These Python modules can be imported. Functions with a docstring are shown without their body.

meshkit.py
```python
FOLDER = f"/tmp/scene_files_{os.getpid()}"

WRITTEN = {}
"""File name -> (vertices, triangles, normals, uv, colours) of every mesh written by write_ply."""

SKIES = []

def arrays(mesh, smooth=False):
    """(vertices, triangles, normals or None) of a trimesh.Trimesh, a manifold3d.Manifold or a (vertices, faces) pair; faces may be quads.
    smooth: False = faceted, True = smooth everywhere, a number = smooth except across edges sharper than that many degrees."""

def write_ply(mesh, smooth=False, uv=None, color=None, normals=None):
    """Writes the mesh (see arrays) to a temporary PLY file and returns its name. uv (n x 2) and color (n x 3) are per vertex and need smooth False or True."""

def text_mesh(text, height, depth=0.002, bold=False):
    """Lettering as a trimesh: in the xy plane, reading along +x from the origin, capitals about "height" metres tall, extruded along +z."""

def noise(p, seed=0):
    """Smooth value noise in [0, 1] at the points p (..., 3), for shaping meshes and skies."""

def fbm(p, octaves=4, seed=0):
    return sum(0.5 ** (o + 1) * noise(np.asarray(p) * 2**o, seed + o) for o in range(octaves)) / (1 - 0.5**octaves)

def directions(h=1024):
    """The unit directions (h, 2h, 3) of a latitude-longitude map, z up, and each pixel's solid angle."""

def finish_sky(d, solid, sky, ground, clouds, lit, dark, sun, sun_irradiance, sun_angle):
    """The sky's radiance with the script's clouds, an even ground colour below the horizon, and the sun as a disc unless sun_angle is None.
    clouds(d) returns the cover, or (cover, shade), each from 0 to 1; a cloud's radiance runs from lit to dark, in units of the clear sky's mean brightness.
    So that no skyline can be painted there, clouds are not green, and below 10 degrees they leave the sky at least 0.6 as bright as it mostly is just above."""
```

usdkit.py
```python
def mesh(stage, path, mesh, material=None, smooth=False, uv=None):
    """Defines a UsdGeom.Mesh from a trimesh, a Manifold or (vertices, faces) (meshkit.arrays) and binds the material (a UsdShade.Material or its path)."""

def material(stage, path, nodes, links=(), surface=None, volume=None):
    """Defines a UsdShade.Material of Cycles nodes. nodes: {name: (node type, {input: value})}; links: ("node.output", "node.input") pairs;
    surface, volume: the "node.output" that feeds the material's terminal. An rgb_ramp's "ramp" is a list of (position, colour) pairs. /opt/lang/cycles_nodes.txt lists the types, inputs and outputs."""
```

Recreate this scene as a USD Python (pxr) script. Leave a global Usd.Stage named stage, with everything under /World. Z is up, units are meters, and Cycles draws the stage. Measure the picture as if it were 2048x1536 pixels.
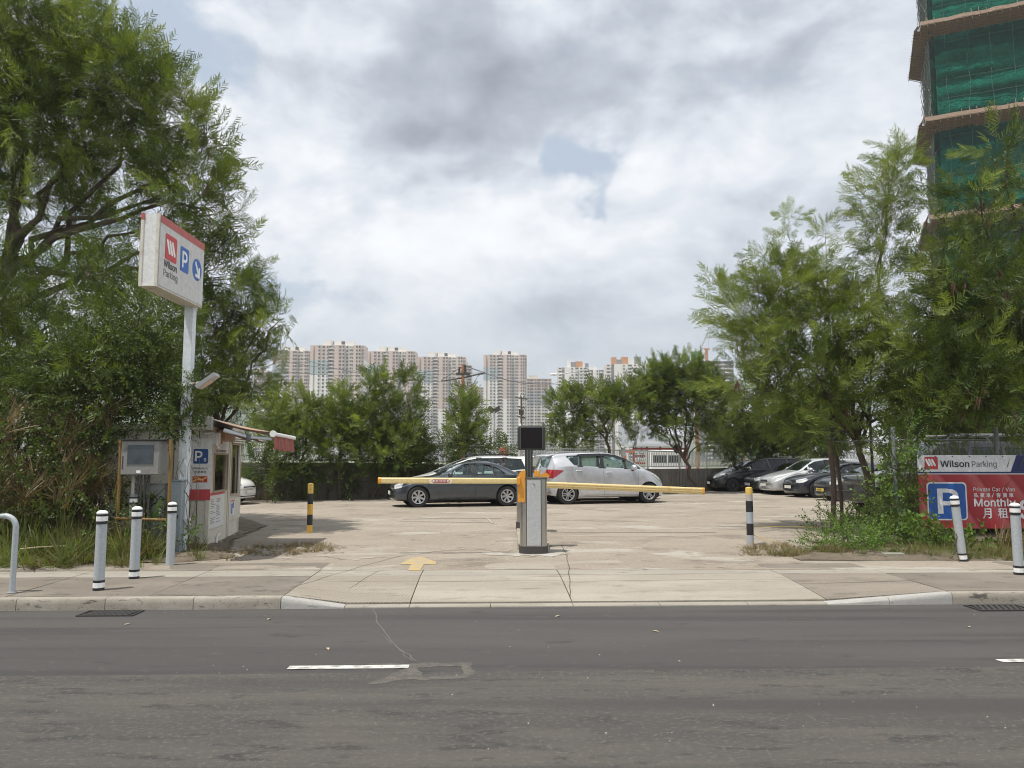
import math, random
import numpy as np
import trimesh
import manifold3d
import meshkit
import usdkit
from manifold3d import Manifold, CrossSection
from scipy.interpolate import PchipInterpolator
from shapely.geometry import Polygon, LineString, Point, box as sbox
from shapely.ops import unary_union
from shapely import affinity
from pxr import Usd, UsdGeom, UsdLux, UsdShade, Gf, Sdf, Vt

stage = Usd.Stage.CreateInMemory()
UsdGeom.Xform.Define(stage, '/World')
UsdGeom.Scope.Define(stage, '/World/Looks')

# ------------------------------------------------------------------ camera
CAM_Z, PITCH, FPX = 1.74, math.radians(5.497), 1538.0      # FPX: focal length in pixels of the 2048 wide photograph
cam = UsdGeom.Camera.Define(stage, '/World/Camera')
cam.CreateHorizontalApertureAttr(36.0)
cam.CreateFocalLengthAttr(36.0 * FPX / 2048)
cam.CreateExposureAttr(0.12)
cam.CreateClippingRangeAttr(Gf.Vec2f(0.05, 20000))
cam.AddTranslateOp().Set(Gf.Vec3d(0, 0, CAM_Z))
cam.AddRotateXOp().Set(90 + math.degrees(PITCH))

# ------------------------------------------------------------------ sky and sun
SUN = np.array([-0.27, -0.20, 0.95]); SUN /= np.linalg.norm(SUN)
SUN_EL, SUN_ROT = math.asin(SUN[2]), math.atan2(SUN[0], SUN[1])

def sky_dir(px, py):
    u, v = (px - 1024) / FPX, (768 - py) / FPX
    d = np.array([u, math.cos(PITCH) - math.sin(PITCH) * v, math.sin(PITCH) + math.cos(PITCH) * v])
    return d / np.linalg.norm(d)

def sky_material():
    n, l = {}, []
    S = 0.1                                             # strength of the background
    n['tc'] = ('texture_coordinate', {})
    n['sky'] = ('sky_texture', {'sky_type': 'single_scattering', 'sun_disc': False, 'sun_elevation': SUN_EL, 'sun_rotation': SUN_ROT, 'aerosol_density': 1.3})
    D = 'tc.generated'
    # clouds flatten towards the horizon
    n['mp'] = ('mapping', {'scale': (1.0, 1.0, 1.7)}); l.append((D, 'mp.vector'))
    n['warp'] = ('noise_texture', {'scale': 3.0, 'detail': 3.0}); l.append(('mp.vector', 'warp.vector'))
    n['wsub'] = ('vector_math', {'math_type': 'subtract', 'vector2': (0.5, 0.5, 0.5)}); l.append(('warp.color', 'wsub.vector1'))
    n['wsc'] = ('vector_math', {'math_type': 'scale', 'scale': 0.16}); l.append(('wsub.vector', 'wsc.vector1'))
    n['wadd'] = ('vector_math', {'math_type': 'add'}); l += [('mp.vector', 'wadd.vector1'), ('wsc.vector', 'wadd.vector2')]
    n['woff'] = ('vector_math', {'math_type': 'add', 'vector2': (-0.012, -0.01, 0.040)}); l.append(('wadd.vector', 'woff.vector1'))
    n['big'] = ('noise_texture', {'scale': 3.6, 'detail': 7.0, 'roughness': 0.53}); l.append(('wadd.vector', 'big.vector'))
    n['bigup'] = ('noise_texture', {'scale': 3.6, 'detail': 7.0, 'roughness': 0.53}); l.append(('woff.vector', 'bigup.vector'))
    n['puff'] = ('noise_texture', {'scale': 11.0, 'detail': 5.0, 'roughness': 0.55}); l.append(('wadd.vector', 'puff.vector'))
    k = [0]
    def math2(op, a, b):
        k[0] += 1; m = f'm{k[0]}'
        ins = {'math_type': op}
        n[m] = ('math', ins)
        for s, x in (('value1', a), ('value2', b)):
            if isinstance(x, str): l.append((x, m + '.' + s))
            else: ins[s] = float(x)
        return m + '.value'
    def blob(px, py, sx, sy, amp):
        """a soft lump of cloud (or a gap) round the direction of (px, py), sx and sy wide (degrees)"""
        d = sky_dir(px, py)
        k[0] += 1; q = f'b{k[0]}'
        n[q + 's'] = ('vector_math', {'math_type': 'subtract', 'vector2': tuple(d)}); l.append(('wob.vector', q + 's.vector1'))
        a, b = 1 / math.radians(sx), 1 / math.radians(sy)
        n[q + 'm'] = ('vector_math', {'math_type': 'multiply', 'vector2': (a, a, b)}); l.append((q + 's.vector', q + 'm.vector1'))
        n[q + 'l'] = ('vector_math', {'math_type': 'length'}); l.append((q + 'm.vector', q + 'l.vector1'))
        sq = math2('multiply', q + 'l.value', q + 'l.value')
        e = math2('power', 0.37, sq)
        return math2('multiply', e, amp)
    n['wob0'] = ('noise_texture', {'scale': 5.0, 'detail': 4.0, 'roughness': 0.55}); l.append((D, 'wob0.vector'))
    n['wobs'] = ('vector_math', {'math_type': 'subtract', 'vector2': (0.5, 0.5, 0.5)}); l.append(('wob0.color', 'wobs.vector1'))
    n['wobk'] = ('vector_math', {'math_type': 'scale', 'scale': 0.30}); l.append(('wobs.vector', 'wobk.vector1'))
    n['wob'] = ('vector_math', {'math_type': 'add'}); l += [(D, 'wob.vector1'), ('wobk.vector', 'wob.vector2')]
    def total(items):
        t = items[0]
        for i in items[1:]: t = math2('add', t, i)
        return t
    # cover: 0 clear, 1 cloud
    gaps = total([blob(1190, 335, 3.2, 1.9, -0.36), blob(330, 120, 7, 5, -0.13), blob(470, 200, 4, 4, -0.11), blob(560, 620, 9, 3.2, -0.15), blob(1220, 140, 2, 1.5, -0.10), blob(380, 20, 5, 3, -0.10)])
    fine = math2('multiply', math2('subtract', 'puff.fac', 0.5), 0.30)
    cov = total(['big.fac', gaps, fine, 0.20])
    n['cover'] = ('map_range', {'range_type': 'smoothstep', 'from_min': 0.43, 'from_max': 0.57, 'to_min': 0.0, 'to_max': 1.0, 'clamp': True}); l.append((cov, 'cover.value'))
    # how thick (grey) or sunlit (white) the cloud is
    dark = total([blob(860, 200, 14, 5.0, 0.36), blob(1150, 150, 11, 5, 0.20), blob(1550, 330, 11, 8, 0.13), blob(1280, 650, 13, 3.0, 0.16), blob(640, 120, 6, 3, 0.06), blob(1700, 100, 10, 8, 0.02),
                  blob(1150, 440, 10, 3.0, -0.20), blob(720, 400, 9, 6, -0.18), blob(620, 330, 5, 4, -0.05), blob(480, 60, 9, 4, -0.16), blob(1330, 300, 4, 3, -0.06)])
    rim = math2('multiply', math2('subtract', 'bigup.fac', 'big.fac'), 1.7)
    puf = math2('multiply', math2('subtract', 'puff.fac', 0.5), -0.40)
    bg = math2('multiply', math2('subtract', 'big.fac', 0.5), 0.30)
    sh = total([0.36, dark, rim, puf, bg])
    n['shade'] = ('rgb_ramp', {'ramp': [(0.0, (0.95, 0.97, 0.99)), (0.22, (0.845, 0.87, 0.91)), (0.42, (0.675, 0.72, 0.79)), (0.62, (0.48, 0.53, 0.605)), (0.85, (0.35, 0.39, 0.46)), (1.0, (0.29, 0.325, 0.385))]})
    l.append((sh, 'shade.fac'))
    n['cs'] = ('vector_math', {'math_type': 'scale', 'scale': 1.0 / S}); l.append(('shade.color', 'cs.vector1'))
    # clear air between the clouds is pale (moist) blue
    n['pale'] = ('mix_color', {'blend_type': 'mix', 'fac': 0.74, 'b': (5.3, 6.2, 7.3), 'use_clamp': False}); l.append(('sky.color', 'pale.a'))
    n['mix'] = ('mix_color', {'blend_type': 'mix', 'use_clamp': False}); l += [('cover.result', 'mix.fac'), ('pale.result', 'mix.a'), ('cs.vector', 'mix.b')]
    # milky air low over the horizon
    n['sep'] = ('separate_xyz', {}); l.append((D, 'sep.vector'))
    n['hz'] = ('map_range', {'range_type': 'smoothstep', 'from_min': 0.02, 'from_max': 0.27, 'to_min': 0.85, 'to_max': 0.0, 'clamp': True}); l.append(('sep.z', 'hz.value'))
    n['low'] = ('mix_color', {'blend_type': 'mix', 'b': (4.1, 4.85, 5.6), 'use_clamp': False}); l += [('hz.result', 'low.fac'), ('mix.result', 'low.a')]
    n['bg'] = ('background_shader', {'strength': S}); l.append(('low.result', 'bg.color'))
    return usdkit.material(stage, '/World/Looks/sky_look', n, l, surface='bg.background')

sky = UsdLux.DomeLight.Define(stage, '/World/sky')
UsdShade.MaterialBindingAPI.Apply(sky.GetPrim()).Bind(sky_material())
sun = UsdLux.DistantLight.Define(stage, '/World/sun')
sun.CreateNormalizeAttr(True); sun.CreateIntensityAttr(1.2); sun.CreateAngleAttr(0.53); sun.CreateColorAttr(Gf.Vec3f(1.0, 0.955, 0.88))
_m = Gf.Matrix4d().SetLookAt(Gf.Vec3d(*SUN), Gf.Vec3d(0, 0, 0), Gf.Vec3d(0, 0, 1)).GetInverse(); _m.SetTranslateOnly(Gf.Vec3d(0, 0, 0))
sun.AddTransformOp().Set(_m)
# ------------------------------------------------------------------ helpers
RNG = np.random.default_rng(7)
PI = math.pi
tm = trimesh.transformations
USED = {}

def P(px, py, Y):
    """the point at depth Y that the photograph shows at pixel (px, py)"""
    d = sky_dir(px, py)
    return np.array([0, 0, CAM_Z]) + d * (Y / d[1])

def G(px, py, z=0.13):
    d = sky_dir(px, py)
    return np.array([0, 0, CAM_Z]) + d * ((z - CAM_Z) / d[2])

def numbered(parent, name):
    k = (parent, name); USED[k] = USED.get(k, -1) + 1
    return name if USED[k] == 0 else f'{name}_{USED[k]:03d}'

def path_of(p):
    return '/World' if p is None else (p if isinstance(p, str) else str(p.GetPath()))

def tag(o, label=None, cat=None, group=None, kind=None):
    p = o if isinstance(o, Usd.Prim) else o.GetPrim()
    for k, v in (('label', label), ('category', cat), ('group', group), ('kind', kind)):
        if v: p.SetCustomDataByKey(k, v)
    return p

def thing(name, label=None, cat=None, loc=(0, 0, 0), rotz=0.0, group=None, kind=None):
    x = UsdGeom.Xform.Define(stage, '/World/' + numbered('/World', name))
    x.AddTranslateOp().Set(Gf.Vec3d(*map(float, loc)))
    if rotz: x.AddRotateZOp().Set(math.degrees(rotz))
    return tag(x, label, cat, group, kind)

def obj(name, m, mat, parent=None, smooth=30, label=None, kind=None, uv=None):
    if isinstance(m, list): m = join(m)
    if isinstance(m, tuple):
        k, inv = np.unique(m[1], return_inverse=True); m = (np.asarray(m[0])[k], inv.reshape(np.shape(m[1]))) if len(k) < len(m[0]) else m
    pp = path_of(parent)
    g = usdkit.mesh(stage, pp + '/' + numbered(pp, name), m, mat, smooth=smooth, uv=uv)
    return tag(g, label, None, None, kind)

def struct(name, m, mat, parent=None, smooth=30):
    return obj(name, m, mat, parent, smooth, kind=None if parent is not None else 'structure')

def copy(root, loc, rotz=0.0, label=None, group=None):
    was = root.GetCustomData()
    nm = root.GetName()
    r = thing(nm, label or was.get('label'), was.get('category'), loc, rotz, group or was.get('group'))
    r.GetReferences().AddInternalReference(root.GetPath()); r.SetInstanceable(True)
    return r

def join(ms):
    out = []
    for m in ms:
        v, f, _ = meshkit.arrays(m)
        out.append((v, f))
    n = np.cumsum([0] + [len(v) for v, _ in out])
    return np.vstack([v for v, _ in out]), np.vstack([f + a for (_, f), a in zip(out, n)])

def xf(m, M):
    v, f, _ = meshkit.arrays(m)
    return v @ M[:3, :3].T + M[:3, 3], f

def mv(m, t):
    v, f, _ = meshkit.arrays(m); return v + np.asarray(t, float), f

def rot(m, ang, axis, pt=(0, 0, 0)):
    return xf(m, tm.rotation_matrix(ang, axis, pt))

def bx(x0, x1, y0, y1, z0, z1):
    m = trimesh.creation.box((x1 - x0, y1 - y0, z1 - z0)); return m.vertices + [(x0 + x1) / 2, (y0 + y1) / 2, (z0 + z1) / 2], np.array(m.faces)

def rbox(x0, x1, y0, y1, z0, z1, r=0.01, seg=8):
    """a box with rounded edges"""
    s = Manifold.sphere(r, seg)
    ps = [s.translate((x, y, z)) for x in (x0 + r, x1 - r) for y in (y0 + r, y1 - r) for z in (z0 + r, z1 - r)]
    return Manifold.batch_hull(ps)

def frames(pts):
    pts = np.asarray(pts, float); t = np.gradient(pts, axis=0); t /= np.maximum(np.linalg.norm(t, axis=1, keepdims=True), 1e-9)
    ref = np.array([0, 0, 1.0]) if abs(t[0][2]) < 0.9 else np.array([1.0, 0, 0])
    a = np.cross(t, ref); a /= np.maximum(np.linalg.norm(a, axis=1, keepdims=True), 1e-9)
    return t, a, np.cross(t, a)

def tube(pts, r, n=8, cap=True):
    pts = np.asarray(pts, float); r = np.broadcast_to(np.asarray(r, float), (len(pts),))
    _, a, b = frames(pts); th = np.arange(n) / n * 2 * PI
    v = (pts[:, None] + r[:, None, None] * (np.cos(th)[None, :, None] * a[:, None] + np.sin(th)[None, :, None] * b[:, None])).reshape(-1, 3)
    f = []
    for i in range(len(pts) - 1):
        for j in range(n):
            k = (j + 1) % n
            f += [(i * n + j, i * n + k, (i + 1) * n + k), (i * n + j, (i + 1) * n + k, (i + 1) * n + j)]
    if cap:
        v = np.vstack([v, pts[0], pts[-1]]); c0, c1 = len(v) - 2, len(v) - 1; e = (len(pts) - 1) * n
        for j in range(n):
            k = (j + 1) % n; f += [(c0, k, j), (c1, e + j, e + k)]
    return v, np.array(f)[:, ::-1]

def lathe(prof, n=24):
    """a profile of (radius, z) turned round the z axis"""
    m = trimesh.creation.revolve(np.asarray(prof, float), sections=n); return np.array(m.vertices), np.array(m.faces)

def cyl(p0, p1, r, n=12):
    return tube([p0, p1], r, n)

def poly_prism(poly, h):
    """shapely polygon extruded along +z from 0 to h"""
    ps = getattr(poly, 'geoms', [poly]); out = []
    for g in ps:
        if g.is_empty or g.area < 1e-9: continue
        out.append(trimesh.creation.extrude_polygon(g, h, engine='earcut'))
    return join(out)

def rrect(x0, y0, x1, y1, r):
    return sbox(x0 + r, y0 + r, x1 - r, y1 - r).buffer(r, quad_segs=6)

def plate_on(origin, right, up, m):
    """places a mesh drawn in (x right, y up, z out) on a plane in space"""
    right = np.asarray(right, float) / np.linalg.norm(right); up = np.asarray(up, float) - right * np.dot(up, right); up /= np.linalg.norm(up)
    M = np.eye(4); M[:3, 0], M[:3, 1], M[:3, 2], M[:3, 3] = right, up, np.cross(right, up), origin
    return xf(m, M)

def grid(u, v, fz):
    """a sheet over the arrays u, v; fz(U, V) gives its points"""
    U, V = np.meshgrid(u, v, indexing='ij'); p = np.stack(fz(U, V), -1).reshape(-1, 3); n, m = len(u), len(v)
    i = (np.arange(n - 1)[:, None] * m + np.arange(m - 1)[None]).ravel()
    return p, np.vstack([np.stack([i, i + m, i + m + 1], 1), np.stack([i, i + m + 1, i + 1], 1)])

def instancer(name, parent, protos, pos, quat, scale, idx, kind='stuff', label=None):
    """protos: list of (name, mesh, material); quat as (w, x, y, z) rows"""
    pp = path_of(parent); path = pp + '/' + numbered(pp, name)
    pi = UsdGeom.PointInstancer.Define(stage, path); t = []
    for nm, m, mat in protos:
        q = path + '/' + numbered(path, nm); usdkit.mesh(stage, q, m, mat, smooth=False); t.append(q)
    pi.CreatePrototypesRel().SetTargets(t)
    pi.CreateProtoIndicesAttr(Vt.IntArray.FromNumpy(np.asarray(idx, np.int32)))
    pi.CreatePositionsAttr(Vt.Vec3fArray.FromNumpy(np.asarray(pos, np.float32)))
    q = np.asarray(quat, float); q /= np.linalg.norm(q, axis=1, keepdims=True)
    pi.CreateOrientationsAttr(Vt.QuathArray([Gf.Quath(*map(float, r)) for r in q]))
    s = np.asarray(scale, float); s = np.repeat(s[:, None], 3, 1) if s.ndim == 1 else s
    pi.CreateScalesAttr(Vt.Vec3fArray.FromNumpy(s.astype(np.float32)))
    return tag(pi, label, None, None, kind)

def quats_to(dirs, spin):
    """quaternions that turn +x onto each direction (z kept as high as it can be) and then spin about it"""
    d = np.asarray(dirs, float); d = d / np.linalg.norm(d, axis=1, keepdims=True)
    up = np.tile([0, 0, 1.0], (len(d), 1)); up[np.abs(d[:, 2]) > 0.98] = [1, 0, 0]
    y = np.cross(up, d); y /= np.linalg.norm(y, axis=1, keepdims=True); z = np.cross(d, y)
    c, s = np.cos(spin)[:, None], np.sin(spin)[:, None]
    y, z = y * c + z * s, z * c - y * s
    from scipy.spatial.transform import Rotation
    q = Rotation.from_matrix(np.stack([d, y, z], -1)).as_quat()
    return q[:, [3, 0, 1, 2]]

def text(s, h, depth=0.001, bold=False, stretch=1.0):
    m = meshkit.text_mesh(s, h, depth, bold); v = np.array(m.vertices); v[:, 0] *= stretch
    return v, np.array(m.faces)

def centered(m, cx=0.0, cy=0.0):
    v, f = m; b = v.min(0), v.max(0); v = v.copy(); v[:, 0] += cx - (b[0][0] + b[1][0]) / 2; v[:, 1] += cy - (b[0][1] + b[1][1]) / 2; return v, f
# ------------------------------------------------------------------ materials
MATS = {}
def mat(name, color, rough=0.6, metal=0.0, **kw):
    """plain paint, plastic or metal with a little unevenness of tone and gloss"""
    if name in MATS: return MATS[name]
    var, scale, bump = kw.pop('var', 0.12), kw.pop('scale', 6.0), kw.pop('bump', 0.0)
    c = np.array(color, float)
    n = {'tc': ('texture_coordinate', {}), 'n': ('noise_texture', {'scale': scale, 'detail': 6.0, 'roughness': 0.6}),
         'r': ('rgb_ramp', {'ramp': [(0.25, tuple(np.clip(c * (1 - var), 0, 1))), (0.75, tuple(np.clip(c * (1 + var), 0, 1)))]}),
         'p': ('principled_bsdf', {'roughness': rough, 'metallic': metal, **kw})}
    l = [('tc.object', 'n.vector'), ('n.fac', 'r.fac'), ('r.color', 'p.base_color')]
    if bump:
        n['b'] = ('bump', {'strength': 0.6, 'distance': bump}); l += [('n.fac', 'b.height'), ('b.normal', 'p.normal')]
    MATS[name] = usdkit.material(stage, '/World/Looks/' + name, n, l, surface='p.BSDF'); return MATS[name]

def worn(name, color, dirt, amount=0.5, rough=0.6, scale=3.0, metal=0.0, streak=1.0, spots=None, bump=0.0):
    """paint with patches and streaks of dirt or rust of their own shape"""
    if name in MATS: return MATS[name]
    c = np.array(color, float)
    n = {'tc': ('texture_coordinate', {}), 'mp': ('mapping', {'scale': (1, 1, streak)}),
         'a': ('noise_texture', {'scale': scale, 'detail': 8.0, 'roughness': 0.65}), 'b': ('noise_texture', {'scale': scale * 7, 'detail': 4.0}),
         'r': ('map_range', {'from_min': 0.72 - 0.3 * amount, 'from_max': 0.82 - 0.12 * amount, 'clamp': True}),
         'v': ('rgb_ramp', {'ramp': [(0.3, tuple(c * 0.88)), (0.7, tuple(np.clip(c * 1.08, 0, 1)))]}),
         'm': ('mix', {'color2': dirt}), 'p': ('principled_bsdf', {'roughness': rough, 'metallic': metal})}
    l = [('tc.object', 'mp.vector'), ('mp.vector', 'a.vector'), ('tc.object', 'b.vector'), ('a.fac', 'r.value'), ('b.fac', 'v.fac'), ('r.result', 'm.fac'), ('v.color', 'm.color1'), ('m.color', 'p.base_color')]
    if bump:
        n['bu'] = ('bump', {'strength': 0.5, 'distance': bump}); l += [('b.fac', 'bu.height'), ('bu.normal', 'p.normal')]
    MATS[name] = usdkit.material(stage, '/World/Looks/' + name, n, l, surface='p.BSDF'); return MATS[name]

def car_paint(name, color, metal=0.0, rough=0.28):
    if name in MATS: return MATS[name]
    n = {'tc': ('texture_coordinate', {}), 'n': ('noise_texture', {'scale': 3.0, 'detail': 5.0}), 'g': ('geometry', {}), 'sx': ('separate_xyz', {}),
         'd': ('map_range', {'from_min': 0.55, 'from_max': 0.15, 'to_min': 0.0, 'to_max': 0.22, 'clamp': True}),
         'm': ('mix', {'color1': color, 'color2': (0.20, 0.175, 0.14)}), 'mm': ('math', {'math_type': 'multiply'}),
         'rr': ('map_range', {'from_min': 0.3, 'from_max': 0.7, 'to_min': rough * 0.8, 'to_max': rough * 1.3}),
         'p': ('principled_bsdf', {'metallic': metal, 'coat_weight': 0.85, 'coat_roughness': 0.04})}
    l = [('tc.object', 'n.vector'), ('tc.object', 'sx.vector'), ('sx.z', 'd.value'), ('d.result', 'mm.value1'), ('n.fac', 'mm.value2'), ('mm.value', 'm.fac'), ('m.color', 'p.base_color'), ('n.fac', 'rr.value'), ('rr.result', 'p.roughness')]
    MATS[name] = usdkit.material(stage, '/World/Looks/' + name, n, l, surface='p.BSDF'); return MATS[name]

def glass_mat(name, tint, rough=0.02):
    """a thin pane: mostly see-through, mirror-like at a grazing view"""
    if name in MATS: return MATS[name]
    MATS[name] = usdkit.material(stage, '/World/Looks/' + name, {'t': ('transparent_bsdf', {'color': tint}), 'g': ('glossy_bsdf', {'color': (0.95, 0.97, 1.0), 'roughness': rough}),
        'f': ('layer_weight', {'blend': 0.5}), 'p': ('math', {'math_type': 'power', 'value2': 4.0}), 'k': ('math', {'math_type': 'multiply_add', 'value2': 0.9, 'value3': 0.035}), 'm': ('mix_closure', {})},
        [('f.facing', 'p.value1'), ('p.value', 'k.value1'), ('k.value', 'm.fac'), ('t.BSDF', 'm.closure1'), ('g.BSDF', 'm.closure2')], surface='m.closure'); return MATS[name]

def leaf_mat(name, lo, hi, trans=0.35):
    """leaves: each sprig has its own tone between the two colours; light comes through them"""
    if name in MATS: return MATS[name]
    lo, hi = np.array(lo), np.array(hi)
    n = {'o': ('object_info', {}), 'g': ('geometry', {}), 'a': ('math', {'math_type': 'multiply_add', 'value2': 0.45, 'value3': 0.0}), 'b': ('math', {'math_type': 'multiply_add', 'value2': 0.55}),
         'r': ('rgb_ramp', {'ramp': [(0.0, tuple(lo)), (0.75, tuple(0.45 * lo + 0.55 * hi)), (1.0, tuple(hi))]}),
         'p': ('principled_bsdf', {'roughness': 0.5, 'specular_ior_level': 0.35}), 't': ('translucent_bsdf', {}),
         'y': ('mix', {'mix_type': 'multiply', 'fac': 1.0, 'color2': (1.5, 1.45, 0.55)}), 'm': ('mix_closure', {'fac': trans})}
    l = [('g.random_per_island', 'a.value1'), ('o.random', 'b.value1'), ('a.value', 'b.value3'), ('b.value', 'r.fac'), ('r.color', 'p.base_color'), ('r.color', 'y.color1'), ('y.color', 't.color'), ('p.BSDF', 'm.closure1'), ('t.BSDF', 'm.closure2')]
    MATS[name] = usdkit.material(stage, '/World/Looks/' + name, n, l, surface='m.closure'); return MATS[name]

def ground_mat(name, layers, rough=0.9, bump=0.004, bscale=60.0, ribs=None, spec=0.3):
    """base colour then layers of (scale, detail, from, to, colour, stretch) mixed by noise in world space; bump from fine grain"""
    base, *rest = layers
    n = {'g': ('geometry', {}), 'p': ('principled_bsdf', {'roughness': rough, 'specular_ior_level': spec}), 'c0': ('mix', {'fac': 0.0, 'color1': base})}
    l = []; cur = 'c0.color'
    for i, (sc, det, a, b, col, st) in enumerate(rest):
        n[f'mp{i}'] = ('mapping', {'scale': st, 'location': (3.1 * i, 1.7 * i, 0)}); l.append(('g.position', f'mp{i}.vector'))
        n[f'n{i}'] = ('noise_texture', {'scale': sc, 'detail': det, 'roughness': 0.62}); l.append((f'mp{i}.vector', f'n{i}.vector'))
        n[f'r{i}'] = ('map_range', {'range_type': 'smoothstep', 'from_min': a, 'from_max': b, 'clamp': True}); l.append((f'n{i}.fac', f'r{i}.value'))
        n[f'm{i}'] = ('mix', {'color2': col}); l += [(f'r{i}.result', f'm{i}.fac'), (cur, f'm{i}.color1')]; cur = f'm{i}.color'
    n['fn'] = ('noise_texture', {'scale': bscale, 'detail': 5.0, 'roughness': 0.7}); l.append(('g.position', 'fn.vector'))
    n['fv'] = ('map_range', {'from_min': 0.25, 'from_max': 0.75, 'to_min': 0.8, 'to_max': 1.2}); l.append(('fn.fac', 'fv.value'))
    n['fm'] = ('vector_math', {'math_type': 'scale'}); l += [(cur, 'fm.vector1'), ('fv.result', 'fm.scale'), ('fm.vector', 'p.base_color')]
    h = 'fn.fac'
    if ribs:
        n['rm'] = ('mapping', {'rotation': (0, 0, ribs[1]), 'scale': (1, 1, 1)}); l.append(('g.position', 'rm.vector'))
        n['w'] = ('wave_texture', {'bands_direction': 'x', 'scale': ribs[0], 'distortion': 0.8, 'detail': 3.0, 'detail_scale': 1.5}); l.append(('rm.vector', 'w.vector'))
        n['ha'] = ('math', {'math_type': 'multiply_add', 'value2': 1.2}); l += [('w.fac', 'ha.value1'), ('fn.fac', 'ha.value3')]; h = 'ha.value'
    n['b'] = ('bump', {'strength': 0.7, 'distance': bump}); l += [(h, 'b.height'), ('b.normal', 'p.normal')]
    MATS[name] = usdkit.material(stage, '/World/Looks/' + name, n, l, surface='p.BSDF'); return MATS[name]
# ------------------------------------------------------------------ ground, road, pavement
TILT = 0.036
def R(u, v):
    """road frame: u along the kerb, v away from the road (kerb face at v = 0)"""
    c = 1 / math.hypot(1, TILT); s = TILT * c
    return u * c - v * s, 9.2 + u * s + v * c
def toR(x, y):
    c = 1 / math.hypot(1, TILT); s = TILT * c
    return x * c + (y - 9.2) * s, -x * s + (y - 9.2) * c

asphalt = ground_mat('asphalt', [(0.0581, 0.0546, 0.0528),
    (0.55, 6, 0.42, 0.62, (0.0704, 0.0660, 0.0625), (0.2, 1.5, 1)), (1.3, 8, 0.50, 0.66, (0.0466, 0.0440, 0.0431), (0.10, 1.8, 1)),
    (9, 7, 0.58, 0.70, (0.0757, 0.0704, 0.0651), (0.6, 1, 1)), (3.0, 9, 0.60, 0.70, (0.0422, 0.0405, 0.0396), (0.5, 1.2, 1)), (160, 3, 0.62, 0.74, (0.1320, 0.1232, 0.1100), (1, 1, 1))], rough=0.85, bump=0.008, bscale=90)
asphalt_old = ground_mat('worn_asphalt', [(0.0603, 0.0567, 0.0540),
    (0.45, 6, 0.44, 0.60, (0.0711, 0.0657, 0.0612), (0.12, 1.8, 1)), (1.6, 9, 0.46, 0.62, (0.0828, 0.0756, 0.0675), (0.35, 1.6, 1)), (5, 9, 0.54, 0.64, (0.0423, 0.0405, 0.0396), (0.45, 1.3, 1)),
    (30, 9, 0.53, 0.64, (0.1098, 0.0990, 0.0855), (0.8, 1, 1)), (0.5, 5, 0.50, 0.66, (0.0504, 0.0477, 0.0459), (0.10, 2.2, 1)), (150, 3, 0.56, 0.70, (0.1710, 0.1548, 0.1350), (1, 1, 1))], rough=0.88, bump=0.014, bscale=70)
concrete_dark = ground_mat('pavement_concrete', [(0.1520, 0.1320, 0.1096), (1.1, 7, 0.42, 0.66, (0.1880, 0.1640, 0.1360), (1, 1.4, 1)), (4, 8, 0.54, 0.70, (0.0960, 0.0840, 0.0704), (0.7, 1.3, 1)), (22, 4, 0.62, 0.72, (0.2400, 0.2120, 0.1760), (1, 1, 1))], bump=0.005, bscale=45)
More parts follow.
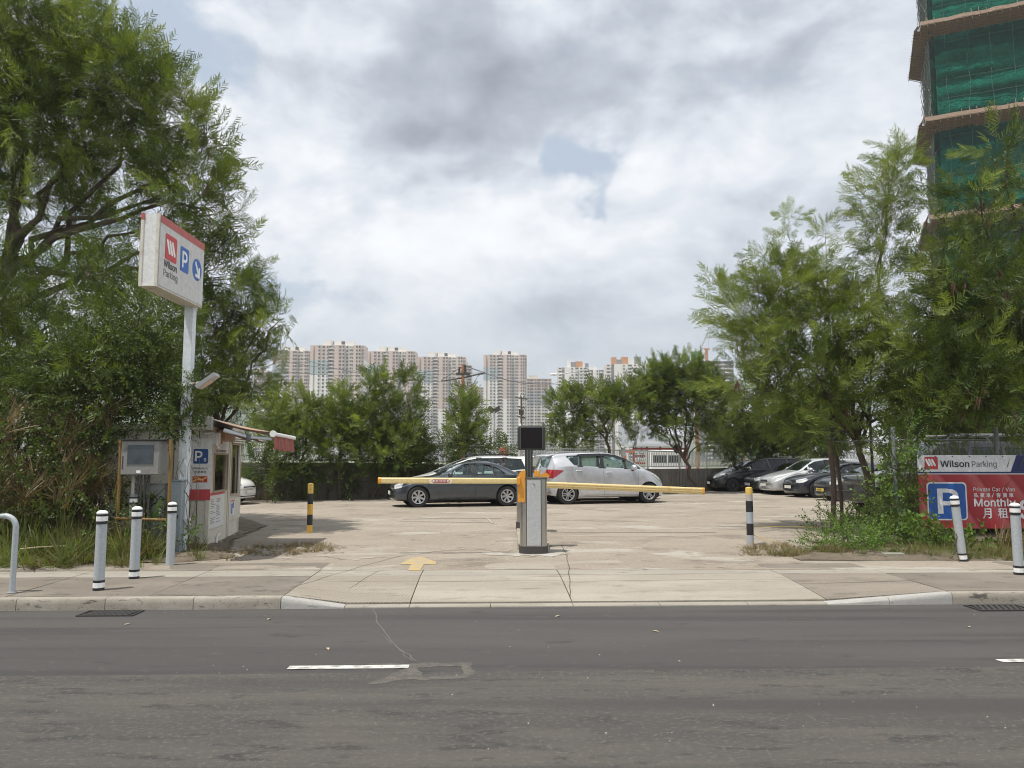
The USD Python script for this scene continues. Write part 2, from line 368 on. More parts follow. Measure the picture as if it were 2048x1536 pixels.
concrete_light = ground_mat('driveway_concrete', [(0.2668, 0.2392, 0.1969), (0.9, 7, 0.42, 0.66, (0.3119, 0.2834, 0.2392), (0.5, 1.8, 1)), (3.2, 8, 0.54, 0.70, (0.1987, 0.1720, 0.1380), (0.5, 1.8, 1)), (26, 4, 0.64, 0.74, (0.1619, 0.1417, 0.1178), (1, 1, 1))], bump=0.004, bscale=50)
concrete_ribbed = ground_mat('ribbed_concrete', [(0.2512, 0.2226, 0.1822), (0.9, 7, 0.42, 0.66, (0.2916, 0.2631, 0.2190), (0.5, 1.8, 1)), (3.2, 8, 0.54, 0.70, (0.1904, 0.1656, 0.1334), (0.5, 1.8, 1))], bump=0.008, bscale=50, ribs=(7.5, 0.12))
concrete_ribbed_dark = ground_mat('ribbed_pavement_concrete', [(0.2024, 0.1760, 0.1452), (0.9, 7, 0.42, 0.66, (0.2464, 0.2156, 0.1760), (0.5, 1.8, 1)), (3.2, 8, 0.52, 0.70, (0.1408, 0.1232, 0.1012), (0.5, 1.8, 1))], bump=0.008, bscale=50, ribs=(7.0, -0.5))
strip_mat = ground_mat('edging_concrete', [(0.2594, 0.2392, 0.2024), (1.3, 7, 0.42, 0.66, (0.2999, 0.2751, 0.2346), (0.4, 1.8, 1)), (5, 8, 0.55, 0.70, (0.1739, 0.1536, 0.1251), (0.6, 1.5, 1))], bump=0.004, bscale=45)
kerb_mat = ground_mat('kerb_concrete', [(0.2640, 0.2376, 0.1980), (2.5, 7, 0.42, 0.66, (0.3168, 0.2904, 0.2464), (1, 1, 1)), (5, 8, 0.58, 0.66, (0.0880, 0.0792, 0.0686), (0.6, 1, 2.0)), (11, 6, 0.60, 0.70, (0.1496, 0.1320, 0.1100), (1, 1, 1))], bump=0.006, bscale=60)
kerb_pale = ground_mat('pale_kerb_concrete', [(0.3240, 0.3150, 0.2970), (2.5, 7, 0.42, 0.66, (0.3690, 0.3600, 0.3330), (1, 1, 1)), (5, 8, 0.60, 0.66, (0.0810, 0.0765, 0.0702), (0.6, 1, 2.0))], bump=0.006, bscale=60)
lot_mat = ground_mat('car_park_ground_look', [(0.258, 0.221, 0.177), (0.30, 7, 0.42, 0.60, (0.295, 0.255, 0.208), (0.7, 1.2, 1)), (0.9, 9, 0.52, 0.68, (0.185, 0.158, 0.128), (0.7, 1.2, 1)),
    (0.7, 9, 0.56, 0.64, (0.345, 0.318, 0.276), (0.6, 1.3, 1)), (2.6, 9, 0.59, 0.70, (0.140, 0.120, 0.098), (0.8, 1.1, 1)), (14, 7, 0.56, 0.68, (0.35, 0.315, 0.262), (1, 1, 1)), (40, 4, 0.60, 0.70, (0.15, 0.13, 0.105), (1, 1, 1))], bump=0.03, bscale=30)
soil_mat = ground_mat('soil_look', [(0.12, 0.098, 0.072), (1.5, 7, 0.42, 0.64, (0.16, 0.13, 0.095), (1, 1, 1)), (6, 8, 0.52, 0.66, (0.075, 0.062, 0.045), (1, 1, 1)), (30, 4, 0.62, 0.72, (0.26, 0.21, 0.14), (1, 1, 1))], bump=0.02, bscale=30)
far_mat = ground_mat('far_ground_look', [(0.16, 0.15, 0.11), (0.02, 6, 0.4, 0.6, (0.07, 0.10, 0.04), (1, 1, 1)), (0.2, 6, 0.5, 0.7, (0.22, 0.20, 0.17), (1, 1, 1))], bump=0.02, bscale=5)

def zlot(x, y):
    return 0.135 + 0.065 * np.clip((y - 12.0) / 8.0, 0, 1)

# far ground reaching the horizon, lowest sheet
struct('ground', grid(np.linspace(-6000, 6000, 25), np.concatenate([[-300, -100], np.linspace(60, 7000, 25)]), lambda U, V: (U, V, U * 0 - 0.35)), far_mat)
# car park: a gently uneven sheet
def lot_z(U, V):
    n = meshkit.fbm(np.stack([U * 0.35, V * 0.35, U * 0], -1), 3, 5) - 0.5
    return U, V, zlot(U, V) + 0.035 * n * np.clip((V - 12.2) / 2, 0, 1)
struct('car_park_ground', grid(np.linspace(-45, 45, 181), np.linspace(11.3, 62, 130), lot_z), lot_mat)
# road: near worn lane, far newer lane; meets along the lane line
def road_sheet(v0, v1, z):
    return grid(np.linspace(-60, 60, 61), np.linspace(v0, v1, 8), lambda U, V: (*R(U, V), U * 0 + z))
road = thing('road', kind='structure')
obj('worn_lane', road_sheet(-14, -2.70, 0.0), asphalt_old, road)
obj('new_lane', road_sheet(-2.70, 0.02, 0.0), asphalt, road)

rr = random.Random(3)
def ragged(cx, cy, rx, ry, n=26, jag=0.25, seed=1):
    q = random.Random(seed); p = []
    for i in range(n):
        a = 2 * PI * i / n; k = 1 + jag * (q.random() * 2 - 1); p.append((cx + rx * k * math.cos(a), cy + ry * k * math.sin(a)))
    return Polygon(p).buffer(0)
def flat(poly, z, h=0.0015):
    return mv(poly_prism(poly, h), (0, 0, z))
seal = ground_mat('road_mud', [(0.100, 0.091, 0.079), (9, 8, 0.42, 0.56, (0.074, 0.068, 0.063), (1, 1, 1)), (30, 6, 0.52, 0.66, (0.125, 0.112, 0.092), (1, 1, 1))], bump=0.004, bscale=60)
crack = ground_mat('road_crack_look', [(0.104, 0.098, 0.09), (6, 7, 0.42, 0.66, (0.094, 0.089, 0.083), (1, 1, 1))], bump=0.004, bscale=60)
def gp(px, py, z=0.0): g = G(px, py, z); return g[0], g[1]
def jag_line(pts, w, seed):
    q = random.Random(seed); ps = [np.array(gp(*p)) for p in pts]; out = []
    for a, b in zip(ps[:-1], ps[1:]):
        for t in np.linspace(0, 1, 7)[:-1]: out.append(a + (b - a) * t + [q.gauss(0, 1) * min(w, .01), q.gauss(0, 1) * min(w, .01)])
    out.append(ps[-1]); return LineString(out)
c1 = jag_line([(745, 1216), (757, 1250), (790, 1290), (832, 1322)], .02, 4)
obj('crack', flat(unary_union([c1.buffer(0.008), jag_line([(760, 1270), (800, 1300), (825, 1322)], .02, 9).buffer(0.006)]), 0.001), crack, road)
def warp(poly, amp, seed):
    p = np.array(poly.exterior.coords); t = LineString(p); k = int(t.length / 0.025); pts = np.array([t.interpolate(i / k, True).coords[0] for i in range(k)])
    n = meshkit.fbm(np.c_[pts * 7, np.full(k, seed)], 4, seed) - 0.5; m = meshkit.fbm(np.c_[pts * 7, np.full(k, seed + 9)], 4, seed + 3) - 0.5
    return Polygon(pts + np.c_[n, m] * amp).buffer(0)
ring = warp(Polygon([gp(*p) for p in ((730, 1328), (940, 1327), (950, 1345), (930, 1357), (820, 1360), (735, 1370), (780, 1350), (815, 1338), (728, 1337))]), 0.12, 3)
ring = ring.difference(warp(Polygon([gp(*p) for p in ((838, 1334), (922, 1333), (925, 1348), (845, 1354))]), 0.10, 5))
obj('mud_patch', flat(ring, 0.0012, 0.0005), seal, road)
dash_mat = worn('road_paint_white', (0.56, 0.56, 0.52), (0.12, 0.112, 0.104), 0.95, 0.6, 9.0)
def dash(u0, label, v=-2.585):
    p = grid(np.linspace(u0, u0 + 1.0, 9), np.linspace(v, v + 0.10, 2), lambda U, V: (*R(U, V), U * 0 + 0.005))
    tag(obj('lane_marking', p, dash_mat), label, 'road marking', None, 'structure')
dash(-1.955, 'white lane line dash in the middle of the road beside the mud patch')
dash(4.10, 'white lane line dash cut off by the edge of the picture')

# kerb stones
def kz(u):
    """height of the kerb top along the pavement: it drops for the driveway"""
    return np.interp(u, [-2.68, -1.95, 3.75, 5.27], [0.13, 0.022, 0.022, 0.13])
kerb = thing('kerb', kind='structure')
def kerb_stone(u0, u1, m):
    us = np.linspace(u0 + 0.004, u1 - 0.004, 4); v, f = [], []
    prof = lambda h: [(0.0, -0.05), (0.006, h * 0.5), (0.012, h - 0.018), (0.03, h), (0.15, h), (0.15, -0.05)]
    for u in us:
        for w, z in prof(float(kz(u))): x, y = R(u, w); v.append((x, y, z))
    for i in range(3):
        for j in range(6):
            k = (j + 1) % 6; a, b, c, d = i * 6 + j, i * 6 + k, (i + 1) * 6 + k, (i + 1) * 6 + j; f += [(a, b, c), (a, c, d)]
    for e in (0, 18): f += [(e, e + j, e + j + 1) if e else (e, e + j + 1, e + j) for j in range(1, 5)]
    obj('kerb_stone', (np.array(v), np.array(f)[:, ::-1]), m, kerb, smooth=40)
for i in range(14): kerb_stone(-2.68 - i - 1, -2.68 - i, kerb_mat)
kerb_stone(-2.68, -1.95, kerb_pale)
for a, b in ((-1.95, -1.2), (-1.2, -0.25), (-0.25, 0.72), (0.72, 1.75), (1.75, 2.8), (2.8, 3.75)): kerb_stone(a, b, strip_mat)
kerb_stone(3.75, 4.5, kerb_pale); kerb_stone(4.5, 5.27, kerb_pale)
for i in range(14): kerb_stone(5.27 + i, 6.27 + i, kerb_mat)

# pavement slabs: each its own piece with open joints
pave = thing('pavement', kind='structure')
def pz(u, v):
    return kz(u) + (0.128 - kz(u)) * np.clip(v / 1.6, 0, 1) ** 0.8 + 0.008 * np.clip((v - 0.15) / 3, 0, 1)
def slab(u0, u1, v0, v1, m, seed=0, gap=0.006):
    nu, nv = max(2, int((u1 - u0) / 0.3) + 1), max(2, int((v1 - v0) / 0.2) + 1)
    top = grid(np.linspace(u0 + gap, u1 - gap, nu), np.linspace(v0 + gap, v1 - gap, nv), lambda U, V: (*R(U, V), pz(U, V) + 0.006 * (meshkit.noise(np.stack([U * 1.3, V * 1.3, U * 0 + seed], -1), seed) - 0.5)))
    v, f = top; n = len(v); idx = np.arange(n).reshape(nu, nv)
    edge = np.concatenate([idx[:, 0], idx[-1, 1:], idx[-2::-1, -1], idx[0, -2:0:-1]]); low = v[edge] - [0, 0, 0.06]
    k = np.arange(len(edge)); k2 = (k + 1) % len(edge)
    side = np.vstack([np.stack([edge[k], n + k, n + k2], 1), np.stack([edge[k], n + k2, edge[k2]], 1)])
    obj('slab', (np.vstack([v, low]), np.vstack([f, side])), m, pave, smooth=25)
def row(us, v0, v1, m, s=0):
    for i, (a, b) in enumerate(zip(us[:-1], us[1:])): slab(a, b, v0, v1, m, s + i)
left_us = [-16, -13.2, -10.8, -8.3, -5.9, -4.25, -2.68]
row(left_us, 0.156, 1.62, concrete_dark, 1)
slab(-2.68, -1.2, 0.156, 1.24, concrete_ribbed, 11); slab(-2.68, -1.2, 1.24, 1.62, concrete_ribbed, 12)
slab(-1.2, 0.72, 0.156, 1.24, concrete_light, 13); slab(-1.2, 0.72, 1.24, 1.62, concrete_light, 14)
slab(0.72, 3.8, 0.156, 1.24, concrete_light, 15); slab(0.72, 3.8, 1.24, 1.62, concrete_light, 16)
slab(3.8, 5.3, 0.156, 0.95, concrete_ribbed_dark, 17); slab(3.8, 5.3, 0.95, 1.62, concrete_ribbed_dark, 18)
row([5.3, 7.6, 9.9, 12.4, 16], 0.156, 0.95, concrete_dark, 20); row([5.3, 7.6, 9.9, 12.4, 16], 0.95, 1.62, concrete_dark, 25)
row(left_us, 1.62, 2.16, strip_mat, 30)
row([-2.68, -1.2, 0.72, 3.8, 5.3, 7.6, 9.9, 12.4, 16], 1.62, 2.16, strip_mat, 40)
row(left_us, 2.16, 2.95, concrete_dark, 50)
slab(-2.68, -1.2, 2.16, 3.25, concrete_ribbed, 61); slab(-1.2, 0.72, 2.16, 3.25, concrete_light, 62); slab(0.72, 3.8, 2.16, 3.4, concrete_light, 63)
row([3.8, 5.3, 7.6, 9.9, 12.4, 16], 2.16, 2.8, concrete_dark, 64)
# bedding under the joints
struct('pavement_bed', grid(np.linspace(-16, 16, 160), np.linspace(0.13, 3.3, 16), lambda U, V: (*R(U, V), pz(U, V) - 0.03)), soil_mat)

# soil of the two verges
def verge(poly, z0, amp, seed):
    """an uneven bed of soil inside the polygon"""
    a = np.array(poly.bounds); u = np.arange(a[0], a[2], 0.12); v = np.arange(a[1], a[3], 0.12)
    from shapely import contains_xy, distance, points
    p, f = grid(u, v, lambda U, V: (U, V, U * 0))
    dd = np.array([0.0] * len(p)); inside = contains_xy(poly, p[:, 0], p[:, 1])
    dd[inside] = distance(poly.exterior, points(p[inside][:, :2]))
    n = meshkit.fbm(p * [1.5, 1.5, 0] + seed, 4, seed)
    p[:, 2] = z0 + zlot(p[:, 0], p[:, 1]) - 0.135 + amp * np.clip(dd / 0.5, 0, 1) * (0.25 + n)
    keep = inside[f].all(1)
    return p, f[keep]
vl = Polygon([(-30, 11.05), (-5.2, 11.95), (-4.3, 12.6), (-4.75, 13.3), (-5.3, 15.0), (-5.6, 18.0), (-8.0, 22), (-9.5, 25.5), (-30, 25)])
vr = Polygon([(4.4, 12.15), (16, 12.45), (30, 13), (30, 16.8), (10, 16.5), (7.2, 15.6), (6.1, 14.4), (4.6, 13.1)])
tag(obj('verge_soil', verge(vl, 0.131, 0.12, 3), soil_mat), None, None, None, 'structure')
tag(obj('verge_soil', verge(vr, 0.131, 0.10, 8), soil_mat), None, None, None, 'structure')

# yellow arrow and pale worn lines painted on the entrance lane
yel = worn('yellow_road_paint', (0.43, 0.30, 0.085), (0.285, 0.25, 0.20), 1.25, 0.7, 6.0)
def zd(p, lift):
    """drapes a flat mesh on the driveway and car park"""
    v, f, _ = meshkit.arrays(p); v = v.copy(); u, w = toR(v[:, 0], v[:, 1])
    v[:, 2] += np.where(w < 3.3, pz(u, w), lot_z(v[:, 0], v[:, 1])[2]) + lift
    return v, f
arrow = Polygon([gp(800, 1131, .12), gp(822, 1119, .12), gp(843, 1117, .12), gp(872, 1126, .12), gp(872, 1132, .12), gp(848, 1131, .12), gp(840, 1144, .12), gp(815, 1144, .12), gp(822, 1131, .12)])
def fine(poly, step=0.12):
    """a flat polygon cut into small pieces, so that it can follow the ground"""
    x0, y0, x1, y1 = poly.bounds; out = []
    for x in np.arange(x0, x1, step):
        for y in np.arange(y0, y1, step):
            q = poly.intersection(sbox(x, y, x + step, y + step))
            for g in getattr(q, 'geoms', [q]):
                if g.geom_type == 'Polygon' and g.area > 1e-6: out.append(trimesh.creation.extrude_polygon(g, 0.001, engine='earcut'))
    return join(out)
tag(obj('lane_marking', zd(fine(arrow), 0.006), yel), 'worn yellow arrow painted on the concrete in front of the barrier', 'road marking', None, 'structure')
pale = worn('worn_white_paint', (0.32, 0.295, 0.25), (0.23, 0.19, 0.148), 0.85, 0.8, 5.0)
for pts, w in (([(808, 1053), (1000, 1052)], 0.05), ([(800, 1059), (985, 1061)], 0.04), ([(975, 1053), (985, 1063)], 0.03)):
    tag(obj('lane_marking', zd(fine(jag_line(pts, 0, 2).buffer(w)), 0.008), pale), 'faded pale line painted on the car park ground behind the barrier', 'road marking', 'faded pale lines behind the barrier', 'structure')
splash = ground_mat('cement_splash', [(0.35, 0.335, 0.30), (4, 7, 0.42, 0.62, (0.245, 0.21, 0.165), (1, 1, 1)), (12, 6, 0.55, 0.7, (0.44, 0.43, 0.405), (1, 1, 1))], bump=0.004, bscale=60)
g0 = G(1067, 1108, .14)
sp = warp(Polygon([(g0[0] + a * math.cos(t), g0[1] - 0.05 + b * math.sin(t)) for t in np.linspace(0, 2 * PI, 40)[:-1] for a, b in [(0.55 + 0.25 * (math.cos(t) < -0.3), 0.30)]]), 0.45, 21)
obj('cement_patch', zd(fine(sp), 0.005), splash, kind='structure')
sp2 = warp(Polygon([gp(640, 1112, .135), gp(760, 1092, .135), (g0[0] - .5, g0[1] + .35), (g0[0] - .3, g0[1] + .1), gp(940, 1100, .135), gp(700, 1122, .135)]), 0.4, 23)
splash2 = ground_mat('thin_cement_wash', [(0.29, 0.265, 0.225), (3, 7, 0.42, 0.58, (0.235, 0.20, 0.155), (0.5, 1.5, 1)), (12, 6, 0.55, 0.7, (0.37, 0.35, 0.315), (0.5, 1.5, 1))], bump=0.004, bscale=60)
obj('cement_patch', zd(fine(sp2), 0.0035), splash2, kind='structure')

dark_crack = mat('crack_dark', (0.075, 0.063, 0.05), 0.95)
for pts, w_, sd in (([(582, 1197), (650, 1175), (735, 1148), (812, 1126)], .0035, 31), ([(1141, 1203), (1139, 1160), (1134, 1130), (1122, 1108)], .0055, 33), ([(1180, 1090), (1260, 1089), (1400, 1090)], .004, 34), ([(700, 1192), (760, 1160), (830, 1158)], .0025, 35)):
    obj('crack', zd(fine(jag_line(pts, .006, sd).buffer(w_), .2), 0.0045), dark_crack, pave)
# gully gratings in the road by the kerb
grate_mat = mat('cast_iron', (0.045, 0.042, 0.04), 0.7, 0.3)
dark_hole = mat('dark_hole', (0.008, 0.008, 0.008), 0.95)
def gully(u0, u1, v0, v1, label):
    t = thing('drain_grating', label, 'drain grating')
    obj('pit', grid(np.array([u0 - .02, u1 + .02]), np.array([v0 - .02, v1 + .02]), lambda U, V: (*R(U, V), U * 0 + 0.003)), dark_hole, t)
    fr = []
    for a, b, c, d in ((u0 - .02, u1 + .02, v0 - .02, v0), (u0 - .02, u1 + .02, v1, v1 + .02), (u0 - .02, u0, v0, v1), (u1, u1 + .02, v0, v1)):
        fr.append(mv((np.c_[np.array(R(bx(a, b, c, d, 0, 0.014)[0][:, 0], bx(a, b, c, d, 0, 0.014)[0][:, 1])).T, bx(a, b, c, d, 0, 0.014)[0][:, 2]], bx(a, b, c, d, 0, .014)[1]), (0, 0, 0.001)))
    obj('frame', fr, grate_mat, t)
    n = 9
    for i in range(n):
        u = u0 + (u1 - u0) * (i + 0.5) / n; w = 0.021
        b = bx(-w, w, v0, v1, 0, 0.012); V = b[0].copy(); V[:, 0] += u + (V[:, 1] - (v0 + v1) / 2) * 0.45
        V[:, 0] = np.clip(V[:, 0], u0, u1); x, y = R(V[:, 0], V[:, 1]); obj('bar', (np.c_[x, y, V[:, 2] + 0.001], b[1]), grate_mat, t)
gully(-4.80, -4.22, -0.34, -0.08, 'black slotted drain grating by the kerb in front of the striped bollards on the left')
gully(5.35, 5.95, -0.40, -0.12, 'dark drain grating by the kerb below the red banner')
# ------------------------------------------------------------------ hills and the far estate
hill_mat = ground_mat('hill_look', [(0.045, 0.075, 0.03), (0.03, 8, 0.42, 0.62, (0.07, 0.10, 0.04), (1, 1, 1)), (0.12, 8, 0.52, 0.68, (0.025, 0.045, 0.02), (1, 1, 1))], bump=1.5, bscale=0.15)
def hill(x0, x1, y, depth, top, seed):
    u = np.linspace(0, 1, 80); v = np.linspace(0, 1, 24)
    def f(U, V):
        n = meshkit.fbm(np.stack([U * 7, V * 4, U * 0 + seed], -1), 5, seed)
        return x0 + (x1 - x0) * U, y + depth * V, -1 + top * np.sin(PI * np.clip(U, 0, 1)) ** 0.8 * np.sin(PI / 2 * V) * (0.55 + 0.75 * n)
    return grid(u, v, f)
struct('hill', hill(-1080, -215, 900, 430, 130, 2), hill_mat)
struct('hill', hill(-200, 700, 1500, 600, 85, 6), hill_mat)

T_PINK = mat('tower_pink', (0.55, 0.445, 0.39), 0.85, var=0.05, scale=0.2)
T_WHITE = mat('tower_white', (0.72, 0.70, 0.66), 0.85, var=0.05, scale=0.2)
T_CREAM = mat('tower_cream', (0.60, 0.555, 0.51), 0.85, var=0.06, scale=0.2)
T_TEAL = mat('tower_teal', (0.36, 0.43, 0.43), 0.85, var=0.05, scale=0.2)
T_BLUE = mat('tower_blue_grey', (0.42, 0.46, 0.48), 0.85, var=0.05, scale=0.2)
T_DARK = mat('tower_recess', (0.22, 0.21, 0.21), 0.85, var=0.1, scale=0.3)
T_ORANGE = mat('tower_orange', (0.50, 0.23, 0.10), 0.85, var=0.05, scale=0.2)
T_GREY = mat('tower_grey', (0.20, 0.20, 0.21), 0.85, var=0.08, scale=0.2)
T_WIN = mat('tower_window', (0.055, 0.06, 0.07), 0.18, var=0.6, scale=0.6)
FH = 2.75

class Tower:
    def __init__(s, name, label, pxl, pxr, pytop, Y, yaw=0.0):
        a, b = P(pxl, pytop, Y), P(pxr, pytop, Y)
        s.W, s.H = float(np.hypot(*(b - a)[:2])) / math.cos(yaw), float(a[2]); s.nf = int(s.H // FH)
        s.root = thing(name, label, 'tower block', (a[0], Y, -0.3), yaw); s.H += 0.3
        s.w = {}; s.win = []; s.led = []
    def box(s, m, x0, x1, y0, y1, z0, z1): s.w.setdefault(m, []).append(bx(x0, x1, y0, y1, z0, z1))
    def bay(s, f0, f1, dep, bands, wins=(), ledge=None, back=16):
        """one vertical strip of the facade: bands [(floors from the top, material)], window columns [(place, width, height)]"""
        x0, x1 = f0 * s.W, f1 * s.W; z = s.H
        for n, m in bands:
            z0 = max(0, z - n * FH) if n else 0.0; s.box(m, x0, x1, dep, back, z0, z); z = z0
            if z <= 0: break
        for k in range(s.nf):
            zf = s.H - (k + 1) * FH
            if zf < 0: break
            for cx, w, h in wins:
                c = x0 + cx * (x1 - x0)
                s.win.append(bx(c - w / 2, c + w / 2, dep - 0.06, dep + 0.1, zf + 0.75, zf + 0.75 + h))
                s.led.append(bx(c - w / 2 - .15, c + w / 2 + .15, dep - 0.45, dep - 0.005, zf + 0.75 + h + 0.02, zf + 0.75 + h + 0.14))
                if (k * 7 + int(cx * 90)) % 3 != 1: s.led.append(bx(c - 0.1, c + w / 2 + 0.1, dep - 0.5, dep - 0.005, zf + 0.2, zf + 0.62))
            if ledge:
                s.led.append(bx(x0 + 0.05, x1 - 0.05, ledge, dep - 0.004, zf - 0.1, zf + 0.95))
    def done(s, ledm=None, house=True, plan=None):
        names = {id(T_PINK): 'pink_wall', id(T_WHITE): 'white_wall', id(T_TEAL): 'teal_wall', id(T_CREAM): 'cream_wall', id(T_BLUE): 'blue_wall', id(T_DARK): 'recess_wall', id(T_ORANGE): 'orange_wall', id(T_GREY): 'grey_wall'}
        if house:
            for a, b, h in ((0.23, 0.38, 4.2), (0.38, 0.60, 4.0), (0.60, 0.80, 3.4)): s.box(T_WHITE, a * s.W, b * s.W, 3.2 + (a > .3) * 1.0, 12, s.H, s.H + h)
            for c, w in ((0.405, 0.5), (0.56, 2.6)): s.win.append(bx(c * s.W, c * s.W + w, 4.0, 4.3, s.H + 1.0, s.H + 3.4))
        for m in list(s.w): obj(names.get(id(m), 'wall'), s.w[m], m, s.root, smooth=False)
        obj('windows', s.win, T_WIN, s.root, smooth=False, kind='stuff')
        if s.led: obj('ledges', s.led, ledm or T_CREAM, s.root, smooth=False, kind='stuff')
        return s.root

def harmony(name, label, pxl, pxr, pytop, Y, pier_drop=17, yaw=0.0, right_band=None):
    t = Tower(name, label, pxl, pxr, pytop, Y, yaw)
    left = [(4, T_PINK), (4.2, T_TEAL), (0, T_WHITE)]; pier = [(pier_drop, T_PINK), (0, T_WHITE)]
    t.bay(0, .06, 1.2, left); t.bay(.06, .095, 2.6, [(4, T_PINK), (4.2, T_TEAL), (0, T_CREAM)])
    t.bay(.095, .20, 0.6, left, [(.72, 1.2, 1.5)]); t.bay(.20, .335, 0.9, left, [(.36, 1.5, 1.4), (.88, 0.8, 1.1)])
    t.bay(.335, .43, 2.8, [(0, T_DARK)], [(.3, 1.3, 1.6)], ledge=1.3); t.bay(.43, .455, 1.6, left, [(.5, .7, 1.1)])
    t.bay(.455, .535, 0.0, pier); t.bay(.535, .64, 0.35, pier, [(.25, 1.2, 1.5), (.8, 1.2, 1.5)])
    t.bay(.64, .72, 2.4, [(7, T_CREAM), (0, T_BLUE)], [(.5, 1.2, 1.5)]); t.bay(.72, .80, 3.0, [(0, T_CREAM)], [(.3, .9, 1.2), (.75, 0.9, 1.2)], ledge=1.9)
    t.bay(.80, .95, 0.5, [(pier_drop - 2, T_PINK), (0, T_WHITE)], [(.45, 1.1, 1.5), (.80, 1.1, 1.5)]); t.bay(.95, 1.0, 2.2, right_band or [(4, T_PINK), (0, T_WHITE)], [(.4, .8, 1.2)], ledge=1.6)
    t.done(); return t.root
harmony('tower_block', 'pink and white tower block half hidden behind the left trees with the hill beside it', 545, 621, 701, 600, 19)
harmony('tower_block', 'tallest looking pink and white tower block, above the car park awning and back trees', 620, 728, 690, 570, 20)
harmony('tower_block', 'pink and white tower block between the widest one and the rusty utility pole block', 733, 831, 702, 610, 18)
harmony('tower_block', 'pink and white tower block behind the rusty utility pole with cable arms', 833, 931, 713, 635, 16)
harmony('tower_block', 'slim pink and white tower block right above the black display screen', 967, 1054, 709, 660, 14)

def plain(name, label, pxl, pxr, pytop, Y, n, bands, step=0):
    t = Tower(name, label, pxl, pxr, pytop, Y)
    for i in range(n):
        t.bay(i / n, (i + 1) / n, 0.8 * (i % 2) + step * i, bands if i % 3 else [(0, T_CREAM)] if bands[-1][1] is T_CREAM else bands, [(.28, 1.4, 1.4), (.72, 1.2, 1.4)] if i % 2 else [(.5, 1.6, 1.4)])
    for a, b, h in ((0.1, 0.45, 3.0),): t.box(T_CREAM, a * t.W, b * t.W, 2, 10, t.H, t.H + h)
    t.done(house=False); return t.root
plain('tower_block', 'low pink tower block seen just past the left trees', 508, 546, 743, 640, 5, [(6, T_PINK), (0, T_WHITE)])
plain('tower_block', 'far grey pink tower block in the gap left of the slim tower', 942, 968, 774, 760, 4, [(5, T_PINK), (0, T_CREAM)])
plain('tower_block', 'lower stepped pink and grey tower block directly right of the slim tower', 1053, 1103, 757, 690, 7, [(4, T_PINK), (5, T_BLUE), (0, T_WHITE)])
plain('tower_block', 'narrow side block joined on the right of the tower behind the utility pole', 930, 943, 730, 650, 2, [(9, T_PINK), (0, T_BLUE)])

def white_tower(label, pxl, pxr, pytop, Y, roof):
    t = Tower('tower_block', label, pxl, pxr, pytop, Y)
    W = [(0, T_WHITE)]
    t.bay(0, .14, 2.4, [(0, T_CREAM)], [(.5, 2.0, 1.6)], ledge=1.0); t.bay(.14, .22, 3.2, [(0, T_DARK)])
    t.bay(.22, .42, 0.0, W); t.bay(.42, .56, 0.5, W, [(.3, 1.2, 1.4)]); t.bay(.56, .68, 2.6, [(0, T_GREY)], [(.5, 2.0, 1.6)], ledge=1.4)
    t.bay(.68, .82, 0.8, W, [(.5, 1.8, 1.5)], ledge=0.3); t.bay(.82, 1.0, 2.2, [(0, T_CREAM)], [(.4, 2.2, 1.6)], ledge=1.1)
    for a, b, h, m in roof: obj('plant_room', bx(a * t.W, b * t.W, 2.5 + a, 9, t.H, t.H + h), m, t.root, smooth=False)
    t.done(T_WHITE, house=False); return t.root
white_tower('white tower block with a tall white fin and an orange plant room on its roof', 1116, 1178, 734, 640, [(.32, .42, 7.2, T_WHITE), (.43, .58, 4.5, T_GREY), (.58, .80, 5.2, T_ORANGE), (.80, .88, 4.2, T_WHITE), (.88, 1.0, 3.6, T_GREY)])
white_tower('short white tower block between the two towers with orange plant rooms', 1179, 1213, 739, 660, [(.1, .45, 2.6, T_WHITE)])
white_tower('broad white tower block with an orange and grey plant room beside the middle trees', 1212, 1290, 728, 620, [(.16, .28, 6.0, T_ORANGE), (.28, .42, 4.0, T_GREY), (.42, .58, 6.2, T_ORANGE), (.58, .74, 5.4, T_WHITE), (.74, .92, 6.4, T_GREY)])

# tower under construction with a crane on its roof, seen between the right trees
T_GLASS = mat('tower_blue_glass', (0.06, 0.10, 0.13), 0.2, var=0.5, scale=0.4)
t = Tower('tower_block', 'grey blue tower block under construction with green netted top and roof crane', 1400, 1468, 722, 520)
for i in range(6): t.bay(i / 6, (i + 1) / 6, 0.9 * (i % 2), [(0, T_BLUE if i % 2 else T_GREY)], [(.5, 3.2, 1.9)], ledge=-0.3 if i % 3 == 1 else None)
t.done(T_WHITE, house=False)
net_far = mat('far_green_net', (0.03, 0.16, 0.09), 0.8, var=0.2, scale=1.0)
obj('netted_top', bx(-4.0, 1.6, 1, 9, t.H - 3, t.H + 6.8), net_far, t.root)
obj('orange_hoist', [bx(4.2, 4.6, 2, 2.4, t.H, t.H + 8), bx(5.8, 6.2, 2, 2.4, t.H, t.H + 8), bx(4.2, 6.2, 2, 2.4, t.H + 2, t.H + 2.4), bx(4.2, 6.2, 2, 2.4, t.H + 5, t.H + 5.4), bx(3.6, 7.2, 1.6, 3, t.H + 8, t.H + 9), bx(4.6, 5.8, 2.1, 2.3, t.H, t.H + 8)], T_ORANGE, t.root)
crane_mat = mat('crane_steel', (0.16, 0.13, 0.11), 0.6)
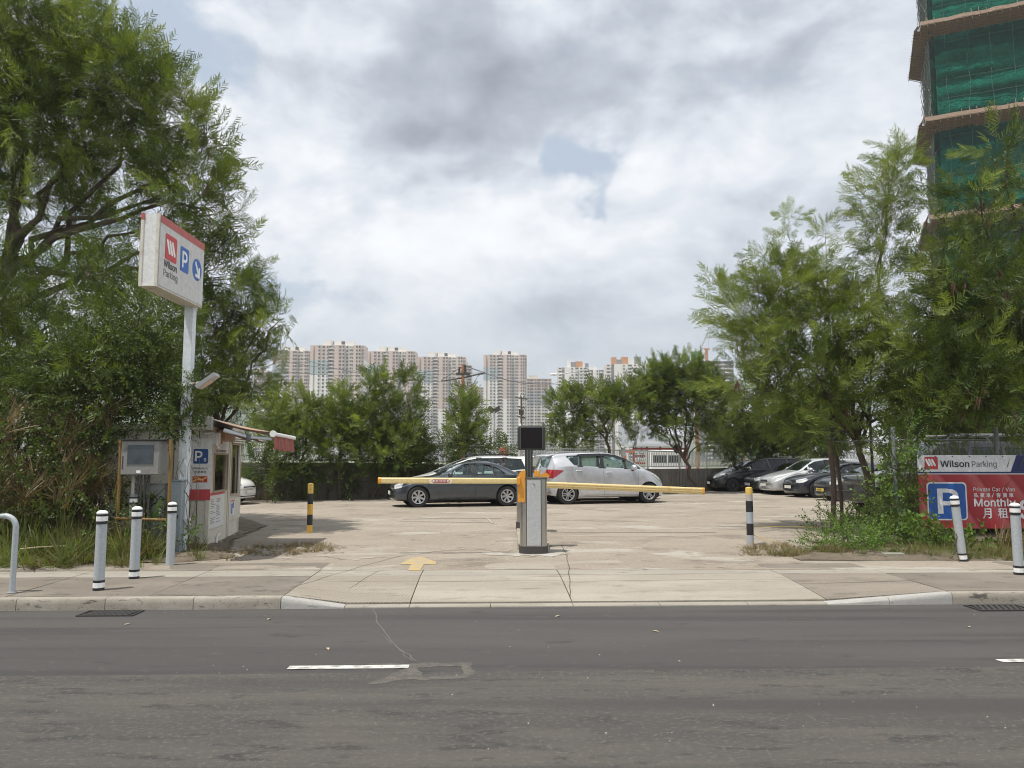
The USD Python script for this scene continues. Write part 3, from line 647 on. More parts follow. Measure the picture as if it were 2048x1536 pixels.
obj('roof_crane', [cyl((1, 2, t.H + 6.8), (1, 2, t.H + 11.5), .25, 6), cyl((1, 2, t.H + 8), (6.3, 2, t.H + 19.5), .22, 6), cyl((1, 2, t.H + 11.5), (6.3, 2, t.H + 19.4), .07, 5), cyl((6.3, 2, t.H + 19.4), (6.4, 2, t.H + 9.5), .06, 5), cyl((1, 2, t.H + 11), (-1.2, 2, t.H + 7.5), .12, 5)], crane_mat, t.root)

# ------------------------------------------------------------------ scaffolded building on the right, wrapped in green nets
NET = {}
def net_material(name, a, b):
    n = {'g': ('geometry', {}), 'mp': ('mapping', {'scale': (1, 1, 1)}), 'n': ('noise_texture', {'scale': 0.55, 'detail': 7.0, 'roughness': 0.6}), 'w': ('noise_texture', {'scale': 1.1, 'detail': 7.0, 'roughness': 0.62, 'distortion': 2.0}),
         'r': ('rgb_ramp', {'ramp': [(0.3, a), (0.7, b)]}), 'd': ('diffuse_bsdf', {}), 't': ('translucent_bsdf', {}), 'm': ('mix_closure', {'fac': 0.3}), 'b': ('bump', {'strength': 1.0, 'distance': 0.7})}
    l = [('g.position', 'n.vector'), ('g.position', 'w.vector'), ('n.fac', 'r.fac'), ('r.color', 'd.color'), ('r.color', 't.color'), ('w.fac', 'b.height'), ('b.normal', 'd.normal'), ('d.BSDF', 'm.closure1'), ('t.BSDF', 'm.closure2')]
    return usdkit.material(stage, '/World/Looks/' + name, n, l, surface='m.closure')
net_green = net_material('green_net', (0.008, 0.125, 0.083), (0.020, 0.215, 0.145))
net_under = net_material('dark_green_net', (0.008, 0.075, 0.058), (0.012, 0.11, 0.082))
bamboo = mat('bamboo', (0.17, 0.112, 0.068), 0.7, var=0.35, scale=1.5)
fan_mat = mat('catch_fan_sheet', (0.145, 0.092, 0.058), 0.75, var=0.3, scale=3.0)
pole_grey = mat('scaffold_grey', (0.17, 0.18, 0.165), 0.7, var=0.3, scale=1.5)
A2, e1, e2 = np.array([60.9, 105.0]), np.array([0.91, -0.416]), np.array([0.416, 0.91])
sb = thing('scaffolded_building', 'tall building wrapped in green netting with brown bamboo catch fans', 'building')
HB = 78.0
def wall_pt(face, s, z, out):
    """a point on the front face (0) or the left side face (1), out metres in front of it"""
    if face == 0: q = A2 + e1 * s + e2 * -out
    else: q = A2 + e2 * s - e1 * out
    return np.array([q[0], q[1], z])
core = np.array([A2, A2 + e1 * 42, A2 + e1 * 42 + e2 * 13, A2 + e2 * 13])
cp = trimesh.creation.extrude_polygon(Polygon(core).buffer(-0.25), HB, engine='earcut')
obj('concrete_core', cp, mat('raw_concrete', (0.10, 0.12, 0.11), 0.9), sb, smooth=False)
fans = [48.2 + 14.0 * k for k in range(-3, 3)]            # heights of the catch fans on the wall
LIFT = 2.75
for face, L in ((0, 42.0), (1, 13.0)):
    zs = np.arange(0.0, HB, 0.32); ss = np.linspace(-0.45, L, int(L / 0.42))
    def f(U, V, face=face):
        lift = V / LIFT; fr = lift - np.floor(lift)
        n = meshkit.fbm(np.stack([U * 0.33, np.floor(lift) * 3.1, U * 0 + face], -1), 4, 3)
        n2 = meshkit.fbm(np.stack([U * 0.8, V * 0.8, U * 0], -1), 3, 9)
        sag = 1.15 * n * np.sin(PI * np.clip(fr, 0, 1)) ** 0.7 * (1.3 - fr) + 0.30 * (n2 - .5)
        if face == 0: X, Y = A2[0] + e1[0] * U - e2[0] * (sag + .4), A2[1] + e1[1] * U - e2[1] * (sag + .4)
        else: X, Y = A2[0] + e2[0] * U - e1[0] * (sag + .4), A2[1] + e2[1] * U - e1[1] * (sag + .4)
        return X, Y, V
    v, fc = grid(ss, zs, f)
    zc = v[fc][:, :, 2].mean(1)
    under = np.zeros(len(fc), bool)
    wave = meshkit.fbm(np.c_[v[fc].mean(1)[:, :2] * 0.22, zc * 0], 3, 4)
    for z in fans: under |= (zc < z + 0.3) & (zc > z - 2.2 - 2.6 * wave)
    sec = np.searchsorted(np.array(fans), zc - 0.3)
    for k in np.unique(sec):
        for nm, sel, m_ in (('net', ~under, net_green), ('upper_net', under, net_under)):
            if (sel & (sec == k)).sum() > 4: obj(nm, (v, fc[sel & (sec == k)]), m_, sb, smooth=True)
    # net ties (sagging cords) and standards
    cords, poles = [], []
    for k in range(1, int(HB / LIFT)):
        s_ = np.linspace(0, L, 40); n = meshkit.noise(np.c_[s_ * 0.5, s_ * 0 + k, s_ * 0], 5)
        cords.append(tube([wall_pt(face, a, k * LIFT - 0.25 * b, 0.75 + 0.35 * b) for a, b in zip(s_, n)], 0.05, 4))
    for a in np.arange(0.9, L, 2.7):
        z = np.arange(0, HB, 3.0); poles.append(tube([wall_pt(face, a + 0.15 * math.sin(q + a), q, 0.95) for q in z], 0.028, 4))
    obj('net_cords', cords, mat('net_cord', (0.012, 0.06, 0.045), 0.8), sb, kind='stuff'); obj('standards', poles, mat('net_pole', (0.07, 0.13, 0.105), .8), sb, kind='stuff')
    # catch fans: boards leaning out on bamboo, with a lip
    for z in fans:
        s_ = np.arange(-2.2 if face == 0 else -1.6, L + 1.2, 0.9); rows = []
        for a in s_:
            n = 0.25 * (meshkit.noise(np.array([a * 0.7, z, face * 7.0])) - 0.5)
            rows.append([wall_pt(face, a, z - .55, 0.9), wall_pt(face, a, z + 0.25 + n, 2.9), wall_pt(face, a, z + 1.0 + n, 2.4)])
        r = np.array(rows); nn = len(r); v = r.reshape(-1, 3); ff = []
        for i in range(nn - 1):
            for j in range(2): a = i * 3 + j; ff += [(a, a + 3, a + 4), (a, a + 4, a + 1)]
        v2 = v + np.array([0, 0, 0.08]); ff = np.array(ff)
        obj('catch_fan', (np.vstack([v, v2]), np.vstack([ff, ff[:, ::-1] + len(v)])), fan_mat, sb, smooth=False)
        cane = []
        for a in s_[::1]:
            k = 0.4 * math.sin(a * 12.9 + z)
            cane.append(tube([wall_pt(face, a, z - .8, 0.8), wall_pt(face, a + 0.1, z + 0.3, 3.05 + 0.25 * k)], 0.05, 4)); cane.append(tube([wall_pt(face, a, z - 0.1, 3.0), wall_pt(face, a, z + 1.35 + k, 2.2)], 0.045, 4))
        for q in np.linspace(0, 1, 5): cane.append(tube([wall_pt(face, -2.0, z - .60 + .85 * q, 0.92 + 2.0 * q), wall_pt(face, L, z - .60 + .85 * q, 0.92 + 2.0 * q)], 0.05, 4))
        obj('fan_bamboo', cane, bamboo, sb, kind='stuff')
# bare bamboo lattice round the corner
lat = []
q = random.Random(5)
for a in np.arange(0, 13, 1.2): lat.append(tube([wall_pt(1, a, z, 1.15 + 0.1 * math.sin(z)) for z in np.arange(0, HB, 4)], 0.05, 4))
for z in np.arange(1, HB, 1.0): lat.append(tube([wall_pt(1, -0.6 - 0.8 * q.random(), z, 1.2), wall_pt(1, 13 + q.random(), z, 1.2 + 0.2 * q.random())], 0.045, 4))
for z in np.arange(0, HB, 6.0): lat.append(tube([wall_pt(1, 0, z, 1.3), wall_pt(1, 12, z + 9, 1.3)], 0.04, 4)); lat.append(tube([wall_pt(1, 12, z, 1.3), wall_pt(1, 0, z + 9, 1.3)], 0.04, 4))
obj('bamboo_lattice', lat, pole_grey, sb, kind='stuff')
# ------------------------------------------------------------------ back wall with railings
WL = np.array([(-22, 23.5), (-14, 26.4), (-8.5, 28.6), (-5.4, 29.8), (6.6, 34.3), (10.5, 37.8), (15, 41.0), (26, 46)])
WTOP = np.array([1.62, 1.60, 1.57, 1.55, 1.25, 1.25, 1.25, 1.25])
wall_mat = ground_mat('board_marked_concrete', [(0.15, 0.135, 0.115), (1.2, 7, 0.42, 0.64, (0.20, 0.18, 0.155), (2.2, 2.2, 0.25)), (3.5, 8, 0.50, 0.66, (0.085, 0.078, 0.066), (2.5, 2.5, 0.22)), (9, 5, 0.6, 0.7, (0.26, 0.24, 0.21), (2, 2, 0.3))], bump=0.02, bscale=12)
rail_mat = worn('railing_paint', (0.50, 0.53, 0.50), (0.27, 0.19, 0.12), 0.55, 0.55, 3.0)
bw = thing('boundary_wall', 'long dark board-marked concrete wall along the back of the car park', 'wall')
rl = thing('railing', 'long pale steel railing of upright bars on top of the concrete wall', 'railing')
seglen = np.linalg.norm(np.diff(WL, axis=0), axis=1); cum = np.concatenate([[0], np.cumsum(seglen)])
def wl(s):
    x, y = np.interp(s, cum, WL[:, 0]), np.interp(s, cum, WL[:, 1]); return np.array([x, y]), float(np.interp(s, cum, WTOP))
def wbox(a, b, off0, off1, za0, za1, zb0, zb1):
    """a box along the wall line from point a to b; heights may differ at the two ends"""
    d = (b - a) / np.linalg.norm(b - a); n = np.array([-d[1], d[0]])
    v = [];
    for p, z0, z1 in ((a, za0, za1), (b, zb0, zb1)):
        for o in (off0, off1):
            for z in (z0, z1): q = p + n * o; v.append((q[0], q[1], z))
    f = [(0, 1, 3), (0, 3, 2), (4, 6, 7), (4, 7, 5), (0, 4, 5), (0, 5, 1), (2, 3, 7), (2, 7, 6), (1, 5, 7), (1, 7, 3), (0, 2, 6), (0, 6, 4)]
    return np.array(v), np.array(f)
for i in range(len(WL) - 1):
    d = WL[i + 1] - WL[i]; k = max(1, int(seglen[i] / 3.0))
    for j in range(k):
        a, b = WL[i] + d * j / k, WL[i] + d * (j + 1) / k; e = d / seglen[i] * 0.006
        za, zb = WTOP[i] + (WTOP[i + 1] - WTOP[i]) * j / k, WTOP[i] + (WTOP[i + 1] - WTOP[i]) * (j + 1) / k
        obj('wall_panel', wbox(a + e, b - e, 0, 0.22, -0.3, za, -0.3, zb), wall_mat, bw, smooth=False)
        # raised vertical ribs of the boards
        ribs = []
        for s in np.arange(0.10, seglen[i] / k, 0.21):
            p = a + d / seglen[i] * s; z = za + (zb - za) * s / (seglen[i] / k) - 0.10
            ribs.append(wbox(p, p + d / seglen[i] * 0.055, -0.018, -0.002, 0.1, z, 0.1, z))
        obj('board_ribs', ribs, wall_mat, bw, smooth=False, kind='stuff')
rh = 0.80; s = 0.3; total = cum[-1]
while s < total - 2.2:
    (a, za), (b, zb) = wl(s), wl(s + 2.05)
    pn = obj('railing_post', wbox(a, a + (b - a) / 2.05 * 0.06, .08, .14, za, za + rh + .04, za, za + rh + .04), rail_mat, rl, smooth=False)
    rails = [wbox(a + (b - a) * .03, b, .09, .13, za + rh - .05, za + rh, zb + rh - .05, zb + rh), wbox(a + (b - a) * .03, b, .095, .125, za + .08, za + .12, zb + .08, zb + .12)]
    pp = obj('railing_panel', rails, rail_mat, rl, smooth=False)
    bars = []
    for t in np.arange(0.07, 1.0, 0.0537):
        p = a + (b - a) * t; z = za + (zb - za) * t; dd = (b - a) / np.linalg.norm(b - a)
        bars.append(wbox(p, p + dd * .026, .098, .122, z + .12, z + rh - .05, z + .12, z + rh - .05))
    obj('bars', bars, rail_mat, pp, smooth=False, kind='stuff')
    s += 2.12

# ------------------------------------------------------------------ poles and lamps beyond the wall
rust = worn('rusty_steel', (0.30, 0.135, 0.055), (0.15, 0.075, 0.04), 0.6, 0.8, 4.0)
dark_steel = mat('dark_steel', (0.045, 0.043, 0.04), 0.6)
galv = mat('galvanised', (0.36, 0.37, 0.37), 0.5, 0.3)
lamp_white = mat('lamp_white', (0.62, 0.63, 0.62), 0.45)
def base_at(px, Y): p = P(px, 916, Y); return p[0], Y
x, y = base_at(925, 62); top = P(925, 728, 62)[2]
up = thing('utility_pole', 'rusty brown utility pole with a long slanting cable arm', 'pole', (x, y, -0.35))
L = lambda px, py: P(px, py, 62) - [x, y, -0.35]
obj('pole', [tube([(0, 0, 0), (0, 0, top + .3)], [.14, .11], 10)], rust, up)
obj('cable_arm', [tube([L(882, 762), L(925, 756), L(970, 745)], .07, 6), tube([L(882, 761), L(923, 734)], .02, 4), tube([L(970, 745), L(927, 731)], .02, 4), tube([L(955, 753), L(960, 749), L(967, 748)], .03, 4)], dark_steel, up)
obj('insulator', [tube([L(918, 748), L(919, 734)], .10, 6), tube([L(931, 748), L(930, 730)], .10, 6), bx(-.55, .55, -.15, .15, L(0, 748)[2] - .1, L(0, 748)[2] + .1)], dark_steel, up)
x, y = base_at(1043, 44); top = P(1043, 793, 44)[2]
up = thing('utility_pole', 'thin dark pole with short crossarms rising behind the black display screen', 'pole', (x, y, -0.35))
L = lambda px, py: P(px, py, 44) - [x, y, -0.35]
obj('pole', tube([(0, 0, 0), (0, 0, top + .3)], [.075, .06], 8), mat('brown_steel', (0.10, 0.07, 0.05), 0.8), up)
for a, b, z in ((1030, 1055, 796), (1035, 1050, 814), (1037, 1048, 820), (1035, 1051, 834)): obj('crossarm', tube([L(a, z - 1), L(b, z + 2)], .045, 6), dark_steel, up)
obj('wire_loop', tube([L(1041, 795), L(1042, 788), L(1048, 788), L(1048, 795)], .025, 5), dark_steel, up); obj('transformer_box', bx(-.15, .12, -.10, .10, L(0, 826)[2] - .1, L(0, 821)[2]), dark_steel, up)
x, y = base_at(988, 60); top = P(988, 824, 60)[2]
fl = thing('floodlight_mast', 'slim mast with two dark floodlights in front of the slim tower', 'floodlight', (x, y, -0.35))
L = lambda px, py: P(px, py, 60) - [x, y, -0.35]
obj('pole', tube([(0, 0, 0), (0, 0, top + .3)], [.08, .05], 8), galv, fl)
for a, sg in ((982, -1), (994, 1)):
    c = L(a, 819); obj('floodlight', rot(mv(bx(-.26, .26, -.12, .12, -.18, .18), c), sg * -0.5, (0, 1, 0), c), dark_steel, fl)
def street_lamp(pxh, pyh, pxp, pyp, Y, label):
    x, y = base_at(pxp, Y); t = thing('street_lamp', label, 'street lamp', (x, y, -0.35)); L = lambda px, py: P(px, py, Y) - [x, y, -0.35]
    obj('pole', tube([(0, 0, 0), L(pxp, pyp + 2)], [.09, .055], 8), galv, t)
    obj('arm', tube([L(pxp, pyp + 2), L(pxp - (pxp - pxh) * .05, pyp), L(pxh + (pxp - pxh) * .2, pyh)], .035, 6), galv, t)
    c = L(pxh, pyh); s = Manifold.sphere(1, 16).scale((.30, .14, .085)); obj('lamp_head', mv(s, c), lamp_white, t, smooth=True)
street_lamp(1107, 749, 1157, 743, 50, 'street lamp with a white head over the middle trees by the white tower')
street_lamp(1422, 805, 1446, 806, 46, 'low street lamp half hidden in the trees above the black people carrier')
for px, top_, lab in ((1395, 795, 'rusty post rising among the trees above the silver hatchback nose'), (1487, 800, 'rusty post half hidden in leaves above the black people carrier')):
    x, y = base_at(px, 56); p = thing('post', lab, 'post', (x, y, -.35)); obj('shaft', tube([(0, 0, 0), (0, 0, P(px, top_, 56)[2] + .35)], .12, 8), rust, p); obj('cap', mv(lathe([(0, 0), (.15, 0), (.15, .06), (0, .09)], 10), (0, 0, P(px, top_, 56)[2] + .352)), rust, p)
wire_mat = mat('wire', (0.12, 0.12, 0.13), 0.6)
def wire(a, b, Y, sag, label):
    p, q = P(*a, Y), P(*b, Y); t = np.linspace(0, 1, 14); pts = p + (q - p) * t[:, None]; pts[:, 2] -= sag * 4 * t * (1 - t)
    tag(obj('overhead_wire', tube(pts, .016, 4), wire_mat), label, 'wire', 'overhead wires beyond the wall')
for a, b, lab in (((600, 716), (882, 762), 'thin overhead wire ending at the left tip of the slanting cable arm'), ((560, 722), (970, 745), 'thin overhead wire passing behind the pole to the right tip of the cable arm'), ((560, 742), (919, 735), 'nearly level overhead wire ending at the top of the rusty pole from the left'), ((930, 731), (1120, 768), 'overhead wire falling from the rusty pole top across the slim tower'), ((970, 746), (1130, 763), 'overhead wire running right from the tip of the cable arm')):
    wire(a, b, 62, 0.5, lab)

# ------------------------------------------------------------------ small things seen over the wall
def low_building():
    o = P(1285, 916, 75); t = thing('pavilion', 'low red framed pavilion with a pale roof seen through the middle trees', 'pavilion', (o[0], 75, -.35))
    red, pale_ = mat('pavilion_red', (0.30, 0.035, 0.035), .6), mat('pavilion_roof', (0.50, 0.51, 0.53), .5)
    obj('roof', [bx(-1, 4.6, 0, 5, 3.2, 3.5), bx(-.6, 4.2, .3, 4.7, 3.5, 3.75)], pale_, t); obj('upper_wall', bx(-1.2, 2.2, 5.2, 8, 3.4, 5.6), mat('pavilion_wall', (0.42, .44, .47), .7), t)
    for k in range(5): obj('post', bx(-.9 + k * 1.3, -.72 + k * 1.3, .2, .38, 0, 3.2), red, t)
    for z in (1.5, 2.2, 2.9): obj('beam', bx(-.9, 4.5, .24, .34, z, z + .18), red, t)
low_building()
o = P(1253, 900, 42); ob = thing('hoarding_frame', 'orange steel frame standing behind the railings right of the silver hatchback roof', 'frame', (o[0], 42, -.35))
orange = mat('orange_paint', (0.65, 0.14, 0.05), .5)
obj('top_beam', bx(-.42, .42, -.06, .06, P(0, 902, 42)[2] + .25, P(0, 902, 42)[2] + .42), orange, ob); obj('post', bx(-.16, -.02, -.05, .05, 0, P(0, 902, 42)[2] + .249), orange, ob)
o = P(1330, 905, 48); vt = thing('parked_van', 'white van roof just showing over the railings by the leaning tree trunk', 'van', (o[0], 48, -.35))
vz = P(0, 901, 48)[2] + .35
obj('body', rbox(-1.1, 1.1, -.9, .9, .35, vz, .14), mat('van_white', (.7, .7, .68), .35), vt, smooth=40)
obj('window', [bx(-.9, -.1, -.905, -.89, vz - .75, vz - .3), bx(.0, .8, -.905, -.89, vz - .75, vz - .3)], mat('van_window', (.02, .025, .03), .1), vt)
for a in (-.7, .7): obj('wheel', rot(mv(lathe([(0, -.1), (.28, -.1), (.31, -.05), (.31, .05), (.28, .1), (0, .1)], 16), (a, -.8, .31)), PI / 2, (1, 0, 0), (a, -.8, .31)), dark_steel, vt)
o = P(1008, 895, 40); rb = thing('water_barrier', 'pair-holed red plastic barrier behind the railings above the white car tail', 'barrier', (o[0], 40, -.35))
obj('body', rbox(-.22, .22, -.2, .2, 0, 2.65, .08), mat('barrier_red', (.55, .05, .05), .5), rb, smooth=40); obj('slot', bx(-.03, .03, -.215, -.2, 1.9, 2.5), mat('barrier_white', (.6, .55, .52), .6), rb)
def bag(px, py, h, Y, label, white=False):
    c = P(px, py, Y); q = np.random.default_rng(int(px)); s = trimesh.creation.icosphere(3, 1.0); v = s.vertices * [.13, .10, h / 2]
    n = meshkit.fbm(s.vertices * 2.3 + px, 4, 3) - .4; v = v * (1 + .7 * n[:, None])
    tag(obj('plastic_bag', (v + c, np.array(s.faces)), mat('black_plastic', (.012, .012, .013), .35) if not white else mat('white_plastic', (.55, .54, .52), .4), smooth=True), label, 'bag')
bag(1353, 897, .42, 35.2, 'black plastic bag caught on top of the railings by the leaning trunk')
bag(1246, 905, .38, 33.6, 'pale plastic bag caught on the railings behind the silver hatchback', True)
# ------------------------------------------------------------------ cars
tyre_mat = mat('tyre_rubber', (0.018, 0.018, 0.018), 0.8, var=0.25)
well_mat = mat('wheel_well', (0.006, 0.006, 0.006), 0.9)
trim_mat = mat('black_trim', (0.012, 0.012, 0.013), 0.35)
seat_mat = mat('seat_cloth', (0.07, 0.068, 0.066), 0.85)
alloy = mat('alloy', (0.46, 0.46, 0.47), 0.35, 0.75, var=0.06)
black_alloy = mat('black_alloy', (0.015, 0.015, 0.016), 0.3, 0.3)
chrome = mat('chrome', (0.62, 0.62, 0.62), 0.15, 1.0, var=0.05)
lens_mat = mat('headlight_glass', (0.55, 0.56, 0.55), 0.08, 0.35, var=0.25, scale=12.0, coat_weight=1.0)
red_lens = mat('tail_light_red', (0.30, 0.012, 0.014), 0.12, var=0.3, scale=9.0, coat_weight=1.0)
amber = mat('indicator_amber', (0.62, 0.17, 0.03), 0.15, coat_weight=1.0)
plate_white = mat('plate_white', (0.62, 0.62, 0.58), 0.5); plate_yellow = mat('plate_yellow', (0.55, 0.42, 0.08), 0.5)
window_clear = glass_mat('car_window_clear', (0.86, 0.935, 0.92)); window_dark = glass_mat('car_window_dark', (0.42, 0.45, 0.455)); window_mid = glass_mat('car_window_mid', (0.64, 0.70, 0.70))

def pch(pts):
    p = np.array(pts, float); f = PchipInterpolator(p[:, 0], p[:, 1]); lo, hi = p[0, 0], p[-1, 0]
    return lambda x: f(np.clip(x, lo, hi))

class Shape:
    """a car body as a loft: x runs from the nose (0) to the tail, z up, y across"""
    def __init__(s, L, top, belt, bot, half, roof, nose_bow=0.22, tail_bow=0.14, crown=0.035, rcorner=0.09, tuck=0.05):
        s.L, s.top, s.belt, s.bot, s.half, s.roof = L, pch(top), pch(belt), pch(bot), pch(half), pch(roof)
        s.nb, s.tb, s.crown, s.rc, s.tuck = nose_bow, tail_bow, crown, rcorner, tuck
    def ring(s, x, ins):
        zt, zb = float(s.top(x)) - ins, float(s.bot(x)) + ins; W = float(s.half(x)) - ins; wr = min(float(s.roof(x)) - ins, W - 0.02)
        zs = min(float(s.belt(x)), zt - 0.07); r = min(s.rc, 0.6 * (zt - zs)); p = [(0, zb), (W - 0.16, zb)]
        for t in np.linspace(0, 1, 9):
            z = zb + 0.02 + (zs - zb - 0.02) * t
            w = W - s.tuck * abs(t - 0.62) ** 2.2 * 2.4 - 0.05 * max(0, 1 - t * 9) ** 2; p.append((w, z))
        w0 = p[-1][0]; zc = zt - s.crown - r * 0.0
        zr = zt - s.crown * 1.0 - r
        for t in np.linspace(0, 1, 9)[1:]:
            p.append((w0 + (wr - w0) * t + 0.022 * math.sin(PI * t) * min(1, (zt - zs) / .3), zs + (max(zr, zs + 0.005) - zs) * t))
        y1, z1 = p[-1]; ze = zt - s.crown * (0.82); rr = min(r * 1.25, wr * .5)
        for t in np.linspace(0, PI / 2, 6)[1:]: p.append((y1 - rr * (1 - math.cos(t)), z1 + (ze - z1) * math.sin(t)))
        y2, z2 = p[-1]
        for t in np.linspace(0, 1, 7)[1:]: p.append((y2 * (1 - t), z2 + (zt - z2) * (1 - (1 - t) ** 2)))
        return np.array(p)
    def solid(s, ins=0.0, n=96):
        xs = np.unique(np.concatenate([[0, .012, .03, .06, .1], np.linspace(.14, s.L - .14, n), [s.L - .1, s.L - .06, s.L - .03, s.L - .012, s.L]]))
        xs = np.clip(xs, max(0, ins), s.L - max(0, ins)); xs = np.unique(xs); rows = []
        for x in xs:
            h = s.ring(x, ins); sh = 0.0
            e = min(x, s.L - x); k = 0.055 * (1 - math.sqrt(max(0, 1 - (1 - min(1, e / .06)) ** 2)))       # rounded ends
            c = (h[:, 1].max() + h[:, 1].min()) / 2; hz = (h[:, 1].max() - h[:, 1].min()) / 2
            h = h * [1, 1]; h[:, 1] = c + (h[:, 1] - c) * (1 - k / max(hz, .1)); h[:, 0] *= 1 - k / max(h[:, 0].max(), .1)
            full = np.vstack([h, (h * [-1, 1])[-2:0:-1]]); q = np.abs(full[:, 0]) / 0.85
            bow = s.nb * q ** 2.2 * max(0, 1 - x / 1.1) ** 1.5 - s.tb * q ** 2.2 * max(0, 1 - (s.L - x) / 0.9) ** 1.5
            rows.append(np.c_[x + bow, full])
        m = len(rows[0]); v = np.vstack(rows); f = []
        j = np.arange(m); k = (j + 1) % m
        for i in range(len(rows) - 1): f += [np.stack([i * m + j, i * m + k, (i + 1) * m + k], 1), np.stack([i * m + j, (i + 1) * m + k, (i + 1) * m + j], 1)]
        v = np.vstack([v, rows[0].mean(0), rows[-1].mean(0)]); a, b, e = len(v) - 2, len(v) - 1, (len(rows) - 1) * m
        f += [np.stack([j * 0 + a, k, j], 1), np.stack([j * 0 + b, e + j, e + k], 1)]
        M = Manifold(manifold3d.Mesh(v.astype(np.float32), np.vstack(f).astype(np.uint32)))
        if M.volume() < 0: M = Manifold(manifold3d.Mesh(v.astype(np.float32), np.vstack(f)[:, ::-1].astype(np.uint32)))
        return M

def side_prism(poly, y0=-2.0, y1=2.0):
    """a polygon of (x, z) points swept across the car"""
    pts = poly if isinstance(poly, list) else list(poly.exterior.coords)[:-1]
    cs = CrossSection([np.array(pts, float)], manifold3d.FillRule.NonZero)
    return Manifold.extrude(cs, y1 - y0).rotate((90, 0, 0)).translate((0, y1, 0))
def top_prism(pts, z0, z1):
    return Manifold.extrude(CrossSection([np.array(pts, float)], manifold3d.FillRule.NonZero), z1 - z0).translate((0, 0, z0))
def front_prism(pts, x0, x1):
    """a polygon of (y, z) points swept along the car"""
    cs = CrossSection([np.array(pts, float)], manifold3d.FillRule.NonZero)
    return Manifold.extrude(cs, x1 - x0).rotate((90, 0, 90)).translate((x0, 0, 0))
def mbox(x0, x1, y0, y1, z0, z1): return Manifold.cube((x1 - x0, y1 - y0, z1 - z0)).translate((x0, y0, z0))
def rounded(pts, r): return Polygon(pts).buffer(-r).buffer(r, quad_segs=4)
def both(m): return m + m.mirror((0, 1, 0))

WHEELS = {}
def wheel_meshes(r, style):
    if (r, style) in WHEELS: return WHEELS[(r, style)]
    w, rim = 0.10, r * 0.655
    ty = lathe([(rim, -w), (rim + .02, -w - .004), (r * .93, -w), (r * .985, -w * .8), (r, -w * .5), (r, w * .5), (r * .985, w * .8), (r * .93, w), (rim + .02, w + .004), (rim, w), (rim, -w)], 40)
    n, kind = style
    a = [Point(0, 0).buffer(rim * 1.0, 24).difference(Point(0, 0).buffer(rim * .86, 24)), Point(0, 0).buffer(rim * .24, 12)]
    for k in range(n):
        t = 2 * PI * k / n + PI / 2
        if kind == 'wide': p = Polygon([(rim * .18, -rim * .10), (rim * .90, -rim * .155), (rim * .90, rim * .155), (rim * .18, rim * .10)])
        elif kind == 'double': p = unary_union([Polygon([(rim * .15, sg * rim * .02), (rim * .9, sg * rim * .10), (rim * .9, sg * rim * .24), (rim * .15, sg * rim * .12)]) for sg in (-1, 1)])
        elif kind == 'six': p = Polygon([(rim * .15, -rim * .12), (rim * .55, -rim * .075), (rim * .9, -rim * .11), (rim * .9, rim * .11), (rim * .55, rim * .075), (rim * .15, rim * .12)])
        else: p = Polygon([(rim * .15, -rim * .05), (rim * .9, -rim * .045), (rim * .9, rim * .045), (rim * .15, rim * .05)])
        a.append(affinity.rotate(p, t, origin=(0, 0), use_radians=True))
    face = unary_union(a); holes = unary_union([Point(rim * .15 * math.cos(x), rim * .15 * math.sin(x)).buffer(rim * .025) for x in np.arange(5) * 2 * PI / 5]); face = face.difference(holes)
    v, f = poly_prism(face, .035); rr = np.linalg.norm(v[:, :2], axis=1); v = v + np.c_[rr * 0, rr * 0, 0.05 + .022 * (rr / rim) ** 2]
    lip = lathe([(rim * .97, .05), (rim * 1.0, .05), (rim * 1.0, w - .004), (rim * .955, w - .006), (rim * .94, .055), (rim * .97, .05)], 40)
    back = lathe([(0, -.03), (rim * .96, -.03), (rim * .96, -.02), (0, -.02)], 24); disc = lathe([(0, -.018), (rim * .62, -.018), (rim * .62, -.005), (0, -.005)], 24)
    R90 = tm.rotation_matrix(PI / 2, (1, 0, 0))                    # axle along -y: the outer face looks to -y
    out = [xf(m, R90) for m in (ty, join([(v, f), lip]), back, disc)]
    WHEELS[(r, style)] = out; return out

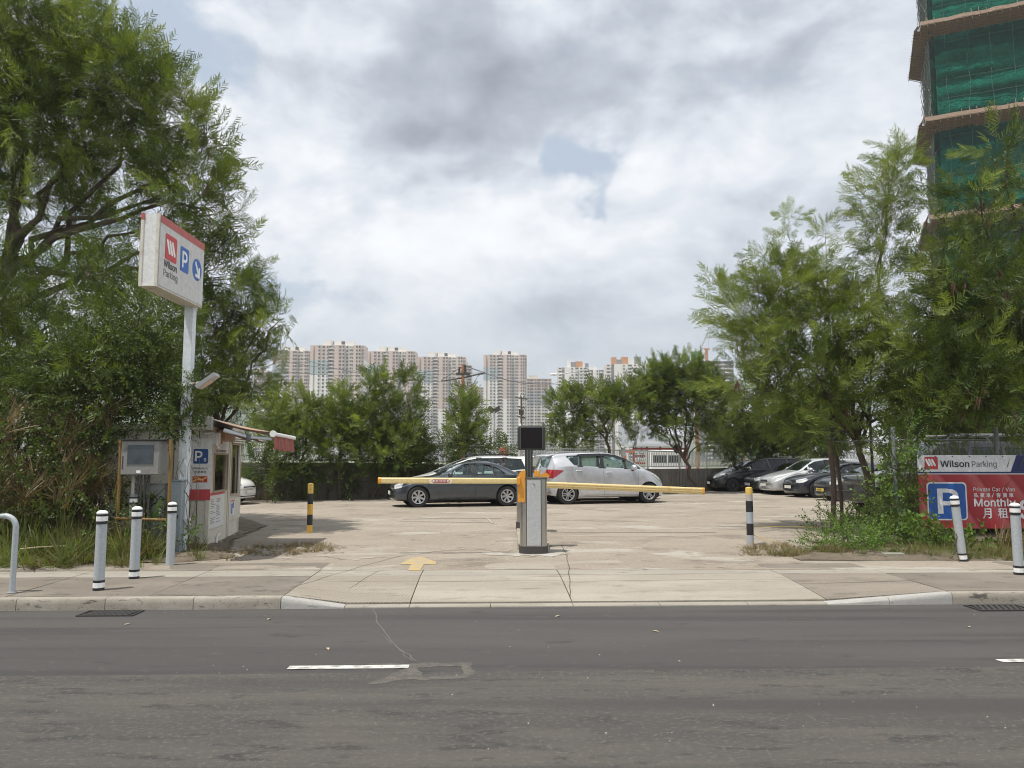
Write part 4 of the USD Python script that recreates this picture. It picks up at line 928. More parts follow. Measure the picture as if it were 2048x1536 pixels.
def make_car(name, label, pos, yaw, shape, paint, wheels, wheel_r, wheel_style, side_windows, wind, rear, glass=window_clear, rim=None, seams=(), pillars=(), headlight=None, taillight=None,
             mirror=None, handles=(), nose_parts=(), plate=None, extra=None, cabin=None, mould=None, seats=True, res=96):
    """pos: where the point under the nose stands; yaw: direction the nose points, seen from above, from -x (0) anticlockwise"""
    t = thing(name, label, 'car', pos, yaw)
    full = shape.solid(0.0, res); inner = shape.solid(0.055, max(40, res // 2)); g_out, g_in = shape.solid(0.014, res // 2 + 20), shape.solid(0.019, res // 2 + 20)
    skin_out, skin_in = shape.solid(-0.004, res), shape.solid(0.02, res)
    x0, x1 = cabin or (wind[0] - .25, rear[1] + .1)
    # openings
    W0 = 2.0
    wins = Manifold.compose([]) if False else None
    sp = [side_prism(rounded(p, .03)) for p in side_windows]
    side_cut = Manifold.batch_boolean([both(p ^ mbox(-1, 9, .35, 2, 0, 3)) for p in sp], manifold3d.OpType.Add)
    def strip(a, b, inset, zlo):
        ya, yb = float(shape.roof(a)) - inset, float(shape.roof(b)) - inset
        return top_prism([(a, -ya), (b, -yb), (b, yb), (a, ya)], zlo, 3)
    ws = strip(wind[0], wind[1], .10, wind[2]); rs = strip(rear[0], rear[1], .12, rear[2])
    openings = side_cut + ws + rs
    wheel_cut = Manifold.batch_boolean([Manifold.cylinder(.34, wheel_r * 1.12, wheel_r * 1.12, 40).rotate((90, 0, 0)).translate((wx, sg * .78 + .17, wheel_r + .01)) for wx in wheels for sg in (-1, 1)], manifold3d.OpType.Add)
    cab = inner ^ mbox(x0, x1, -1.2, 1.2, 0.42, 3)
    body = full - cab - openings - wheel_cut
    # open seams between the panels
    if seams:
        lines = unary_union([LineString(q).buffer(.005, cap_style=2) for q in seams])
        cut = Manifold.batch_boolean([both(side_prism(list(g.exterior.coords)[:-1]) ^ mbox(-1, 9, .3, 2, 0, 3)) for g in getattr(lines, 'geoms', [lines])], manifold3d.OpType.Add)
        body = body - (cut ^ (skin_out - shape.solid(0.016, res)))
    obj('body', body, paint, t, smooth=32)
    obj('window', (g_out - g_in) ^ side_cut ^ mbox(-1, 9, -2, 0, 0, 3), glass, t, smooth=32); obj('window', (g_out - g_in) ^ side_cut ^ mbox(-1, 9, 0, 2, 0, 3), glass, t, smooth=32)
    obj('windscreen', (g_out - g_in) ^ ws, glass, t, smooth=32); obj('rear_window', (g_out - g_in) ^ rs, glass, t, smooth=32)
    # dark wheel wells and wheels
    for wx in wheels:
        for sg in (-1, 1):
            R_ = wheel_r * 1.115
            arch = (Manifold.cylinder(.30, R_, R_, 32) - Manifold.cylinder(.30, R_ - .02, R_ - .02, 32)).rotate((90, 0, 0)).translate((wx, .15 + sg * .70, wheel_r + .01)) ^ mbox(-1, 9, -2, 2, .2, 3)
            obj('wheel_well', arch + Manifold.cylinder(.02, R_, R_, 32).rotate((90, 0, 0)).translate((wx, sg * .56 + .01, wheel_r + .01)), well_mat, t, smooth=40)
            yw = float(shape.half(wx)) - .115
            M = tm.translation_matrix((wx, sg * yw, wheel_r)); M = M @ (tm.rotation_matrix(PI, (0, 0, 1)) if sg > 0 else np.eye(4)); M = M @ tm.rotation_matrix(0.3 * wx + sg, (0, 1, 0))
            ty, face, back, disc = wheel_meshes(wheel_r, wheel_style)
            wheel = obj('wheel', xf(back, M), well_mat, t); obj('tyre', xf(ty, M), tyre_mat, wheel, smooth=40); obj('rim', xf(face, M), rim or alloy, wheel, smooth=30); obj('brake_disc', xf(disc, M), mat('brake_disc_steel', (.12, .11, .10), .5, .6), wheel)
    def on_skin(pr, proud=-.004, deep=.03): return (shape.solid(proud, res) - shape.solid(deep, res // 2 + 10)) ^ pr
    for p in pillars:
        for sg in (0, 1):
            pr = side_prism(p) ^ mbox(-1, 9, .35, 2, 0, 3); obj('pillar_trim', on_skin(pr if sg else pr.mirror((0, 1, 0)), -.003, .02) - openings, trim_mat, t, smooth=32)
    if headlight:
        for sg in (0, 1):
            pr = side_prism(rounded(headlight[0], .02), headlight[1], 2); obj('headlight', on_skin(pr if sg else pr.mirror((0, 1, 0)), -.005), lens_mat, t, smooth=32)
    if taillight:
        for sg in (0, 1):
            pr = side_prism(rounded(taillight[0], .015), taillight[1], 2); obj('tail_light', on_skin(pr if sg else pr.mirror((0, 1, 0)), -.006), red_lens, t, smooth=32)
    for nm, pts, a, b, m in nose_parts: obj(nm, on_skin(front_prism(pts, a, b), -.006), m, t, smooth=32)
    if mirror:
        mx, my, mz, s = mirror
        for sg in (-1, 1):
            e = Manifold.sphere(1, 24).scale((.09, .125, .085)) ^ mbox(-.09, .07, -1, 1, -1, 1); mm = obj('wing_mirror', e.scale((s, s, s)).translate((mx, sg * (my + .1), mz)), paint, t, smooth=35)
            obj('mirror_arm', Manifold.hull_points(np.array([(mx - .03 + a, sg * (my - .09 + b), mz - .10 + c) for a in (0, .07) for b in (0, .12) for c in (-.02, .06)])), trim_mat, mm)
    for hx, hz in handles:
        for sg in (-1, 1):
            w = float(shape.half(hx)) - .012; h = Manifold.batch_hull([Manifold.sphere(.016, 8).translate((hx + a, sg * (w + b), hz)) for a, b in ((-.10, 0), (-.06, .018), (.06, .018), (.10, 0))]); obj('door_handle', h, paint, t, smooth=40)
    if mould:
        for sg in (-1, 1): obj('side_moulding', (shape.solid(-.012, res // 2 + 20) - shape.solid(.01, res // 2 + 20)) ^ side_prism([(mould[0], mould[2]), (mould[1], mould[3]), (mould[1], mould[3] + .028), (mould[0], mould[2] + .028)], *((.4, 2) if sg > 0 else (-2, -.4))) - wheel_cut, paint, t, smooth=32)
    if plate:
        m, px_, pz_, txt = plate; p = obj('number_plate', rbox(px_ - .012, px_ + .006, -.26, .26, pz_ - .055, pz_ + .055, .004), m, t)
        if txt: obj('plate_lettering', plate_on((px_ - .0125, .2, pz_ - .035), (0, -1, 0), (0, 0, 1), text(txt, .07, .002, True)), trim_mat, p, smooth=False)
    if seats:
        sx0 = wind[0] + 1.05
        fl = float(shape.belt(sx0))
        for sx in (sx0, sx0 + .95):
            for y in (-.36, .36):
                s = Manifold.batch_hull([Manifold.sphere(.07, 10).translate((sx + a, y + b, c)) for a, c in ((-.45, .52), (-.0, .48), (0.02, .60), (-.45, .60)) for b in (-.18, .18)]) + Manifold.batch_hull([Manifold.sphere(.06, 10).translate((sx + a, y + b, c)) for a, c in ((0, .55), (.16, fl + .12), (.05, .6), (.2, fl + .12)) for b in (-.17, .17)])
                s = s + Manifold.batch_hull([Manifold.sphere(.05, 10).translate((sx + .19 + a, y + b, fl + c)) for a in (0, .03) for b in (-.08, .08) for c in (.22, .34)]) + mbox(sx + .18, sx + .2, y - .05, y + .05, fl + .1, fl + .3)
                obj('seat', s, seat_mat, t, smooth=50)
        obj('dashboard', Manifold.batch_hull([Manifold.sphere(.05, 8).translate((wind[0] + a, b, c)) for a, c in ((.02, .75), (.45, fl - .02), (.5, .7), (.05, fl - .06)) for b in (-.6, .6)]), trim_mat, t, smooth=40)
        th = np.linspace(0, 2 * PI, 25); ring = np.c_[wind[0] + .66 + .06 * np.sin(th), .36 + .18 * np.cos(th), fl + .02 + .17 * np.sin(th)]
        obj('steering_wheel', [tube(ring, .015, 6, False), cyl((wind[0] + .5, .36, fl - .06), (wind[0] + .66, .36, fl + .02), .03, 8), cyl((wind[0] + .66, .2, fl + .02), (wind[0] + .66, .52, fl + .02), .012, 6)], trim_mat, t, smooth=40)
    if extra: extra(t, shape, on_skin)
    return t

def ground_at(px, py): p = G(px, py, 0.2); return np.array([p[0], p[1], 0.2])
def nose_from_wheels(front_px, rear_px, front_oh, near=.80, base=None, side=1):
    """where the nose stands and where it points, from the two near wheels' ground contact in the photograph; side: +1 when the nose points left"""
    a, b = ground_at(*front_px), ground_at(*rear_px); d = (a - b)[:2]; base_ = np.linalg.norm(d); d = d / base_
    n = np.array([-d[1], d[0]]) * side                     # towards the far side of the car
    if n[1] < 0: n = -n
    c = a[:2] + n * near + d * front_oh
    return (c[0], c[1], 0.2), math.atan2(-d[1], -d[0]), base_

# --- dark grey saloon behind the left barrier arm
pos, yaw, wb = nose_from_wheels((836, 1015), (1013, 1012), .80)
SAL = Shape(4.80, [(0, .66), (.05, .70), (.25, .80), (.7, .90), (1.40, .985), (1.52, 1.02), (1.95, 1.23), (2.35, 1.40), (2.75, 1.45), (3.1, 1.435), (3.5, 1.35), (4.05, 1.10), (4.2, 1.07), (4.7, 1.0), (4.8, .93)],
            [(0, .58), (.4, .70), (1.5, .93), (3.0, .98), (4.1, .99), (4.8, .86)], [(0, .24), (.1, .2), (.8, .2), (4.0, .21), (4.7, .28), (4.8, .34)],
            [(0, .66), (.15, .78), (.6, .88), (1.3, .91), (3.4, .91), (4.3, .87), (4.7, .79), (4.8, .70)], [(0, .55), (.5, .74), (1.35, .78), (1.6, .76), (2.4, .60), (3.2, .58), (3.6, .62), (4.1, .74), (4.5, .74), (4.8, .6)])
grey_paint = car_paint('graphite_paint', (0.060, 0.070, 0.084), 0.6, 0.24)
make_car('saloon_car', 'dark grey saloon car parked behind the left barrier arm', pos, yaw, SAL, grey_paint, (.80, .80 + wb), .325, (7, 'wide'),
    [[(1.66, .985), (1.80, 1.05), (2.28, 1.33), (2.50, 1.36), (2.56, .99)], [(2.68, .99), (2.63, 1.365), (2.95, 1.355), (3.20, 1.30), (3.235, 1.0)], [(3.28, 1.005), (3.25, 1.285), (3.42, 1.21), (3.64, 1.03), (3.62, 1.005)]],
    (1.47, 2.36, .9), (3.50, 4.12, 1.0), seams=[[(1.42, .30), (1.40, .92)], [(2.60, .28), (2.60, .98)], [(3.42, .62), (3.30, .98)], [(1.42, .285), (3.1, .28)], [(.42, .40), (.40, .60), (.36, .74)]],
    pillars=[[(2.50, .97), (2.50, 1.385), (2.68, 1.385), (2.72, .97)], [(3.22, .98), (3.19, 1.31), (3.27, 1.29), (3.30, .98)]],
    headlight=([(.07, .56), (.10, .69), (.30, .79), (.38, .77), (.28, .62)], .42), taillight=([(4.5, .78), (4.55, .96), (4.9, .96), (4.9, .72)], .45), mirror=(1.78, .90, 1.02, 1.0), handles=((2.42, .84), (3.3, .86)),
    nose_parts=[('grille', [(-.34, .5), (.34, .5), (.28, .66), (-.28, .66)], -1, .3, trim_mat), ('lower_intake', [(-.55, .27), (.55, .27), (.5, .38), (-.5, .38)], -1, .5, trim_mat)], mould=(1.30, 3.24, .475, .525), cabin=(1.25, 4.0), plate=(plate_white, -.012, .44, None))
# --- silver hatchback behind the barrier
pos, yaw, wb = nose_from_wheels((1297, 1006), (1135, 1009), .80)
k = wb / 2.97
MPV = Shape(4.45, [(0, .70), (.06, .78), (.14, .88), (.5, 1.07), (.85, 1.19), (1.21, 1.38), (1.68, 1.60), (2.07, 1.715), (2.47, 1.75), (3.25, 1.745), (3.9, 1.71), (4.25, 1.66), (4.36, 1.40), (4.45, 1.12)],
            [(0, .62), (.5, .86), (1.0, 1.10), (2.5, 1.19), (3.6, 1.25), (4.2, 1.2), (4.45, 1.0)], [(0, .26), (.1, .22), (3.6, .22), (4.3, .28), (4.45, .36)],
            [(0, .62), (.15, .74), (.6, .86), (1.3, .90), (3.6, .90), (4.2, .84), (4.45, .72)], [(0, .5), (.3, .66), (.9, .80), (1.3, .76), (2.1, .64), (3.4, .63), (4.2, .62), (4.45, .6)], nose_bow=.32, tail_bow=.12)
silver_paint = car_paint('silver_paint', (0.56, 0.57, 0.595), 0.5, 0.26)
shade_mat = mat('sunshade_cloth', (0.62, 0.66, 0.50), 0.8, var=0.06)
def mpv_extra(t, shape, on_skin):
    vis = lambda pr: [obj('door_visor', on_skin(x, -.022, .004), trim_mat, t, smooth=32) for x in (pr, pr.mirror((0, 1, 0)))]
    vis(side_prism([(1.55, 1.50), (2.0, 1.655), (2.42, 1.70), (2.46, 1.61), (2.1, 1.58), (1.62, 1.44)]) ^ mbox(-1, 9, .35, 2, 0, 3))
    vis(side_prism([(2.50, 1.61), (2.50, 1.70), (3.32, 1.67), (3.30, 1.58)]) ^ mbox(-1, 9, .35, 2, 0, 3))
    for a, b, c, d in ((1.72, 2.42, 1.20, 1.57), (2.62, 3.30, 1.22, 1.59)):      # sunshades inside the windows
        g = grid(np.linspace(a, b, 14), np.linspace(c, d, 8), lambda U, V: (U, .60 - .07 * (V - c) / .37 + .02 * np.sin(U * 19 + V * 9), np.minimum(V, 1.28 + .42 * (U - 1.62) if a < 2 else 9)))
        obj('sunshade', g, shade_mat, t)
    obj('roof_spoiler', Manifold.batch_hull([Manifold.sphere(.025, 8).translate((x, y, z)) for x, z in ((4.15, 1.66), (4.42, 1.60)) for y in (-.56, .56)]), silver_paint, t, smooth=40)
make_car('hatchback_car', 'silver hatchback with cream sunshades parked behind the right barrier arm', pos, yaw, MPV, silver_paint, (.80, .80 + wb), .345, (5, 'double'),
    [[(1.02, 1.15), (1.30, 1.36), (1.64, 1.53), (1.64, 1.18)], [(1.70, 1.19), (1.70, 1.555), (2.06, 1.65), (2.42, 1.665), (2.47, 1.225)], [(2.60, 1.235), (2.54, 1.665), (3.20, 1.645), (3.28, 1.27)], [(3.36, 1.28), (3.30, 1.63), (3.78, 1.60), (3.55, 1.30)]],
    (.95, 2.02, 1.1), (4.26, 4.43, 1.22), seams=[[(1.23, .32), (1.22, 1.13)], [(2.46, .30), (2.50, 1.20)], [(3.30, .34), (3.42, .70), (3.62, .95), (3.60, 1.26)], [(1.25, .305), (3.2, .30)], [(.62, 1.02), (.34, .86), (.20, .80)]],
    pillars=[[(2.40, 1.19), (2.36, 1.69), (2.60, 1.69), (2.68, 1.2)], [(3.24, 1.24), (3.17, 1.66), (3.36, 1.65), (3.44, 1.25)], [(1.60, 1.16), (1.60, 1.53), (1.74, 1.57), (1.74, 1.17)]],
    headlight=([(.12, .72), (.16, .86), (.56, 1.03), (.64, 1.0), (.34, .80)], .40), taillight=([(3.90, 1.13), (4.28, .86), (4.5, .90), (4.5, 1.14), (4.34, 1.16)], .45), mirror=(1.42, .90, 1.22, 1.15), handles=((2.30, 1.06), (3.38, 1.12)),
    nose_parts=[('grille', [(-.5, .55), (.5, .55), (.42, .66), (-.42, .66)], -1, .4, trim_mat)], glass=window_clear, cabin=(.9, 4.2), extra=mpv_extra)
# --- white people carrier behind the saloon
LOW = Shape(4.75, [(0, .62), (.06, .70), (.2, .80), (.7, .94), (1.15, 1.06), (1.4, 1.17), (1.9, 1.40), (2.35, 1.55), (2.8, 1.62), (3.5, 1.625), (4.2, 1.59), (4.55, 1.56), (4.66, 1.3), (4.75, 1.05)],
            [(0, .55), (.5, .76), (1.2, .96), (2.5, 1.03), (4.2, 1.08), (4.75, .95)], [(0, .24), (.1, .2), (4.0, .2), (4.6, .28), (4.75, .36)],
            [(0, .64), (.15, .76), (.6, .87), (1.3, .90), (3.8, .90), (4.5, .84), (4.75, .72)], [(0, .52), (.4, .70), (1.15, .80), (1.5, .75), (2.4, .63), (3.6, .62), (4.5, .62), (4.75, .6)], nose_bow=.28)
LOWWIN = [[(1.20, 1.02), (1.45, 1.14), (1.72, 1.27), (1.72, 1.03)], [(1.78, 1.04), (1.78, 1.30), (2.25, 1.47), (2.62, 1.53), (2.66, 1.06)], [(2.76, 1.07), (2.72, 1.535), (3.55, 1.54), (3.62, 1.10)], [(3.70, 1.10), (3.66, 1.54), (4.22, 1.51), (4.34, 1.14)]]
LOWPIL = [[(2.60, 1.04), (2.56, 1.555), (2.76, 1.56), (2.80, 1.04)], [(3.58, 1.06), (3.52, 1.565), (3.70, 1.565), (3.74, 1.07)]]
LOWSEAM = [[(1.42, .30), (1.40, .98)], [(2.70, .28), (2.70, 1.03)], [(3.36, .5), (3.66, .8), (3.66, 1.06)], [(1.42, .285), (3.2, .28)]]
def low(name, label, pos, yaw, paint, glass, style, rim, plate=None, extra=None, wr=.325, res=72):
    return make_car(name, label, pos, yaw, LOW, paint, (.88, 3.70), wr, style, LOWWIN, (1.12, 2.32, .95), (4.55, 4.72, 1.12), glass=glass, rim=rim, seams=LOWSEAM, pillars=LOWPIL,
        headlight=([(.08, .62), (.12, .74), (.55, .90), (.66, .87), (.34, .70)], .42), taillight=([(4.5, .8), (4.55, 1.05), (4.9, 1.05), (4.9, .75)], .4), mirror=(1.55, .90, 1.10, 1.05), handles=((2.55, .93), (3.55, .98)),
        nose_parts=[('grille', [(-.42, .46), (.42, .46), (.38, .60), (-.38, .60)], -1, .4, trim_mat), ('lower_intake', [(-.6, .26), (.6, .26), (.55, .37), (-.55, .37)], -1, .5, trim_mat)], cabin=(1.05, 4.5), plate=plate, extra=extra, res=res)
white_paint = car_paint('white_paint', (0.74, 0.74, 0.72), 0.0, 0.25)
def white_extra(t, shape, on_skin):
    obj('roof_bar', [tube([(2.3, s * .55, 1.60), (2.42, s * .56, 1.655), (3.9, s * .56, 1.665), (4.05, s * .55, 1.62)], .02, 6) for s in (-1, 1)], trim_mat, t, smooth=50)
    obj('roof_spoiler', Manifold.batch_hull([Manifold.sphere(.03, 8).translate((x, y, z)) for x, z in ((4.40, 1.57), (4.70, 1.585)) for y in (-.55, .55)]), white_paint, t, smooth=40)
p = P(800, 995, 28.2); low('people_carrier', 'white people carrier parked close behind the dark grey saloon', (-3.9, 27.3, .2), .26, white_paint, window_mid, (9, 'thin'), alloy, extra=white_extra)
# --- light silver SUV behind the hatchback: only its tail and roof show
SUV = Shape(4.6, [(0, .80), (.06, .92), (.3, 1.0), (1.0, 1.10), (1.3, 1.18), (1.8, 1.52), (2.2, 1.68), (2.7, 1.73), (3.6, 1.72), (4.2, 1.66), (4.4, 1.5), (4.6, 1.08)],
            [(0, .7), (.5, .9), (1.2, 1.06), (2.5, 1.10), (4.2, 1.2), (4.6, 1.02)], [(0, .3), (.1, .26), (4.0, .27), (4.5, .34), (4.6, .42)],
            [(0, .66), (.15, .80), (.6, .90), (1.3, .92), (3.8, .92), (4.4, .86), (4.6, .76)], [(0, .55), (.4, .74), (1.2, .82), (1.5, .76), (2.3, .66), (3.6, .64), (4.3, .62), (4.6, .6)])
suv_paint = car_paint('pale_silver_paint', (0.36, 0.37, 0.40), 0.3, 0.3)
def suv_extra(t, shape, on_skin):
    obj('roof_rail', [tube([(2.1, s * .60, 1.67), (2.2, s * .60, 1.745), (3.9, s * .60, 1.765), (4.1, s * .60, 1.68)], .022, 6) for s in (-1, 1)], chrome, t, smooth=50)
    obj('roof_spoiler', Manifold.batch_hull([Manifold.sphere(.03, 8).translate((x, y, z)) for x, z in ((4.15, 1.68), (4.5, 1.62)) for y in (-.55, .55)]), trim_mat, t, smooth=40)
make_car('suv', 'pale silver SUV with roof rails half hidden behind the silver hatchback', (5.35, 29.7, .2), PI + .26, SUV, suv_paint, (.9, 3.56), .36, (5, 'double'),
    [[(1.45, 1.10), (1.9, 1.50), (2.5, 1.62), (2.55, 1.12)], [(2.65, 1.13), (2.6, 1.62), (3.4, 1.60), (3.5, 1.18)], [(3.62, 1.24), (3.75, 1.48), (4.15, 1.42), (3.95, 1.26)]],
    (1.25, 2.15, 1.0), (4.28, 4.56, 1.15), glass=window_dark, pillars=[[(2.5, 1.1), (2.46, 1.65), (2.65, 1.65), (2.7, 1.1)]], taillight=([(4.0, 1.04), (4.2, 1.16), (4.7, 1.16), (4.7, .92), (4.3, .95)], .35), mirror=(1.75, .92, 1.2, 1.1), extra=suv_extra, cabin=(1.2, 4.3), res=60)
# --- white car whose front shows past the kiosk
low('saloon_car', 'white car whose front end shows past the right side of the kiosk', (-8.75, 26.0, .2), PI - 0.15, white_paint, window_dark, (5, 'double'), alloy, plate=(plate_white, -.012, .42, None), res=60)
# --- row of cars on the right, noses to the left
H = math.radians(7)
black_paint = car_paint('black_paint', (0.010, 0.011, 0.013), 0.1, 0.25); blue_black = car_paint('blue_black_paint', (0.020, 0.022, 0.034), 0.3, 0.28); slate = car_paint('slate_paint', (0.040, 0.045, 0.055), 0.35, 0.3); bright_silver = car_paint('bright_silver_paint', (0.50, 0.51, 0.52), 0.45, 0.3)
def nose_at(px, py, z=.2): g = G(px, py, z); return (g[0], g[1], z)
low('people_carrier', 'black people carrier at the far end of the row by the back wall', (9.25, 36.6, .16), H, black_paint, window_dark, (10, 'thin'), mat('dark_alloy', (.12, .12, .125), .35, .7), plate=(plate_white, -.012, .42, None))
BOXY = Shape(4.2, [(0, .62), (.05, .72), (.3, .82), (1.0, .95), (1.25, 1.0), (1.9, 1.33), (2.3, 1.40), (3.0, 1.41), (3.5, 1.36), (4.0, 1.05), (4.2, .95)], [(0, .55), (.5, .74), (1.2, .9), (4.2, .86)], [(0, .24), (.1, .2), (4.0, .22), (4.2, .3)],
             [(0, .66), (.12, .76), (.5, .84), (1.3, .86), (3.6, .86), (4.2, .7)], [(0, .55), (.4, .70), (1.2, .74), (1.5, .70), (2.3, .58), (3.4, .57), (4.2, .6)], nose_bow=.16)
def boxy(label, pos, yaw, paint, glass, style, rim, plate=None, wr=.31, s=None, extra=None, grille=trim_mat):
    S = s or BOXY; e = S.L - 4.2
    return make_car('saloon_car', label, pos, yaw, S, paint, (.80, 3.35 + e), wr, style, [[(1.5, .97), (1.95, 1.26), (2.3, 1.32), (2.35, .97)], [(2.45, .97), (2.42, 1.33), (3.1, 1.31), (3.4, 1.0)]], (1.22, 1.95, .88), (3.52 + e * .6, 4.0 + e * .6, .95), glass=glass, rim=rim,
        seams=[[(1.38, .3), (1.36, .9)], [(2.4, .3), (2.4, .92)], [(1.38, .285), (2.9, .28)]], pillars=[[(2.3, .95), (2.28, 1.35), (2.45, 1.35), (2.5, .95)]], headlight=([(.06, .58), (.10, .70), (.40, .78), (.46, .74), (.30, .62)], .40),
        taillight=([(S.L - .3, .7), (S.L - .3, .9), (S.L + .1, .9), (S.L + .1, .7)], .4), mirror=(1.62, .86, 1.0, 1.0), handles=((2.25, .82),), nose_parts=[('grille', [(-.36, .52), (.36, .52), (.34, .64), (-.34, .64)], -1, .35, grille), ('lower_intake', [(-.5, .26), (.5, .26), (.46, .38), (-.46, .38)], -1, .45, trim_mat)], plate=plate, cabin=(1.15, 3.9), extra=extra, res=64)
boxy('small black saloon with only its nose showing between the people carrier and the silver saloon', (10.55, 34.7, .16), H, black_paint, window_dark, (9, 'thin'), alloy, plate=(plate_white, -.012, .42, None))
TALL = Shape(4.6, [(0, .62), (.05, .74), (.3, .86), (1.0, 1.02), (1.25, 1.08), (1.9, 1.45), (2.3, 1.56), (3.0, 1.58), (3.9, 1.55), (4.4, 1.3), (4.6, 1.0)], [(0, .55), (.5, .76), (1.2, .94), (4.6, .9)], [(0, .24), (.1, .2), (4.3, .22), (4.6, .3)],
             [(0, .68), (.12, .78), (.5, .87), (1.3, .89), (3.9, .89), (4.6, .72)], [(0, .56), (.4, .72), (1.2, .78), (1.5, .74), (2.3, .62), (3.8, .61), (4.6, .6)], nose_bow=.16)
make_car('saloon_car', 'bright silver car in the row between the small black saloon and the blue-black saloon', (10.7, 33.0, .17), H, TALL, bright_silver, (.85, 3.55), .32, (9, 'thin'), [[(1.38, 1.04), (1.62, 1.22), (1.62, 1.05)], [(1.68, 1.05), (1.68, 1.28), (2.0, 1.42), (2.45, 1.48), (2.5, 1.06)], [(2.6, 1.06), (2.56, 1.48), (3.4, 1.47), (3.5, 1.08)]],
    (1.20, 2.0, .95), (4.2, 4.45, 1.1), glass=window_mid, seams=[[(1.4, .3), (1.38, .98)], [(2.55, .3), (2.55, 1.0)]], pillars=[[(2.45, 1.04), (2.42, 1.5), (2.6, 1.5), (2.64, 1.04)]], headlight=([(.06, .60), (.10, .73), (.46, .84), (.52, .80), (.32, .66)], .36), mirror=(1.62, .89, 1.08, 1.1), nose_parts=[('grille', [(-.32, .52), (.32, .52), (.30, .66), (-.30, .66)], -1, .35, trim_mat), ('lower_intake', [(-.5, .27), (.5, .27), (.46, .38), (-.46, .38)], -1, .45, trim_mat)], plate=(plate_white, -.012, .44, None), cabin=(1.12, 4.3), res=64)
def kidney(t, shape, on_skin):
    for s in (-1, 1): obj('grille_surround', on_skin(front_prism([(s * .03, .50), (s * .24, .50), (s * .26, .66), (s * .03, .66)][::s], -1, .3), -.008) - front_prism([(-.22, .53), (.22, .53), (.23, .63), (-.23, .63)], -1, 1), chrome, t, smooth=32)
BMW_ = Shape(4.5, [(0, .64), (.05, .72), (.3, .82), (1.1, .97), (1.4, 1.02), (2.1, 1.36), (2.5, 1.42), (3.1, 1.41), (3.6, 1.33), (4.1, 1.08), (4.5, 1.0)], [(0, .56), (.5, .76), (1.2, .92), (4.5, .92)], [(0, .22), (.1, .17), (4.2, .2), (4.5, .3)],
             [(0, .68), (.12, .78), (.5, .88), (1.3, .90), (3.6, .90), (4.5, .74)], [(0, .56), (.4, .72), (1.3, .78), (1.6, .74), (2.4, .60), (3.5, .58), (4.5, .62)], nose_bow=.18)
boxy('blue-black saloon with big black spoked wheels beside the bright silver car', (11.0, 30.9, .18), H, blue_black, window_mid, (6, 'six'), black_alloy, plate=(plate_white, -.012, .42, None), wr=.335, s=BMW_, extra=kidney)
def corolla(t, shape, on_skin):
    for s in (0, 1):
        pr = side_prism([(.36, .64), (.42, .76), (.56, .79), (.5, .66)], .45, 2); obj('indicator', on_skin(pr if s else pr.mirror((0, 1, 0)), -.007), amber, t)
boxy('slate grey saloon with a yellow number plate nearest the timber posts', (11.25, 28.3, .19), H, slate, window_mid, (5, 'wide'), alloy, plate=(plate_yellow, -.015, .40, 'NY805'), s=BMW_, extra=corolla)
# --- big black four-wheel drive behind the wire fence
FWD = Shape(4.5, [(0, 1.0), (.05, 1.08), (.3, 1.14), (1.2, 1.22), (1.35, 1.28), (1.75, 1.78), (1.95, 1.93), (2.4, 1.97), (4.2, 1.96), (4.4, 1.9), (4.5, 1.7)], [(0, .9), (.5, 1.02), (1.3, 1.14), (4.5, 1.18)], [(0, .5), (.12, .42), (4.3, .42), (4.5, .5)],
            [(0, .76), (.1, .84), (.4, .90), (1.3, .93), (4.3, .93), (4.5, .86)], [(0, .7), (.3, .80), (1.3, .84), (1.6, .80), (2.0, .74), (4.3, .72), (4.5, .70)], nose_bow=.10, rcorner=.07, crown=.02)
def fwd_extra(t, shape, on_skin):
    for s in (-1, 1): obj('roof_rack_rail', tube([(2.1, s * .7, 1.97), (2.2, s * .7, 2.12), (4.1, s * .7, 2.12), (4.2, s * .7, 1.97)], .025, 6), mat('rack_grey', (.2, .2, .21), .5), t, smooth=50)
    for x in np.linspace(2.3, 4.1, 5): obj('roof_rack_bar', tube([(x, -.7, 2.10), (x, .7, 2.10)], .022, 6), mat('rack_grey', (.2, .2, .21), .5), t, smooth=50)
    obj('front_bumper', rbox(-.10, .22, -.9, .9, .46, .72, .05), trim_mat, t, smooth=40)
make_car('four_wheel_drive', 'big black four-wheel drive with a roof rack behind the wire fence and banner', (8.6, 19.6, .2), math.radians(4), FWD, black_paint, (.85, 3.5), .38, (5, 'wide'),
    [[(1.55, 1.2), (1.9, 1.72), (2.5, 1.80), (2.55, 1.2)], [(2.7, 1.2), (2.66, 1.8), (3.4, 1.8), (3.42, 1.2)], [(3.55, 1.22), (3.53, 1.8), (4.25, 1.78), (4.28, 1.24)]], (1.32, 1.9, 1.1), (4.42, 4.49, 1.4), glass=window_mid, seams=[[(1.45, .5), (1.43, 1.15)], [(2.62, .5), (2.62, 1.18)]],
    headlight=([(.02, .84), (.03, 1.0), (.3, 1.02), (.3, .84)], .5), mirror=(1.6, .93, 1.35, 1.4), handles=((2.5, 1.06),), nose_parts=[('grille', [(-.45, .8), (.45, .8), (.45, 1.0), (-.45, 1.0)], -1, .3, trim_mat)], extra=fwd_extra, cabin=(1.2, 4.4), res=64)
